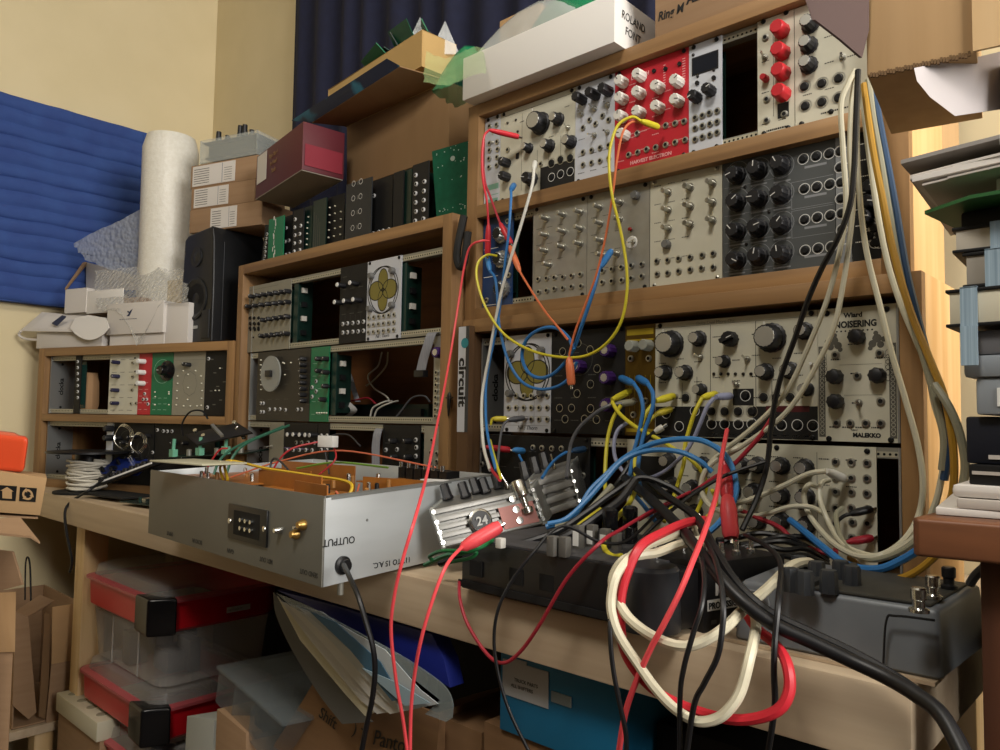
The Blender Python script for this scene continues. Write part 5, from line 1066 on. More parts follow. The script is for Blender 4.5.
# ------------------------------------------------------------------ spacer blocks so that nothing floats: tray under the left boards
# 'circuit' box between the cases
xa = onY(458, 380, -25).x; xb = onY(468.6, 380, -25).x
t = Thing('product_box', 'slim white box standing in the gap, its edge lettered circuit', 'box', (xa, -25, BT)); w = xb-xa-.3
zb_ = onY(463, 432, -25).z-BT; zt_ = onY(463, 326, -25).z-BT
t.loc(MB().box(0, w, 0, 10, 0, zt_).box(w*.4, w*.9, 10, 120, 0, zt_), 'body', [mat('wood brown edge', '#5f452c', .6)]); t.loc(MB().box(.3, w*.72, -.6, 0, zb_, zt_-1), 'white_spine', [WHITEP]); t.loc(MB().box(w*.72, w, -.6, 0, zb_, zt_-1), 'grey_spine', [mat('dark spine', '#3a3c3e', .5)])
t.loc(MB().lathe([(7, 0), (7, .3)], (w*.62, -.6, zt_-24), AX, 20), 'teal_dot', [mat('teal print', '#2e8b96', .5)])
o = ob('lettering', text_mesh('circuit', 24, INK, .1, None, .8, 'LEFT', 0, 1.0), t.e, (3, -.9, zt_-44)); o.rotation_euler = (Matrix.Rotation(PI/2, 3, 'X') @ Matrix.Rotation(-PI/2, 3, 'Z')).to_euler(); o.scale = (1.1, .8, 1)
# ------------------------------------------------------------------ side table at the right with a stack of paper, boxes and books
SX, SY = 586, -262
t = Thing('side_table', 'reddish brown wooden side table at the right edge of the picture', 'side table', (SX, SY, FLOOR))
m = MB(); zt_, zb_ = -38.5, -60.5
poly = [(SX, SY+6), (SX+3, SY), (760, SY+22), (1000, SY+44), (1000, 80), (SX+14, 80)]
n = len(poly); m.add([(x, y, zb_) for x, y in poly]+[(x, y, zt_) for x, y in poly], [tuple(reversed(range(n))), tuple(range(n, 2*n))]+[(i, (i+1) % n, n+(i+1) % n, n+i) for i in range(n)])
t.part(m, 'table_top', [DARKWOOD], bevel=2.2, seg=3)
for x, y in ((616, -236), (940, -190), (625, 40), (940, 40)): t.part(MB().box(x, x+34, y, y+34, FLOOR, zb_), 'leg', [mat('dark brown leg', '#4a2c1e', .45, 0, '#5a3726', (50, 50, 3), .1)], bevel=1.5)
t.part(MB().box(650, 940, -180, -165, FLOOR+180, FLOOR+240), 'rail', [DARKWOOD], bevel=1)
def dz(u, v, d): return dep(u, v, d)
BLKB = mat('black book cover', '#0f1013', .5); NAVYB = mat('dark navy cover', '#141a2c', .5)
zc = zt_+.3
def flatstack(name, label, cat, u, vb, vt, d, W_, D_, mts, pname='body', yaw=0, bevel=1, group=None, parts=None):
    p = dep(u, vb, d); zb = p.z if vb else zc; h = dep(u, vt, d).z-zb; t = Thing(name, label, cat, (p.x, p.y, zb), rotz=math.radians(yaw), group=group)
    t.loc(MB().box(0, W_, 0, D_, 0, h), pname, mts, bevel=bevel); t.h = h; t.W = W_; t.D = D_; return t
def place(name, label, cat, x, y, z, W_, D_, h, mts, pname='body', yaw=0, bevel=1, group=None):
    t = Thing(name, label, cat, (x, y, z), rotz=math.radians(yaw), group=group); t.loc(MB().box(0, W_, 0, D_, 0, h), pname, mts, bevel=bevel); return t
# heights of the stack, read from the left ends (depth about 470)
def zl(u, v, d=478): return dep(u, v, d).z
x0 = 597; y0 = -228
z = zt_+.3
t = place('magazine', 'thin white magazine lowest of the stack on the side table', 'magazine', x0-4, y0-6, z, 250, 190, 4.5, [PAPER], 'pages', 8); z += 4.7
t = place('magazine', 'second white magazine from the bottom of the side table stack', 'magazine', x0+7, y0-4, z, 250, 190, 6, [PAPERG], 'pages', 5); z += 6.2
t = place('magazine', 'third white magazine with a rounded spine, under the black folders', 'magazine', x0+4, y0-2, z, 250, 190, 8, [PAPER], 'pages', 3, bevel=3.2); z += 8.2
zk = zl(965, 415)
z1 = z; t = place('ring_binder', 'black folder with pale page edges lying under the tall black box', 'folder', x0+12, y0+4, z, 250, 190, 12, [BLKB], 'cover', -4); t.loc(MB().box(2, 240, -.8, .2, 6, 8), 'page_edge', [PAPERG]); z += 12.3
t = place('storage_box', 'tall black box with a navy front in the side table stack', 'box', x0+10, y0+8, z, 260, 190, max(14, zk-z-1), [mat('navy black box', '#0f1422', .5)], 'body', -2, bevel=2)
t.loc(MB().box(12, 250, -.8, .2, 3, 5.5), 'paper_edge', [PAPERG]); z = max(zk, z+15)
GB1 = mat('grey plastic box', '#8d949b', .5); GB2 = mat('grey plastic lid', '#7a7f84', .5)
zt1 = zl(968, 380); t = place('storage_box', 'light grey plastic box with white label, right above the black box', 'box', x0+17, y0+2, z, 250, 190, zt1-z, [GB1], 'body', 0, bevel=2)
t.loc(MB().box(11, 60, -.8, .2, 5, zt1-z-6), 'label', [WHITE]); text('(K...)', t.e, (15, -1, 7), 8, INKG, name='lettering'); z = zt1+.3
zt2 = zl(968, 358); t = place('box_lid', 'grey ridged plastic lid on the labelled grey box', 'lid', x0+11, y0, z, 255, 195, zt2-z, [GB1], 'lid', 0, bevel=3); z = zt2+.3
zt3 = zl(972, 334); t = place('storage_box', 'mid grey box with a small pale label, under the banded books', 'box', x0+16, y0+2, z, 250, 190, zt3-z, [mat('mid grey box', '#6f6f72', .55)], 'body', 0, bevel=2)
t.loc(MB().box(17, 60, -.8, .2, 3, 10), 'label', [PAPER]); text('(UP', t.e, (20, -1, 4.4), 6, INKG, name='lettering'); z = zt3+.3
BAND = mat('blue grey elastic', '#7d93a3', .6, 0, '#9fb4c2', (600, 4, 4)); 
def book(label, bx, by, z, h, bandx, pc, yaw=0):
    t = Thing('notebook', label, 'notebook', (bx, by, z), rotz=math.radians(yaw)); W_, D_ = 250, 180
    t.loc(MB().box(0, W_, 0, D_, 0, 2).box(0, W_, 0, D_, h-2, h), 'cover', [BLKB], bevel=.5); t.loc(MB().box(2, W_, 1.2, D_-3, 2, h-2), 'page_block', [pc], bevel=.4)
    t.loc(MB().box(bandx, bandx+9, -.8, .4, -.3, h+.5).box(bandx, bandx+9, -.8, D_, h, h+.8), 'elastic_band', [BAND]); return t
hs = [(zl(950, 325), 'black notebook with cream pages and a hanging blue band, lowest of the banded books', x0+2, y0-6, 7, mat('cream pages', '#d9d3bd', .8))]
zb3 = z; zt4 = zl(952, 293); book('black notebook with cream pages and blue elastic band, lowest of the three', x0+3, y0-4, z+2, zt4-z-2, 8, mat('cream pages', '#d9d3bd', .8)); z = zt4+.5
m = MB(); slab(m, (x0+11, y0-5.6, zl(965, 368)), (9, 0, 0), (0, 1, 0), (0, 0, zb3-zl(965, 368)+2)); o = mb_obj(m, 'elastic_band', BAND, origin=(x0+11, y0-8, zb3)); tag(o, 'loose blue grey elastic strap hanging below the lowest notebook', 'elastic band')
zt5 = zl(958, 258); book('grey-paged black notebook in the middle of the three banded notebooks', x0+12, y0-2, z, zt5-z, 12, mat('grey pages', '#a09a90', .8)); z = zt5+.4
zt6 = zl(955, 232); book('topmost of the three banded notebooks, with bright page edges', x0+7, y0-3, z, zt6-z, 20, mat('bright pages', '#cbc4b6', .8), 3); z = zt6+.4
zt7 = zl(950, 214); t = place('document_wallet', 'dark document wallet between the notebooks and the green folder', 'folder', x0+10, y0+6, z, 240, 180, zt7-z, [BLKB], 'cover', 0, bevel=2); z = zt7+.3
t = Thing('paper_folder', 'green paper folder with its corner pointing left, under the loose papers', 'folder', (x0-2, y0-8, z)); m = MB().flat([(x0-8, y0-2, z), (x0+20, y0-18, z+1), (x0+260, y0-16, z+4), (x0+260, y0+150, z+4), (x0+10, y0+150, z)], (0, 0, 1), 2.2); t.part(m, 'folder', [mat('green card', '#2f6a38', .6)]); z += 4
t = place('paper_stack', 'grey block of papers directly on the green folder', 'papers', x0+30, y0+2, z+3, 230, 170, 9, [PAPERG], 'sheets', 2); z += 12
rr = random.Random(8)
zend = zl(900, 150)
LBP = ['lowest loose sheet fanned over the pale case side', 'second loose sheet, its corner drooping to the left', 'third loose sheet with a crisp white front edge', 'fourth loose sheet, slightly curled at the front', 'fifth loose sheet in the fanned pile', 'thick folded paper near the top of the fanned pile', 'topmost grey sheet of the fanned paper pile']
for k in range(7):
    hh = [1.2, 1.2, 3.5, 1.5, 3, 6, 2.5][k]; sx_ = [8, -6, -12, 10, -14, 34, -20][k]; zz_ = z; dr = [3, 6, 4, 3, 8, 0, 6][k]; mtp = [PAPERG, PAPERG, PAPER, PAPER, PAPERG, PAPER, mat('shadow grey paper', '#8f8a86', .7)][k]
    m = MB(); N = 10; yw = [0, 4, 2, -2, 5, -5, 3][k]; a_, n_ = rv(yw)
    base = []
    for i in range(N+1):
        f = i/N; q = Vector((x0+sx_, y0-16+k*1.5, zz_))+a_*(f*270)+Vector((0, 0, 3+f*7-dr*(1-f)**3)); base.append(q)
    for i in range(N): slab(m, base[i], base[i+1]-base[i], n_*175, Vector((0, 0, hh)))
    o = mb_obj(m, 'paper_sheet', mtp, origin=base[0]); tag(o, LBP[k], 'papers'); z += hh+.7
ztop = z+10
# white sheet tucked under the top box, box itself
zc_ = dep(867, 75, 520).z
t = Thing('cardboard_box', 'cardboard box crowning the side table stack, its torn edge facing the camera', 'box', (545, -214, zc_))
p0 = dep(867, 76, 520); p1 = onZ(973, 53, p0.z)
a_ = (p1-p0); a_.z = 0; an = a_.normalized(); nn = Vector((-an.y, an.x, 0))
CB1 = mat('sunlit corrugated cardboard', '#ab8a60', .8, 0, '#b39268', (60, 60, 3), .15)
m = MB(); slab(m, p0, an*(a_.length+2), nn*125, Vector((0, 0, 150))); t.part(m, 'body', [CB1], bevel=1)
m = MB(); slab(m, p0+an*(a_.length)-nn*3, an*150, nn*2.5, Vector((0, 0, 150))); t.part(m, 'front_flap', [mat('paler cardboard', '#bf9f72', .8, 0, '#c6a77c', (70, 70, 3), .1)])
m = MB()
for k in range(34): q = p0+an*(2+k*(a_.length-3)/34)-nn*1.2; slab(m, q+Vector((0, 0, -1.6-(k % 3)*.5)), an*1.4, nn*2, Vector((0, 0, 3)))
t.part(m, 'torn_corrugation', [mat('torn flute', '#6b5236', .9)])
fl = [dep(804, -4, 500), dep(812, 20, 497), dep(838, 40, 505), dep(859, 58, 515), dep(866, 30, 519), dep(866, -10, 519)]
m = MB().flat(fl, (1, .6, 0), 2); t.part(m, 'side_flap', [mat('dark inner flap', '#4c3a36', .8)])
m = MB(); ws = [(914, 68), (940, 63), (973, 58), (1015, 48), (1015, 107), (955, 116), (930, 97), (917, 81)]
m.flat([dep(u, v, 500) for i, (u, v) in enumerate(ws)], (0, 1, .15), .8); o = mb_obj(m, 'paper_sheet', mat('lilac white paper', '#c4bdbd', .7), origin=dep(960, 90, 500)); tag(o, 'large white sheet hanging out under the top cardboard box', 'paper')
place('storage_box', 'black box supporting the top cardboard box at the right edge', 'box', x0+28, y0+40, ztop-8, 220, 120, p0.z-ztop+7.5, [BLKB])
# hole between: pale box with green print seen behind
p = dep(905, 150, 860); t = Thing('cardboard_box', 'pale box with green print glimpsed between case and paper pile', 'box', p); t.part(slab(MB(), dep(897, 168, 800), dep(935, 168, 790)-dep(897, 168, 800), Vector((10, 60, 0)), Vector((0, 0, 70))), 'body', [CB1]); t.part(slab(MB(), dep(909, 160, 794), Vector((6, 0, 0)), Vector((0, 1, 0)), Vector((0, 0, 28))), 'green_print', [mat('green print', '#2a7a4c', .5)])

# ------------------------------------------------------------------ under the bench
CLR = mat('frosted clear plastic', '#c3bfbb', .2, 0, alpha=.34); REDB = mat('red plastic', '#b8141f', .3); REDL = mat('translucent red lid', '#b8545a', .3, 0, alpha=.85)
def tote(label, x0, x1, y0, y1, zt, seed, hb=90):
    t = Thing('storage_tote', label, 'storage box', (x0, y0, zt-hb-82), group=None); w, d = x1-x0, y1-y0
    # rounded-rectangle rings
    def rr_(in_, r=26, n=5):
        pts = []
        for cx, cy, a0 in ((w-in_-r, r+in_, -90), (w-in_-r, d-in_-r, 0), (in_+r, d-in_-r, 90), (in_+r, in_+r, 180)):
            for k in range(n+1): a = math.radians(a0+90*k/n); pts.append((cx+r*math.cos(a), cy+r*math.sin(a)))
        return pts
    def ringm(secs, cap0, cap1):
        m = MB(); n = 24
        for in_, z in secs: m.v += [(x, y, z) for x, y in rr_(in_)]
        for k in range(len(secs)-1):
            for i in range(n): j = (i+1) % n; m.f.append((k*n+i, k*n+j, (k+1)*n+j, (k+1)*n+i)); m.m.append(0)
        if cap0: m.f.append(tuple(reversed(range(n)))); m.m.append(0)
        if cap1: m.f.append(tuple(range((len(secs)-1)*n, len(secs)*n))); m.m.append(0)
        return m
    t.loc(ringm([(16, 0), (8, hb-1), (8, hb+1)], True, False), 'clear_body', [CLR])
    t.loc(ringm([(7, hb-1), (2, hb+4), (0, hb+48), (3, hb+48), (6, hb+4)], False, False), 'red_tray', [REDB])
    t.loc(ringm([(3, hb+48), (-5, hb+49), (-5, hb+54), (6, hb+57)], False, False), 'lid_rim', [REDL])
    t.loc(ringm([(6, hb+56), (10, hb+74), (26, hb+81), (60, hb+81.6)], False, True), 'domed_lid', [CLR])
    m = MB().hexa([(w-66, -10, hb-2), (w-6, -14, hb-2), (w+14, 26, hb-2), (w-30, 40, hb-2), (w-66, -10, hb+59), (w-6, -14, hb+59), (w+14, 26, hb+59), (w-30, 40, hb+57)]); c = t.loc(m, 'latch', [mat('glossy black latch', '#111113', .22)], bevel=5, seg=3)
    r = random.Random(seed)
    for k in range(7 if hb > 30 else 0): x, y = r.uniform(30, w-70), r.uniform(20, d-60); t.loc(MB().box(x, x+r.uniform(25, 60), y, y+r.uniform(20, 50), 2, r.uniform(.4, .9)*hb), 'contents', [mat('tote contents %s' % 'abc'[k % 3], ['#2b3142', '#6d6a66', '#1e2230'][k % 3], .6)], bevel=2)
    for x in (w*.35, w*.7): t.loc(MB().box(x, x+2, 10, 12, 2, max(6, hb-2)), 'moulded_rib', [CLR])
    return t
tx0, tx1, ty0, ty1 = -868, -548, -206, 20
tt = tote('topmost red and clear storage tote with a black latch under the bench', tx0, tx1, ty0, ty1, -262, 1, 92)
m = MB().box(tx1-tx0+.4, tx1-tx0+1, 120, 165, 108, 118); tt.loc(m, 'label', [PAPER]); text('NUTS BOLTS', tt.e, (tx1-tx0+1.2, 123, 111), 4.6, INKG, rot=(PI/2, 0, PI/2), name='lettering')
tt = tote('second red and clear storage tote down', tx0-4, tx1-2, ty0-2, ty1, -262-175, 2, 12)
for p_ in ((70, -1.2, 36),): pass
tt = tote('third red and clear storage tote down, cut by the picture bottom', tx0-6, tx1, ty0-2, ty1, -262-175-95, 3, 44)
MB_ = None
t = Thing('shelf_unit', 'low pine shelf left of the red totes under the bench', 'shelf', (-1325, -228, FLOOR)); zsh = onX(44, 723, -992).z; t.part(MB().box(-1325, -985, -560, onX(84, 700, -992).y+5, zsh-17, zsh-.3), 'shelf_board', [PINEX], bevel=1)
for y in (-540, -240): t.part(MB().box(-1040, -1002, y, y+34, FLOOR, zsh-17), 'leg', [PINEZ], bevel=1)
t.part(MB().box(-905, -540, -200, 60, -677, -660), 'tote_shelf', [PINEX], bevel=1)
for x in (-900, -590): t.part(MB().box(x, x+30, -190, -160, FLOOR, -677), 'leg', [PINEZ], bevel=1)
# open cardboard box on the low shelf along the left wall, its open side towards the room
PX_ = -992
def xp(u, v, dx=0): return onX(u, v, PX_+dx)
zS = xp(44, 723).z; yl, yr = -520, xp(84, 700).y
t = Thing('cardboard_box', 'open brown cardboard box with upright flaps, left of the red totes', 'box', xp(50, 722))
ya, yb_ = xp(14, 690).y, xp(82, 690).y
m = MB(); hb = xp(50, 610).z-zS; hollow(m, (PX_-260, ya, zS), (255, 0, 0), (0, yb_-ya, 0), (0, 0, hb), 3); m2 = MB(); slab(m2, (PX_-260, ya, zS), (255, 0, 0), (0, 3, 0), (0, 0, hb)); slab(m2, (PX_-260, yb_-3, zS), (255, 0, 0), (0, 3, 0), (0, 0, hb)); slab(m2, (PX_-260, ya, zS), (3, 0, 0), (0, yb_-ya, 0), (0, 0, hb)); slab(m2, (PX_-260, ya, zS), (255, 0, 0), (0, yb_-ya, 0), (0, 0, 3))
t.part(m2, 'body', [CARD], bevel=.6)
def xflat(P_, dx, th=3): return MB().flat([xp(u, v, dx+d) for u, v, d in P_], (1, 0, 0), th)
t.part(xflat([(51, 664, 0), (83, 658, 0), (80, 716, 0), (45, 728, 0)], 0), 'front_flap', [CARD], bevel=.5)
t.part(xflat([(52, 607, 14), (84, 602, 14), (83, 658, 1), (51, 664, 1)], 0), 'folded_flap', [CARDL], bevel=.5)
t.part(xflat([(15, 613, 6), (28, 618, 6), (36, 712, 0), (28, 719, 0), (12, 705, 0)], 0), 'left_flap', [CARD], bevel=.5)
m = MB(); A_ = [xp(15, 613, 6), xp(28, 618, 6), xp(54, 602, -70), xp(40, 596, -70)]; m.flat(A_, (0, 0, 1), 3); t.part(m, 'top_flap', [CARD])
t.part(xflat([(44, 612, -12), (50, 614, -12), (47, 720, -12), (38, 716, -12)], 0, 4), 'inner_divider', [mat('torn board', '#7c5f40', .85)], bevel=.5)
VB = Vector((ray(25, 500).x, ray(25, 500).y, 0)).normalized()
def facing(P_, back, lift=(0, 0)):    # block whose front quad is P_ (BL, BR, TR, TL), extruded straight away from it
    b_ = VB*back; return MB().hexa([P_[0], P_[1], P_[1]+b_, P_[0]+b_, P_[3], P_[2], P_[2]+b_, P_[3]+b_])
dC = 1180
t = Thing('cardboard_box', 'brown carton cut by the left picture edge, below the icon box', 'box', dep(5, 720, dC)); 
Pq = [dep(-60, 722, dC), dep(11, 722, dC), dep(13, 652, dC), dep(-60, 652, dC)]
Pq[0].z = Pq[1].z = FLOOR
t.part(facing(Pq, 60), 'body', [CARD], bevel=1); t.part(facing([dep(-60, 655, dC-4), dep(15, 652, dC-4), dep(16, 592, dC-10), dep(-60, 596, dC-10)], 4), 'front_flap', [CARDL], bevel=.4)
m = MB().flat([dep(-20, 548, dC), dep(12, 552, dC), dep(22, 585, dC+10), (dep(-20, 596, dC+10))], (0, 1, .2), 3); t.part(m, 'bent_flap', [CARD])
dI = 1120
P4 = [dep(-60, 508, dI), dep(40, 515.5, dI), dep(47, 478, dI), dep(-60, 463, dI)]
zb2 = P4[1].z
t = Thing('cardboard_box', 'small brown box with two black packaging icons, left of the bench', 'box', P4[1]); t.part(facing(P4, 90), 'body', [mat('light kraft box', '#b8966c', .8)], bevel=.8)
ex = (P4[1]-P4[0]).normalized(); ez = (P4[3]-P4[0]).normalized(); en = ex.cross(ez).normalized(); en = en if en.dot(VB) < 0 else -en
for (ua, ub, va, vb) in ((-2, 17, 485, 501), (19, 37, 487, 502)):
    q = [dep(ua, vb-1, dI-1), dep(ub-1.5, vb, dI-1), dep(ub, va+1.2, dI-1), dep(ua+1, va, dI-1)]; m = MB(); m.add(q, [(0, 1, 2, 3)])
    cc = (q[0]+q[1]+q[2]+q[3])/4+en*.6
    if ua > 0:
        ri = []
        for i in range(18):
            a_ = 2*PI*i/18
            for r_ in (5, 8): ri.append(cc+ex*math.cos(a_)*r_+ez*math.sin(a_)*r_)
        m.add(ri, [(2*i, 2*i+1, (2*i+3) % 36, (2*i+2) % 36) for i in range(18) if i % 6 != 5], 1)
        for i in range(3): a_ = 2*PI*(i*6+5)/18; p_ = cc+ex*math.cos(a_)*6.5+ez*math.sin(a_)*6.5+en*.2; tt_ = ex*-math.sin(a_)+ez*math.cos(a_); rr2 = ex*math.cos(a_)+ez*math.sin(a_); m.add([p_-rr2*3.5, p_+rr2*3.5, p_+tt_*4.5], [(0, 1, 2)], 1)
    else:
        m.add([cc+ex*x+ez*z for x, z in ((-7, -8), (7, -8), (7, 3), (10, 3), (0, 9), (-10, 3), (-7, 3))], [(0, 1, 2, 3, 4, 5, 6)], 1)
    t.part(m, 'packaging_icon', [INK, mat('light kraft box', '')], smooth=False)
m = MB(); m.flat([dep(-60, 524, dI-30), dep(20, 519, dI-30), dep(40, 544, dI-60), dep(30, 538, dI-60), dep(-60, 530, dI-40)], (0, 0, 1), 3); m.flat([dep(-60, 514, dI), dep(38, 519, dI), dep(38, 519, dI)+VB*80, dep(-60, 514, dI)+VB*80], (0, 0, 1), 2.5)
o = mb_obj(m, 'cardboard_sheet', CARD, origin=dep(10, 520, dI)); tag(o, 'torn flat cardboard under the box with the packaging icons', 'cardboard')
Pq = [dep(-70, 530, dI), dep(-6, 530, dI), dep(-6, 519, dI), dep(-70, 516, dI)]; Pq[0].z = Pq[1].z = FLOOR
t = Thing('support_box', 'plain brown carton standing beneath the torn flat cardboard', 'box', Pq[1]); t.part(facing(Pq, 60), 'body', [CARD], bevel=1)
t = Thing('toolbox', 'orange red plastic case with rounded corners on the icon box', 'case', dep(20, 470, dI)); ORG = mat('orange red plastic', '#e0522e', .35)
Pq = [dep(-60, 465, dI+14), dep(24, 473, dI+14), dep(29, 437, dI+14), dep(-60, 429, dI+14)]; t.part(facing(Pq, 62), 'body', [ORG], bevel=9, seg=4)
Pq = [dep(-60, 434, dI+18), dep(25, 439, dI+18), dep(14, 433, dI+24), dep(-60, 424, dI+24)]; t.part(facing(Pq, 50), 'lid', [mat('pale orange lid', '#cf6a4c', .3)], bevel=2)
m = MB(); m.tube(curve([onY(25, 600, -236), onY(25.5, 566, -232), onY(27.5, 557, -230), (onY(30, 566, -232)), onY(31, 602, -236)], 6), 1.8, 6); o = mb_obj(m, 'wire_hook', BLKM, origin=onY(28, 598, -236)); tag(o, 'thin black wire loop standing up out of the open box under the bench', 'wire hook')
o2 = mb_obj(MB().box(-1326, -1190, -70, -50, FLOOR, -330), 'board_offcut', mat('dark offcut', '#4b4034', .8), origin=(-1300, -60, -487)); tag(o2, 'dark board standing behind the open box under the bench', 'board')
for i, (u, v, lab) in enumerate(((30, 745, 'crumpled plastic bag under the low pine shelf'),)): pass
p = onY(95, 738, -232); t = Thing('power_strip', 'cream plastic strip below the low pine shelf', 'strip', (p.x-220, -226, onY(90, 738, -226).z)); t.loc(MB().box(0, 210, 0, 40, 0, 34), 'body', [mat('cream plastic', '#c4bfa8', .5)], bevel=2)
for k in range(4): t.loc(MB().lathe([(9, 0), (8, .8)], (30+k*48, 20, 34), UPV, 16), 'socket', [mat('socket shade', '#8c8874', .6)])
t.loc(MB().box(0, 210, 6, 34, FLOOR-(onY(90, 738, -226).z), -.2), 'stand', [CARD])
# clear organiser, white box, brown handwritten box
HB = mat('brown handwritten box', '#7f5f41', .85, 0, '#8a6947', (5, 5, 60), .1)
A, B, C_, D__ = onY(268, 762, -205), onY(434, 762, -205), onY(440, 716, -205), onY(322, 664, -205)
t = Thing('cardboard_box', 'brown cardboard box with black handwriting below the paper folder', 'box', (A.x, -205, FLOOR))
m = MB().hexa([(A.x, -205, FLOOR), (B.x, -205, FLOOR), (B.x, -20, FLOOR), (A.x, -20, FLOOR), (A.x, -205, A.z+2), (B.x, -205, C_.z), (B.x, -20, C_.z), (A.x, -20, A.z+2)])
t.part(m, 'body', [HB], bevel=1); lw = [onY(272, 748, -207), onY(303, 700, -207), onY(322, 668, -207), onY(440, 715, -207), onY(436, 760, -207), onY(300, 770, -207)]
m = MB().flat(lw, (0, 1, 0), 2.5); t.part(m, 'raised_flap', [HB])
for s_, u, v, sz, sh in (('Shift', 318, 716, 20, .3), ('Panto', 372, 744, 24, .4), (') T', 352, 733, 20, .2)): q = onY(u, v, -208)-Vector((A.x, -205, FLOOR)); o = text(s_, t.e, q, sz, INK, name='handwriting', shear=sh); o.rotation_euler = (PI/2, .18 if s_ != 'Panto' else -.12, 0)
t = Thing('organizer_box', 'clear compartment organiser box tilted beside the brown handwritten box', 'organiser', onY(216, 706, -212))
A, B, C_, D__ = onY(215, 702, -212), onY(266, 762, -226), onY(283, 726, -232), onY(219, 669, -214)
back = onY(300, 640, -90)-D__
back = Vector((118, 120, 34)); m = MB(); m.hexa([A, B, B+back, A+back, D__, C_, C_+back, D__+back]); t.part(m, 'case', [mat('dusty clear plastic', '#7e8688', .3, 0, alpha=.3)], bevel=2)
m = MB(); dn_ = (C_-D__); m.hexa([D__-Vector((2, 3, 0)), C_+Vector((2, -3, 0)), C_+back, D__+back, D__+Vector((-2, -3, 5)), C_+Vector((2, -3, 5)), C_+back+Vector((0, 0, 5)), D__+back+Vector((0, 0, 5))]); t.part(m, 'lid', [mat('dusty clear plastic', '')], bevel=1)
for f in (.33, .66): q = A+(B-A)*f; slabm = MB(); slab(slabm, q, (B-A).normalized()*2, back*.95, (D__-A)*.95); t.part(slabm, 'divider', [mat('dusty clear plastic', '')])
rr = random.Random(5)
for k in range(6): q = A+(B-A)*(.08+.14*k)+back*rr.uniform(.1, .6); slabm = MB(); slab(slabm, q, (B-A)*.1, back*.25, (D__-A)*rr.uniform(.3, .7)); t.part(slabm, 'contents', [mat('tote contents c', '')], bevel=1)
q = onY(205, 760, -214); m = MB(); m.hexa([(q.x-18, -214, FLOOR), (q.x+58, -214, FLOOR), (q.x+58, -60, FLOOR), (q.x-18, -60, FLOOR), onY(183, 750, -214), onY(224, 741, -214), onY(224, 741, -214)+Vector((20, 100, 0)), onY(183, 750, -214)+Vector((20, 100, 0))])
t = Thing('white_carton', 'tapered white carton standing between red totes and organiser', 'carton', (q.x, -214, FLOOR)); P5 = [onY(180, 762, -216), onY(214, 762, -222), onY(214, 720, -222), onY(187, 716, -216)]
m = MB(); bk = Vector((34, 70, 4)); m.hexa([(P5[0].x, -216, FLOOR), (P5[1].x, -222, FLOOR), (P5[1].x+34, -150, FLOOR), (P5[0].x+34, -146, FLOOR), P5[3], P5[2], P5[2]+bk, P5[3]+bk]); t.part(m, 'body', [mat('grey white carton', '#a9aca6', .6)], bevel=1)
P6 = [onY(213, 762, -224), onY(262, 762, -226), onY(246, 730, -226), onY(217, 706, -224)]
t = Thing('cardboard_box', 'brown box standing upright beneath the clear organiser', 'box', (P6[0].x, -224, FLOOR)); m = MB(); bk = Vector((10, 90, 0)); m.hexa([(P6[0].x, -224, FLOOR), (P6[1].x, -226, FLOOR), (P6[1].x+10, -130, FLOOR), (P6[0].x+10, -130, FLOOR), P6[3]-Vector((0, 0, 4)), P6[2]-Vector((0, 0, 4)), P6[2]+bk-Vector((0, 0, 4)), P6[3]+bk-Vector((0, 0, 4))]); t.part(m, 'body', [CARD], bevel=1)
# folder of papers with blue binder, hanging under the bench edge
t = Thing('document_folder', 'bulging folder of white and blue papers hanging open below the chassis', 'folder', onY(275, 592, -250))
def sheetpx(P_, y, th, mt, name): m = MB().flat([onY(u, v, y+dy) for u, v, dy in P_], (0, 1, 0), th); return t.part(m, name, [mt])
def cv(P_, n=6):
    c = curve([Vector(p) for p in P_], n); return [tuple(p) for p in c]
sheetpx(cv([(273, 592, 6), (276, 615, 4), (292, 650, 0), (318, 693, -6), (342, 724, -10)])+[(372, 722, -10), (366, 716, -8)]+cv([(330, 670, 0), (296, 622, 4), (275, 594, 6)], 4), -226, 2, mat('grey folder back', '#4d4c49', .6), 'back_cover')
SH = [((277, 596), (300, 640), (345, 694), (365, 716), (374, 713), (330, 655), (296, 618), '#cfcab0'), ((280, 600), (310, 640), (360, 700), (377, 714), (390, 712), (345, 655), (302, 615), '#c9c8c4'), ((284, 602), (320, 640), (372, 700), (390, 714), (405, 711), (360, 655), (312, 614), '#d3d2cd'), ((290, 604), (330, 640), (385, 700), (400, 712), (420, 708), (375, 652), (322, 612), '#c4c8c8')]
for k, s_ in enumerate(SH): sheetpx([(u, v, -k*4) for u, v in s_[:7]], -234, 1.2, mat('folder sheet %s' % 'abcd'[k], s_[7], .7), 'paper_sheet')
sheetpx([(296, 606, 0), (340, 625, 0), (385, 650, 0), (420, 690, 0), (438, 704, 0), (400, 712, 0), (395, 700, 0), (350, 650, 0)], -252, 1.2, mat('folder sheet e', '#aeb4b6', .7), 'paper_sheet')
sheetpx([(310, 612, 0), (335, 622, 0), (380, 662, 0), (402, 700, 0), (392, 701, 0), (350, 650, 0)], -254, 1, mat('folder blue', '#33586e', .6), 'blue_sheet')
sheetpx([(362, 668, 0), (395, 682, 0), (430, 703, 0), (405, 706, 0)], -256, 1, mat('folder pale blue', '#8fa5b0', .6), 'pale_sheet')
sheetpx(cv([(276, 593, 0), (310, 607, 0), (350, 628, 0), (400, 655, 0), (440, 682, 0), (452, 700, 0), (452, 718, 0)], 5)+[(446, 722, 0), (425, 714, 0), (440, 700, 0), (395, 664, 0), (330, 626, 0), (290, 606, 0)], -250, 1, mat('clear sleeve', '#9aa6a8', .2, 0, alpha=.45), 'clear_sleeve')
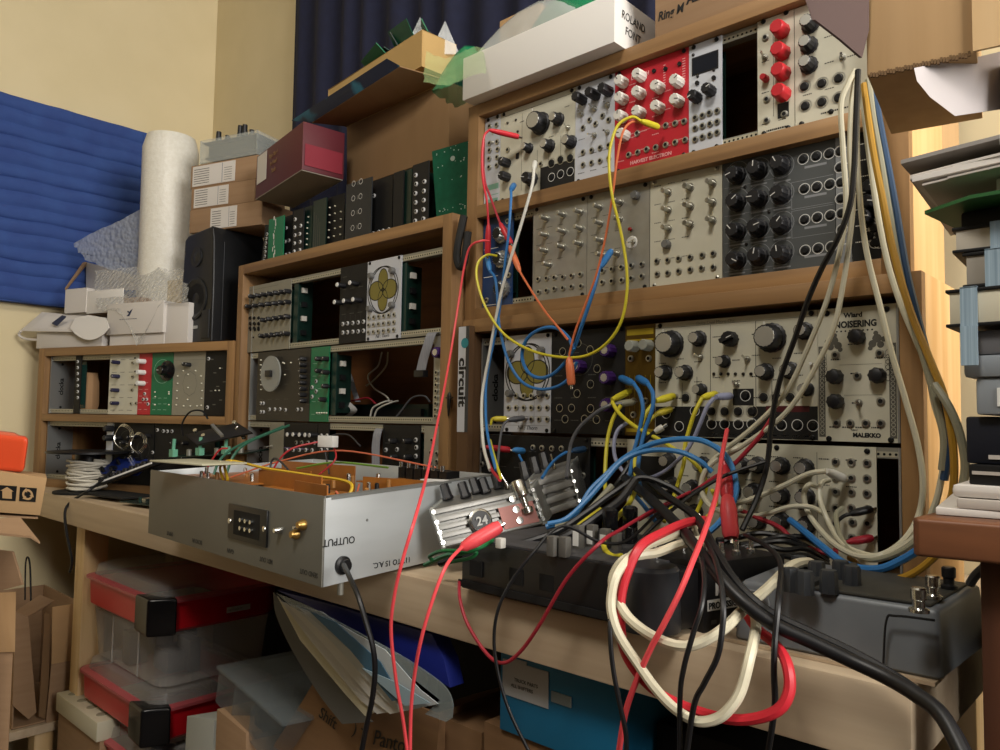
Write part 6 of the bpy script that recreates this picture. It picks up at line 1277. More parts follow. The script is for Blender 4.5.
t2 = Thing('ring_binder', 'royal blue binder wedged between the bench and the paper folder', 'binder', onY(430, 660, -214)); m = MB().flat([onY(u, v, -216) for u, v in ((276, 590), (330, 604), (432, 634), (444, 660), (450, 688), (436, 680), (400, 657), (350, 628), (310, 607))], (0, 1, 0), 20); t2.part(m, 'cover', [mat('royal blue binder', '#1e2b86', .5)], bevel=1)
# dark box, brown and blue boxes
bw = onY(500, 700, -200); be = onY(621, 700, -200); zbt = -206; zbb = onY(500, 729, -200).z
t = Thing('storage_box', 'bright blue box with white labels on the shelf under the bench', 'box', (bw.x, -200, zbb)); w = be.x-bw.x; hb = zbt-zbb
t.loc(MB().box(0, w, 0, 190, 0, hb), 'body', [mat('cyan blue card', '#156a93', .55)], bevel=1)
def bl(u0, v0, u1, v1, nm, mt_, yy=-1): a = onY(u0, v1, -200); b = onY(u1, v0, -200); t.loc(MB().box(a.x-bw.x, b.x-bw.x, yy, .2, a.z-zbb, min(b.z-zbb, hb-1)), nm, [mt_])
bl(503, 672, 549, 693, 'label', mat('grey white label', '#aeb0b0', .6)); bl(511, 662, 527, 671.5, 'label', mat('grey white label', ''), -.8); bl(552, 697, 572, 701, 'slot_handle', mat('slot edge', '#7f8d92', .5), -1.4)
a = onY(518, 686, -200); text('TRUCK PARTS', t.e, (a.x-bw.x-4, -1.3, a.z-zbb+4), 4.6, INKG, name='lettering'); text('ALL SHIFTERS', t.e, (a.x-bw.x-8, -1.3, a.z-zbb-2), 4.6, INKG, name='lettering')
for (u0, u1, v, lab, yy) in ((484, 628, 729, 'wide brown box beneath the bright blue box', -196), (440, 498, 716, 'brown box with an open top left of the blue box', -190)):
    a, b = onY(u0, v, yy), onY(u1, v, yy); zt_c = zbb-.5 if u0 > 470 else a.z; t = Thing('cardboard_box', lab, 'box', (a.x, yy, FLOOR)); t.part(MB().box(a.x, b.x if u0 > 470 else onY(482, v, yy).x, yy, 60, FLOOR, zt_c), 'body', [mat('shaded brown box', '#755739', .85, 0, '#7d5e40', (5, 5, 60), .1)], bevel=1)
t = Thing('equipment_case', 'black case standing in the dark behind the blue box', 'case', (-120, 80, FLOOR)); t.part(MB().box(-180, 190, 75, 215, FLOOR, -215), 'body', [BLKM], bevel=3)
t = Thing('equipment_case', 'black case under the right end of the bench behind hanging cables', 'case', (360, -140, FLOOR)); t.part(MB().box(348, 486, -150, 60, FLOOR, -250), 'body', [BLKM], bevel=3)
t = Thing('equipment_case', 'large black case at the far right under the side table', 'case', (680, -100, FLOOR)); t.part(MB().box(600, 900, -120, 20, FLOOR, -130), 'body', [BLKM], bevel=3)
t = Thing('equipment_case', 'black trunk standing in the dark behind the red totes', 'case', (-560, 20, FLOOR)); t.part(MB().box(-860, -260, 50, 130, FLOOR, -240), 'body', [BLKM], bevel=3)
# ------------------------------------------------------------------ cables: every one is its own thing, plugs are its parts
CM = {k: mat('cable '+k, c, .42) for k, c in dict(red='#c22834', coral='#de4a50', dark_red='#97202f', black='#131315', yellow='#cbbf2e', yellowpale='#c9b93a', orange='#cf6f45', blue='#2c6fae', bluelight='#3f82c0', darkblue='#23405f', white='#c9c8bf', cream='#d2cbb2', grey='#55565a', lavender='#8f93ad', beige='#c3bfa9', mustard='#a87f26', olive='#8f8d78', green='#1f6d3d').items()}
def pt(p): return onY(p[0], p[1], p[2]) if len(p) == 3 and not isinstance(p, Vector) else Vector(p)
def cable(label, colour, pts, r=1.5, plugs=(), group=None, name='patch_cable', cat='cable', nose=None, n=8, sides=8):
    P_ = [pt(p) for p in pts]; C_ = curve(P_, n); o0 = P_[0]
    m = MB(); m.tube([p-o0 for p in C_], r, sides); me = m.mesh(name, [CM[colour]])
    if plugs:
        e = empty(name, o0, (0, 0, 0), label, cat, group); ob('cord', me, e)
        for (a, b, rr_, col) in plugs:
            a, b = pt(a)-o0, pt(b)-o0; L_ = (b-a).length; mm = MB(); prof = [(r*1.1, 0), (rr_*.75, L_*.1), (rr_, L_*.35), (rr_, L_*.9), (rr_*.8, L_)]
            mm.lathe(prof, a, b-a, 14); ob('plug', mm.mesh('plug', [CM[col]]), e)
            ob('plug_tip', MB().cyl(b, b+(b-a).normalized()*5, 1.7, 8).mesh('plug_tip', [STEEL]), e)
        return e
    o = ob(name, me, None, o0); return tag(o, label, cat, group)
cable('long red cable hanging from the left of the upper case down past the grey chassis', 'coral', [(489, 241, -40), (481, 241, -52), (470, 247, -56), (464, 268, -54), (459, 300, -60), (452, 345, -80), (444, 390, -120), (437, 425, -170), (428, 470, -250), (416, 515, -330), (404, 555, -345), (395, 592, -345), (391, 630, -340), (396, 680, -330), (403, 720, -325), (409, 765, -320)], 1.51)
cable('red cable hanging from the red plug in the silver ribbed box', 'coral', [(462, 547, -300), (450, 560, -318), (441, 577, -330), (430, 608, -338), (421, 640, -340), (415, 672, -335), (411, 710, -330), (410, 765, -325)], 1.51, [((460, 549, -300), (500, 526, -268), 6.2, 'coral')])
cable('dark red cable looping down below the bench edge left of centre', 'dark_red', [(690, 492, -110), (650, 512, -150), (620, 530, -200), (601, 542, -248), (568, 577, -262), (540, 624, -268), (520, 652, -270), (503, 663, -272), (487, 654, -272), (468, 625, -268), (460, 600, -262), (459, 582, -250)], 1.58)
cable('bright red cable crossing diagonally from the red plug over the black mixer', 'coral', [(727, 430, -60), (722, 456, -110), (717, 492, -170), (705, 530, -240), (692, 563, -275), (680, 592, -290), (665, 622, -298), (650, 650, -300), (636, 682, -300), (625, 715, -298), (617, 765, -295)], 2.16)
cable('thick rose red cable looping in front of the bench beside the cream one', 'red', [(705, 520, -170), (685, 523, -205), (662, 533, -240), (642, 545, -268), (630, 566, -280), (621, 598, -288), (622, 640, -292), (634, 668, -294), (660, 694, -294), (700, 712, -292), (740, 720, -290), (775, 712, -288), (789, 692, -284), (787, 664, -278), (775, 644, -262), (758, 630, -252), (748, 616, -245)], 3.6)
cable('thick cream cable making the big front loop over the mixer corner', 'cream', [(700, 540, -190), (678, 545, -225), (656, 553, -250), (642, 555, -262), (624, 560, -276), (613, 578, -284), (617, 598, -288), (628, 617, -292), (646, 632, -294), (668, 643, -294), (688, 646, -292), (708, 639, -288), (727, 626, -280), (745, 608, -262), (768, 588, -230), (790, 567, -190), (806, 562, -170), (815, 566, -160)], 3.7)
cable('second thick cream cable dropping lower in front of the bench', 'cream', [(690, 528, -190), (666, 538, -232), (640, 549, -262), (618, 572, -290), (611, 600, -298), (614, 622, -300), (622, 640, -300), (638, 664, -300), (655, 688, -300), (674, 708, -300), (696, 721, -300), (716, 719, -298), (730, 708, -296), (741, 690, -292), (750, 656, -284), (756, 628, -262), (754, 612, -240)], 3.5)
cable('thin black cable swinging left of the red loop and down to the picture bottom', 'black', [(700, 488, -90), (660, 512, -130), (628, 540, -185), (600, 542, -215), (562, 526, -235), (532, 554, -262), (510, 584, -275), (498, 610, -282), (494, 638, -284), (497, 668, -284), (506, 702, -282), (518, 730, -280), (536, 765, -278)], 1.44)
cable('black cable hanging at the left of the cream loops', 'black', [(612, 590, -290), (610, 630, -304), (613, 668, -306), (620, 705, -304), (626, 735, -302), (626, 765, -300)], 1.76)
cable('black cable hanging in front of the mixer corner, left of two', 'black', [(690, 530, -200), (703, 565, -270), (703, 600, -298), (693, 634, -306), (684, 667, -308), (680, 697, -306), (680, 765, -300)], 1.76)
cable('black cable hanging in front of the mixer corner, right of two', 'black', [(700, 530, -200), (716, 562, -270), (723, 600, -298), (722, 632, -306), (717, 658, -308), (704, 684, -308), (694, 706, -306), (685, 765, -300)], 1.92)
cable('straight black cable dropping over the left end of the grey pedal', 'black', [(745, 535, -120), (765, 545, -170), (780, 562, -215), (779, 596, -262), (775, 640, -276), (774, 672, -278), (775, 702, -278), (772, 728, -276), (766, 765, -272)], 2.00)
cable('very thick black cable crossing the grey pedal front to the lower right', 'black', [(625, 478, -90), (652, 500, -140), (680, 528, -200), (706, 560, -256), (735, 594, -272), (770, 622, -270), (812, 642, -262), (850, 660, -256), (884, 676, -256), (915, 694, -262), (942, 716, -270), (968, 765, -285)], 4.6, sides=10)
cable('second very thick black cable close beside the first, over the effects unit', 'black', [(636, 470, -80), (664, 494, -130), (695, 516, -180), (712, 545, -230), (735, 582, -262), (768, 612, -262), (812, 634, -254), (850, 652, -248), (886, 672, -248), (920, 695, -256), (950, 725, -266), (972, 765, -280)], 3.6)
cable('black mains lead hanging from the grommet in the grey chassis', 'black', [(344, 565, -322), (350, 578, -338), (358, 596, -346), (366, 622, -348), (373, 648, -346), (375, 672, -342), (372, 700, -338), (366, 728, -334), (359, 765, -330)], 2.40)
cable('black cable falling from the box at the top right across the upper case', 'black', [(858, 70, -60), (856, 120, -62), (854, 170, -64), (850, 205, -66), (838, 238, -66), (822, 268, -62), (808, 300, -60), (795, 338, -58), (780, 380, -56), (772, 420, -56), (767, 465, -60), (757, 498, -70), (742, 530, -90)], 2.7)
cable('first beige cable hanging over the upper case, leftmost of the bundle', 'beige', [(855, 70, -42), (848, 84, -46), (841, 105, -50), (843, 150, -52), (846, 205, -52), (840, 250, -52), (827, 300, -50), (809, 345, -48), (792, 382, -46), (776, 405, -44), (750, 430, -44), (725, 450, -46), (708, 466, -48), (702, 487, -48), (708, 502, -48), (722, 504, -46), (742, 502, -44), (764, 494, -42), (785, 485, -40), (808, 474, -38), (826, 471, -36)], 2.50, [((826, 471, -36), (845, 479, -6), 4.2, 'white')])
cable('second beige cable beside the leftmost one, reaching the red and white tangle', 'beige', [(857, 72, -34), (852, 100, -38), (850, 150, -42), (853, 198, -44), (850, 236, -46), (843, 285, -48), (833, 330, -50), (814, 370, -50), (796, 400, -50), (776, 422, -52), (742, 446, -54), (722, 458, -60)], 2.50)
cable('beige cable hanging third, curving out to the right and back along the bottom row', 'beige', [(858, 72, -26), (857, 120, -30), (858, 172, -34), (865, 243, -38), (880, 306, -42), (892, 354, -44), (905, 398, -46), (918, 446, -48), (923, 486, -48), (918, 517, -48), (904, 540, -70), (884, 554, -92), (862, 557, -92), (840, 548, -76), (822, 532, -50), (808, 512, -30), (804, 494, -26), (809, 485, -22), (818, 487, -10)], 2.58)
cable('pale cable looping below the bottom row, outermost ring', 'beige', [(924, 528, -96), (905, 545, -94), (880, 556, -92), (858, 552, -80), (842, 543, -66), (830, 525, -38), (820, 500, -30), (821, 484, -22), (829, 480, -8)], 2.42)
cable('greyish cable looping inside the pale rings at the bottom row', 'olive', [(926, 534, -100), (900, 552, -98), (872, 560, -96), (852, 552, -80), (840, 535, -56), (836, 515, -32), (842, 508, -12)], 2.2)
cable('beige cable hanging nearest the right side of the cases', 'beige', [(862, 86, -24), (866, 130, -30), (876, 203, -38), (887, 260, -44), (900, 302, -50), (916, 340, -56), (927, 366, -60), (934, 402, -62), (942, 430, -62), (944, 460, -62), (938, 495, -60), (931, 515, -58)], 2.58)
cable('mustard cable hanging among the bundle at the case right end', 'mustard', [(864, 84, -36), (868, 116, -42), (875, 160, -48), (882, 196, -54), (893, 250, -60), (910, 310, -68), (930, 360, -76), (944, 396, -80), (951, 430, -82), (954, 460, -80), (953, 490, -76), (947, 510, -72)], 3.0)
cable('mustard cable sagging under the blue one at the lower right', 'mustard', [(942, 545, -118), (936, 555, -116), (920, 569, -114), (902, 578, -112), (881, 580, -110), (864, 571, -96), (850, 558, -70)], 2.8)
cable('dark blue cable hanging outermost in the right-hand bundle', 'darkblue', [(872, 80, -30), (879, 120, -38), (887, 162, -44), (896, 211, -50), (906, 270, -58), (918, 320, -64), (930, 366, -68), (942, 410, -70), (948, 450, -70), (944, 480, -68)], 3.2)
cable('grey olive cable between the mustard and dark blue ones', 'olive', [(868, 80, -34), (874, 120, -40), (881, 160, -46), (888, 205, -52), (899, 262, -58), (912, 318, -64), (925, 362, -70), (938, 408, -72), (944, 440, -72), (942, 470, -70)], 3.0)
cable('tan cable bowing right beside the mustard one, over the pale case side', 'olive', [(934, 384, -84), (948, 405, -88), (957, 425, -90), (963, 448, -90), (965, 470, -88), (960, 500, -84)], 3.2)
cable('blue cable sagging along the foot of the bottom row at the right', 'blue', [(923, 547, -112), (902, 560, -108), (878, 569, -106), (848, 565, -100), (824, 548, -84), (806, 533, -60), (790, 520, -40)], 3.2)
cable('red cable running behind the pedal knobs in the bottom row', 'dark_red', [(735, 508, -40), (758, 518, -46), (779, 527, -50), (797, 543, -54), (822, 552, -56), (838, 552, -50)], 2.3)
cable('pale cable resting across the bottom row knobs toward the red tangle', 'beige', [(826, 515, -30), (810, 507, -38), (789, 507, -42), (766, 514, -44), (742, 516, -46), (722, 510, -50)], 2.33)
for (a, b, col, lab) in (((850, 514, -24), (871, 509, -5), 'black', 'black'), ((848, 542, -24), (872, 538, -5), 'dark_red', 'dark red')):
    cable(f'short {lab} cable with its plug in the right of the bottom row', col, [(a[0]-14, a[1]+8, -34), (a[0]-6, a[1]+2, -30), a], 1.8, [(a, b, 3.8, col)])
# --- upper patch leads
cable('long yellow patch cable looping from the red module down to the petal module', 'yellow', [(641, 121, -34), (632, 117, -42), (619, 124, -50), (612, 140, -54), (609, 162, -56), (612, 195, -56), (620, 228, -56), (626, 262, -56), (627, 292, -58), (621, 322, -60), (606, 344, -62), (585, 356, -62), (559, 357, -60), (530, 350, -58), (504, 334, -56), (486, 308, -54), (477, 280, -52), (478, 263, -46), (487, 255, -36), (497, 256, -24)], 1.7, [((641, 121, -34), (658, 127, -3), 3.8, 'yellow')])
cable('orange patch cable from the red module down to the hanging orange plug', 'orange', [(641, 123, -28), (632, 122, -40), (623, 132, -48), (617, 160, -52), (613, 192, -54), (606, 235, -56), (597, 272, -60), (587, 300, -62), (575, 332, -64), (569, 356, -64)], 1.4, [((569, 357, -64), (571.5, 385, -64), 5, 'orange')])
cable('orange patch cable with its plug stacked below the red one at upper left', 'orange', [(520, 272, -44), (526, 282, -46), (536, 298, -50), (547, 314, -54), (557, 326, -58), (568, 340, -62)], 1.4, [((520, 272, -44), (510, 247, -34), 4, 'orange')])
cable('red patch cable with a red plug in the top row, dropping to stacked plugs', 'red', [(489, 130, -30), (484, 137, -34), (482, 158, -36), (483, 180, -36), (487, 202, -36), (488.5, 225, -34)], 1.6, [((489, 130, -30), (519, 137, -4), 3.8, 'red'), ((488.5, 224, -34), (487.5, 255, -30), 4, 'red')])
cable('second red patch cable slanting right to a plug in the blue module', 'dark_red', [(484, 142, -28), (483, 160, -32), (485, 182, -34), (490, 196, -34), (495, 210, -36), (500, 223, -36)], 1.6, [((500, 223, -36), (511, 244, -34), 4, 'red')])
cable('blue patch cable from the stacked plugs swinging under the petal rings', 'blue', [(490, 271, -34), (495, 278, -38), (497, 292, -42), (498, 310, -46), (500, 330, -48), (508, 360, -50), (521, 381, -50), (538, 389, -50), (556, 387, -50), (569, 378, -50), (577, 362, -50)], 1.9, [((490, 271, -34), (487, 257, -26), 3.6, 'bluelight')])
cable('blue patch cable plugged in the cream module, hanging to the bench bundle', 'blue', [(511, 190, -26), (511, 200, -34), (509, 230, -38), (506, 255, -40), (502, 290, -44), (497, 325, -48), (490, 359, -52), (486, 386, -56), (486, 420, -70), (489, 442, -100), (496, 470, -160)], 1.8, [((511, 190, -26), (514, 185, -3), 4, 'blue')])
cable('blue patch cable coiled in a loop over the petal module', 'blue', [(600, 266, -40), (594, 289, -48), (582, 325, -54), (573, 350, -56), (557, 371, -54), (541, 378, -52), (528, 372, -52), (522, 356, -52), (527, 339, -54), (541, 329, -56), (556, 328, -56), (568, 337, -58), (574, 350, -60)], 2.2, [((600, 268, -38), (611, 251, -4), 4, 'blue')])
cable('white patch cable from the top cream module down to the bench', 'white', [(534, 168, -20), (532, 186, -30), (521, 225, -38), (510, 261, -44), (500, 298, -48), (489, 356, -54), (482, 398, -64), (483, 442, -100), (490, 470, -150)], 2.0, [((533.5, 170, -20), (535, 162, -4), 3.4, 'white')])
cable('red cable in the thin bundle entering the silver ribbed box', 'red', [(484, 446, -80), (486, 456, -110), (492, 470, -150), (500, 480, -190)], 1.8, [((486, 447, -30), (510, 450, -6), 4.2, 'red')])
cable('yellow cable in the thin bundle entering the silver ribbed box', 'yellow', [(490, 440, -80), (493, 452, -110), (497, 466, -150), (501, 478, -190)], 1.6)
cable('short blue patch cable beside the red plug in the black bottom module', 'blue', [(519, 455, -30), (524, 466, -44), (530, 486, -90)], 1.6, [((513, 450, -24), (524, 451, -5), 4.2, 'bluelight')])
cable('grey patch cable with its plug across the petal module foot', 'grey', [(508, 420, -26), (503, 426, -34), (500, 440, -44), (498, 462, -80), (498, 480, -130)], 1.6, [((508, 420, -26), (524, 418, -5), 3.8, 'grey')])
cable('stub of yellow cable ending beside the grey plug at the petal module', 'yellow', [(491, 424, -60), (492, 419, -40), (497, 418, -34)], 1.6, [((492, 419, -38), (507, 419, -26), 3.8, 'yellowpale')])
cable('grey cable arching from the gold module over the black bottom module', 'grey', [(622, 404, -30), (612, 405, -36), (602, 409, -42), (592, 416, -46), (580, 427, -50), (572, 441, -54), (569, 456, -60), (567, 478, -90)], 2.3, [((610, 405, -36), (634, 402, -6), 4, 'olive')])
cable('blue cable lying across the black bottom module to a flat plug', 'blue', [(572, 451, -30), (563, 454, -38), (552, 463, -50), (542, 478, -90)], 1.8, [((572, 451, -28), (585, 449, -5), 4, 'darkblue')])
cable('yellow cable running right and down from the black purple-knobbed module', 'yellow', [(612, 402, -38), (620, 414, -42), (636, 427, -46), (658, 439, -48), (676, 450, -48), (691, 460, -46), (703, 474, -44), (706, 488, -42), (700, 505, -44), (693, 520, -50)], 2.2, [((612, 400, -36), (630, 391, -5), 4, 'yellow')])
cable('yellow cable falling straight from the first yellow plug to the mixer', 'yellow', [(621, 405, -34), (613, 419, -40), (608, 437, -46), (606, 455, -52), (605, 480, -62), (606, 495, -76)], 2.2)
cable('yellow cable dropping past the gold module and curling on the mixer', 'yellow', [(654, 403, -32), (645, 415, -40), (640, 430, -46), (637, 444, -50), (635, 462, -60), (636, 485, -80), (630, 502, -110), (617, 518, -150), (606, 534, -180), (604, 547, -200), (612, 556, -212), (622, 556, -214)], 2.4, [((656, 401, -32), (674, 396, -5), 4.2, 'yellow')])
cable('yellow cable with its plug in the black strip below the first big knob', 'yellow', [(657, 414, -28), (650, 420, -36), (643, 432, -42), (638, 446, -46)], 2.2, [((656, 414, -28), (671, 409, -5), 4, 'yellowpale')])
cable('yellow cable hanging from the middle of the widest cream module', 'yellow', [(702, 398, -30), (695, 412, -38), (689, 430, -42), (685, 446, -46), (684, 462, -50), (679, 480, -54), (672, 502, -62), (664, 522, -80)], 2.2, [((702, 398, -30), (716, 394, -5), 4, 'yellow')])
cable('lavender cable hanging from the widest cream module in a low loop', 'lavender', [(714, 398, -34), (707, 407, -40), (700, 424, -44), (693, 440, -46), (684, 454, -50), (668, 469, -54), (653, 477, -56), (640, 479, -56), (626, 474, -54), (616, 460, -50), (614, 444, -46), (618, 430, -40), (628, 422, -32)], 2.2, [((716, 397, -32), (731, 396, -5), 4, 'lavender')])
cable('big blue cable arching over the bottom row, upper of two', 'bluelight', [(546, 527, -150), (562, 522, -140), (577, 512, -128), (590, 491, -112), (606, 475, -98), (622, 460, -86), (642, 448, -78), (664, 441, -74), (690, 439, -72), (708, 443, -72), (726, 456, -74), (736, 482, -80), (732, 505, -90), (718, 524, -104), (704, 536, -120)], 2.9)
cable('big blue cable arching over the bottom row, lower of two', 'bluelight', [(548, 524, -160), (566, 519, -150), (585, 502, -132), (604, 481, -114), (620, 463, -98), (636, 454, -88), (656, 450, -82), (680, 452, -78), (700, 461, -74), (712, 472, -70)], 2.6)
cable('blue cable plugged into the gold module, left of its pair', 'blue', [(634, 384, -28), (640, 394, -36), (643, 410, -42), (639, 432, -48), (634, 452, -56), (630, 476, -66), (632, 491, -76), (644, 506, -90), (656, 522, -110)], 2.3, [((634, 384, -28), (621, 378, -5), 4.4, 'blue')])
cable('blue cable plugged into the gold module, right of its pair', 'blue', [(648, 384, -30), (653, 394, -38), (652, 410, -44), (645, 430, -50), (640, 452, -60), (638, 474, -72), (644, 496, -88), (660, 512, -104), (676, 524, -120)], 2.3, [((648, 384, -30), (638, 378, -5), 4.4, 'blue')])
cable('pinkish red cable crossing the tangle from the right of the black lead', 'dark_red', [(772, 418, -50), (760, 436, -54), (746, 452, -58), (730, 468, -64), (714, 478, -72), (692, 493, -84), (672, 502, -96), (652, 512, -110), (638, 520, -120)], 2.3)
cable('dark cable with a white sleeve end below the gold module', 'black', [(655, 432, -46), (646, 440, -50), (637, 450, -54), (626, 470, -64), (612, 490, -84), (590, 510, -120), (575, 525, -150)], 2.6, [((655, 432, -46), (663, 427, -42), 3.6, 'white')])
cable('thin black cable crossing the tangle behind the bright red one', 'black', [(765, 462, -70), (740, 470, -84), (716, 480, -100), (684, 501, -130), (658, 522, -160), (636, 545, -190), (618, 570, -240)], 1.7)
cable('bright red stacked plug and lead standing at the right of the mixer', 'coral', [(722, 455, -70), (724, 462, -72), (727, 470, -74)], 2.4, [((726, 466, -74), (727, 498, -92), 6.0, 'red'), ((727, 494, -92), (731, 538, -106), 7.6, 'coral')])
cable('white cable tip standing in the middle of the tangle over the mixer', 'cream', [(705, 545, -150), (702, 535, -146), (698, 525, -140)], 2.8, [((705, 545, -150), (700, 520, -142), 6.0, 'cream')])
cable('green cable lying in front of the silver ribbed box', 'green', [(425, 565, -250), (445, 556, -262), (462, 553, -266), (480, 547, -262), (492, 540, -240)], 2.4)
cable('green cable looping under the silver ribbed box', 'green', [(432, 560, -262), (430, 556, -268), (442, 551, -272), (460, 551, -270), (476, 552, -262), (470, 558, -262), (450, 562, -262)], 1.8)
cable('black cable bundle lying behind the mixer front edge', 'black', [(440, 563, -230), (470, 555, -225), (510, 552, -215), (545, 545, -205), (575, 532, -190), (600, 515, -170), (620, 500, -150), (635, 480, -130)], 4.0)
cable('black cable draped beneath the silver box toward the tangle', 'black', [(450, 558, -240), (490, 550, -225), (530, 541, -205), (560, 530, -185), (590, 510, -160), (615, 492, -140), (640, 478, -120), (668, 486, -110), (690, 500, -110)], 3.2)
for k in range(6):
    cable(['black cable strand lowest in the snarl left of the pedal knobs', 'black cable strand second from below in the snarl by the pedal', 'black cable strand sagging in the middle of the snarl', 'black cable strand crossing upward behind the red plug', 'black cable strand running flat to the case corner', 'black cable strand topmost in the snarl', 'dark cable strand nearest the bottom row knobs'][k], 'black', [(738-k*3, 562-k*4, -120+k*8), (758, 556-k*4+3*math.sin(k*2.1), -110+k*9), (784, 556-k*4+4*math.sin(k*1.3), -100+k*8), (806, 560-k*4+3*math.cos(k*1.7), -80+k*6), (828, 568-k*3, -60+k*4)], 2.6)
cable('yellow green cable end peeking out beside the black jack plugs', 'yellow', [(560, 545, -180), (572, 532, -165), (586, 520, -150), (600, 508, -135)], 2.6)
cable('olive cable lying beside the blue ones near the silver box', 'olive', [(556, 528, -160), (575, 522, -150), (592, 508, -135), (612, 486, -110)], 3.4)
cable('lime cable curling low behind the white cable tip', 'yellow', [(712, 490, -60), (716, 500, -66), (712, 512, -74), (704, 520, -90), (700, 530, -110)], 2.2)
cable('pale loop of cable around the bright red plug', 'beige', [(742, 446, -52), (722, 456, -64), (706, 470, -72), (701, 488, -76), (708, 504, -80), (724, 512, -84), (742, 508, -80)], 2.58)
cable('clear glossy cable leaving to the right behind the pedal', 'grey', [(1004, 555, -120), (990, 563, -120), (976, 575, -112), (970, 584, -108)], 3.2)
# leads on the left
cable('thin black lead hanging over the bench edge at the far left', 'black', [f1(112, 470, -70), f1(100, 482, -100), f1(88, 491, -130), onY(72, 501, -226), onY(65, 512, -236), onY(67, 535, -236), onY(72, 560, -230), onY(70, 572, -228)], 2.6)
# ribbon cables in the middle case
def ribbon(label, pts, w, mt, th=1.0, conn=True, name='ribbon_cable'):
    P_ = curve([pt(p) for p in pts], 8); t = Thing(name, label, 'ribbon cable', P_[0]); m = MB(); side = Vector((1, .2, 0)).normalized()*w/2
    for i in range(len(P_)-1):
        a, b = P_[i], P_[i+1]; n = (b-a).cross(side).normalized()*th; m.add([a-side, a+side, b+side, b-side, a-side+n, a+side+n, b+side+n, b-side+n], [(0, 1, 2, 3), (7, 6, 5, 4), (0, 3, 7, 4), (1, 5, 6, 2)])
    t.part(m, 'ribbon', [mt]); 
    if conn: e_ = P_[-1]; t.part(MB().box(e_.x-w*.62, e_.x+w*.62, e_.y-5, e_.y+5, e_.z-9, e_.z+1), 'connector', [BLKP], bevel=.6)
    return t
RG = mat('grey ribbon cable', '#9a9ca3', .5, 0, '#86888f', (500, 4, 4))
ribbon('grey ribbon cable hanging over the rail of the middle row, black connector at its end', [(436, 333, -4), (432, 334, -16), (428, 345, -18), (424, 358, -16), (421, 371, -14)], 17, RG)
ribbon('grey ribbon cable drooping at the bottom row, ending behind the chassis', [(381, 428, 0), (378, 432, -16), (376, 446, -18), (376, 464, -18)], 15, RG, conn=False)
ribbon('pale ribbon cable folded inside the middle row at the left', [(341, 358, 60), (349, 374, 70), (354, 390, 60), (358, 402, 50)], 12, RG, conn=False)
ribbon('white ribbon coil at the bottom left of the middle row opening', [(341, 396, 30), (347, 402, 24), (354, 410, 24), (348, 416, 30)], 14, mat('white ribbon', '#b9b9b7', .5), conn=False)
for k, (P_, c_, lab) in enumerate((([(382, 352, 90), (378, 366, 90), (368, 376, 80), (374, 388, 70), (386, 396, 60), (390, 402, 60)], 'white', 'pale wire kinked inside the middle row'), ([(388, 352, 90), (386, 366, 90), (374, 380, 80), (366, 386, 70)], 'beige', 'thin beige wire beside the kinked pale one'), ([(370, 418, 30), (373, 408, 30), (384, 402, 34), (392, 401, 50)], 'white', 'white wire arching onto the bus board, left of two'), ([(374, 418, 30), (378, 409, 30), (390, 403, 34), (398, 401, 50)], 'white', 'white wire arching onto the bus board, right of two'), ([(394, 420, 20), (402, 410, 24), (412, 398, 30), (424, 396, 36), (430, 402, 40)], 'grey', 'grey wire running along the bus board to the right'), ([(345, 402, 50), (356, 400, 50), (368, 398, 50), (376, 404, 50)], 'dark_red', 'dark pink wire lying behind the white ribbon coil'))):
    cable(lab, c_, P_, 1.5, name='wire', cat='wire')
p0_, p1_ = onY(343, 405, 95), onY(436, 402, 95); t = Thing('bus_board', 'dark power bus board along the back of the middle row', 'circuit board', (p0_.x, 80, 14)); t.part(MB().box(p0_.x-20, p1_.x-6, 84, 98, 10, 40), 'board', [DG]); t.part(MB().box(p0_.x-10, p1_.x-16, 76, 84, 16, 32), 'header_row', [BLKP])
p = onY(409, 385, 140)
# circuit boards seen edge-on in the openings
for (u, v0, v1, yy, fr, lab) in ((297, 278, 342, 0, F2, 'green circuit board standing edge-on right of the grey knob module'), (405, 262, 332, 0, F2, 'green circuit board edge-on right of the petal module in the middle case'), (335, 352, 415, 0, F2, 'green circuit board edge-on right of the bright green module'), (400, 436, 470, 0, F2, 'green circuit board edge-on at the bottom of the middle case')):
    x, z1_ = F2.px(u, v0, yy); z0_ = F2.px(u, v1, yy)[1]; t = Thing('edge_on_board', lab, 'circuit board', F2.pt(x, 4, z0_)); h = z1_-z0_
    t.loc(MB().box(-14, 0, 0, 2, 0, h), 'front_strip', [GREEND]); t.loc(MB().box(-1, .6, 2, 30, 4, h-4), 'board', [DG])
    for k in range(4): t.loc(MB().box(-4, 5, 6, 16, h*(.12+.22*k), h*(.12+.22*k)+9), 'component', [WHITEK if k % 2 else BLKP])
x, z_ = F1.px(86, 405, 30); t = Thing('paper_roll', 'rolled tan paper bag standing in the gap of the left case', 'paper', F1.pt(x, 40, 16)); t.loc(MB().lathe([(14, 0), (20, 20), (18, 70), (14, 86), (15, 92)], (0, 0, 0), UPV, 14, 0, 1.5), 'bag', [mat('pale brown paper', '#a98560', .8)])

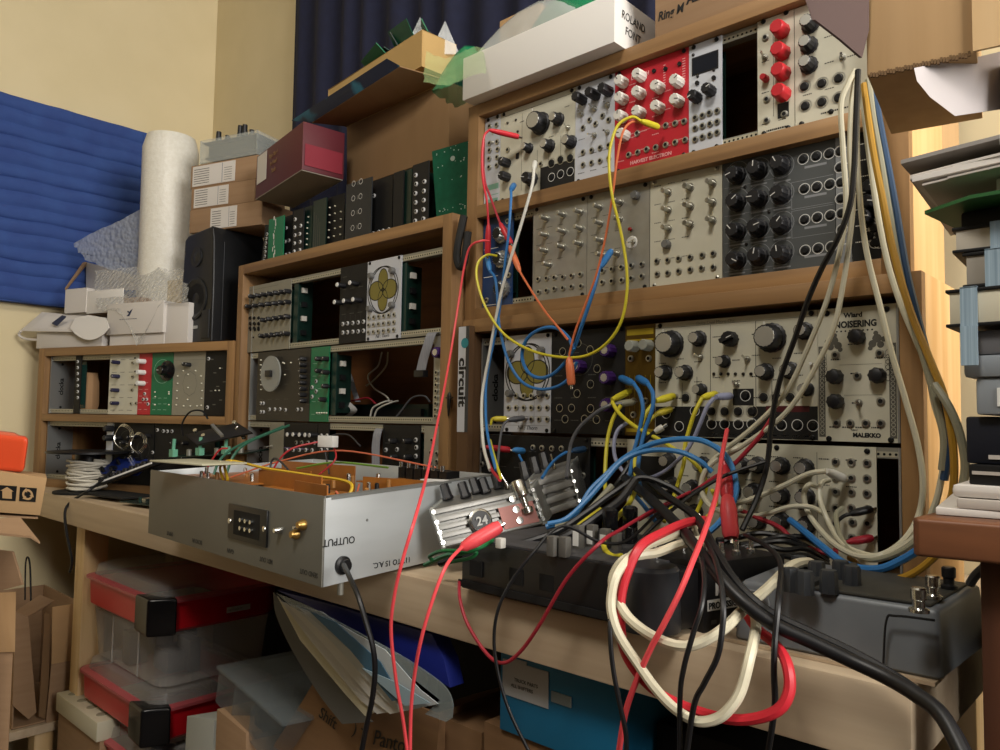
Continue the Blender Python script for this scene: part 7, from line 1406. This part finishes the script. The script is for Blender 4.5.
# thin wire coils, probe
for (u, v, r_, lab) in ((124, 437, 27, 'larger coil of thin silver wire behind the cable spool'), (139, 443, 22, 'smaller coil of thin silver wire behind the cable spool')):
    c_ = f1(u, v, -16); m = MB()
    for j in range(3): m.tube([c_+F1.r*math.cos(a/20*2*PI)*(r_-j*2)+Vector((0, 0, math.sin(a/20*2*PI)*(r_-j*2)))+F1.n*(-j*2+2*math.sin(a)) for a in range(21)], .8, 5)
    o = mb_obj(m, 'wire_coil', STEEL, origin=c_); tag(o, lab, 'wire coil')
m = MB(); pa, pb = onY(449.5, 392, -25), onY(448, 419, -25); m.lathe([(1, 0), (3.2, 4), (3.2, 8), (2.6, 20), (.6, 34)], pa, pb-pa, 10)
m.tube([pa+Vector((-7, 0, -8)), pa+Vector((0, 0, -9)), pa+Vector((7, 0, -8))], 1, 6); o = mb_obj(m, 'probe_tip', mat('dark bronze', '#2b2722', .4, .4), origin=pa); tag(o, 'small dark pointed probe hanging on the right post of the middle case', 'probe')
# group phrases for repeats
GR = dict(synth_module='synth modules mounted in the rack cases', spare_module='spare modules standing in a row on the middle case', patch_cable='patch cables and leads', cardboard_box='brown cardboard boxes', circuit_board='loose circuit boards', edge_on_board='circuit boards seen edge-on in the middle case', rack_case='oak rack cases', white_carton='white cartons on the left case', storage_tote='red and clear totes under the bench', notebook='banded notebooks', paper_sheet='loose sheets of paper on the right', magazine='magazines on the side table', plastic_bag='plastic bags on the white box', equipment_case='black equipment cases', storage_box='coloured storage boxes', ribbon_cable='ribbon cables', wire='wires inside the middle row', wire_coil='thin wire coils', ribbed_box='silver ribbed boxes', plastic_sleeve='clear plastic corners', bubble_wrap_sheet='loose bubble wrap', wire_coil_='')
from collections import Counter
tops = [o for o in bpy.data.objects if o.parent is None and o.type in ('MESH', 'EMPTY') and 'kind' not in o]
cn = Counter(o.name.split('.')[0] for o in tops)
for o in tops:
    b = o.name.split('.')[0]
    if cn[b] > 1 and 'group' not in o and b in GR: o['group'] = GR[b]
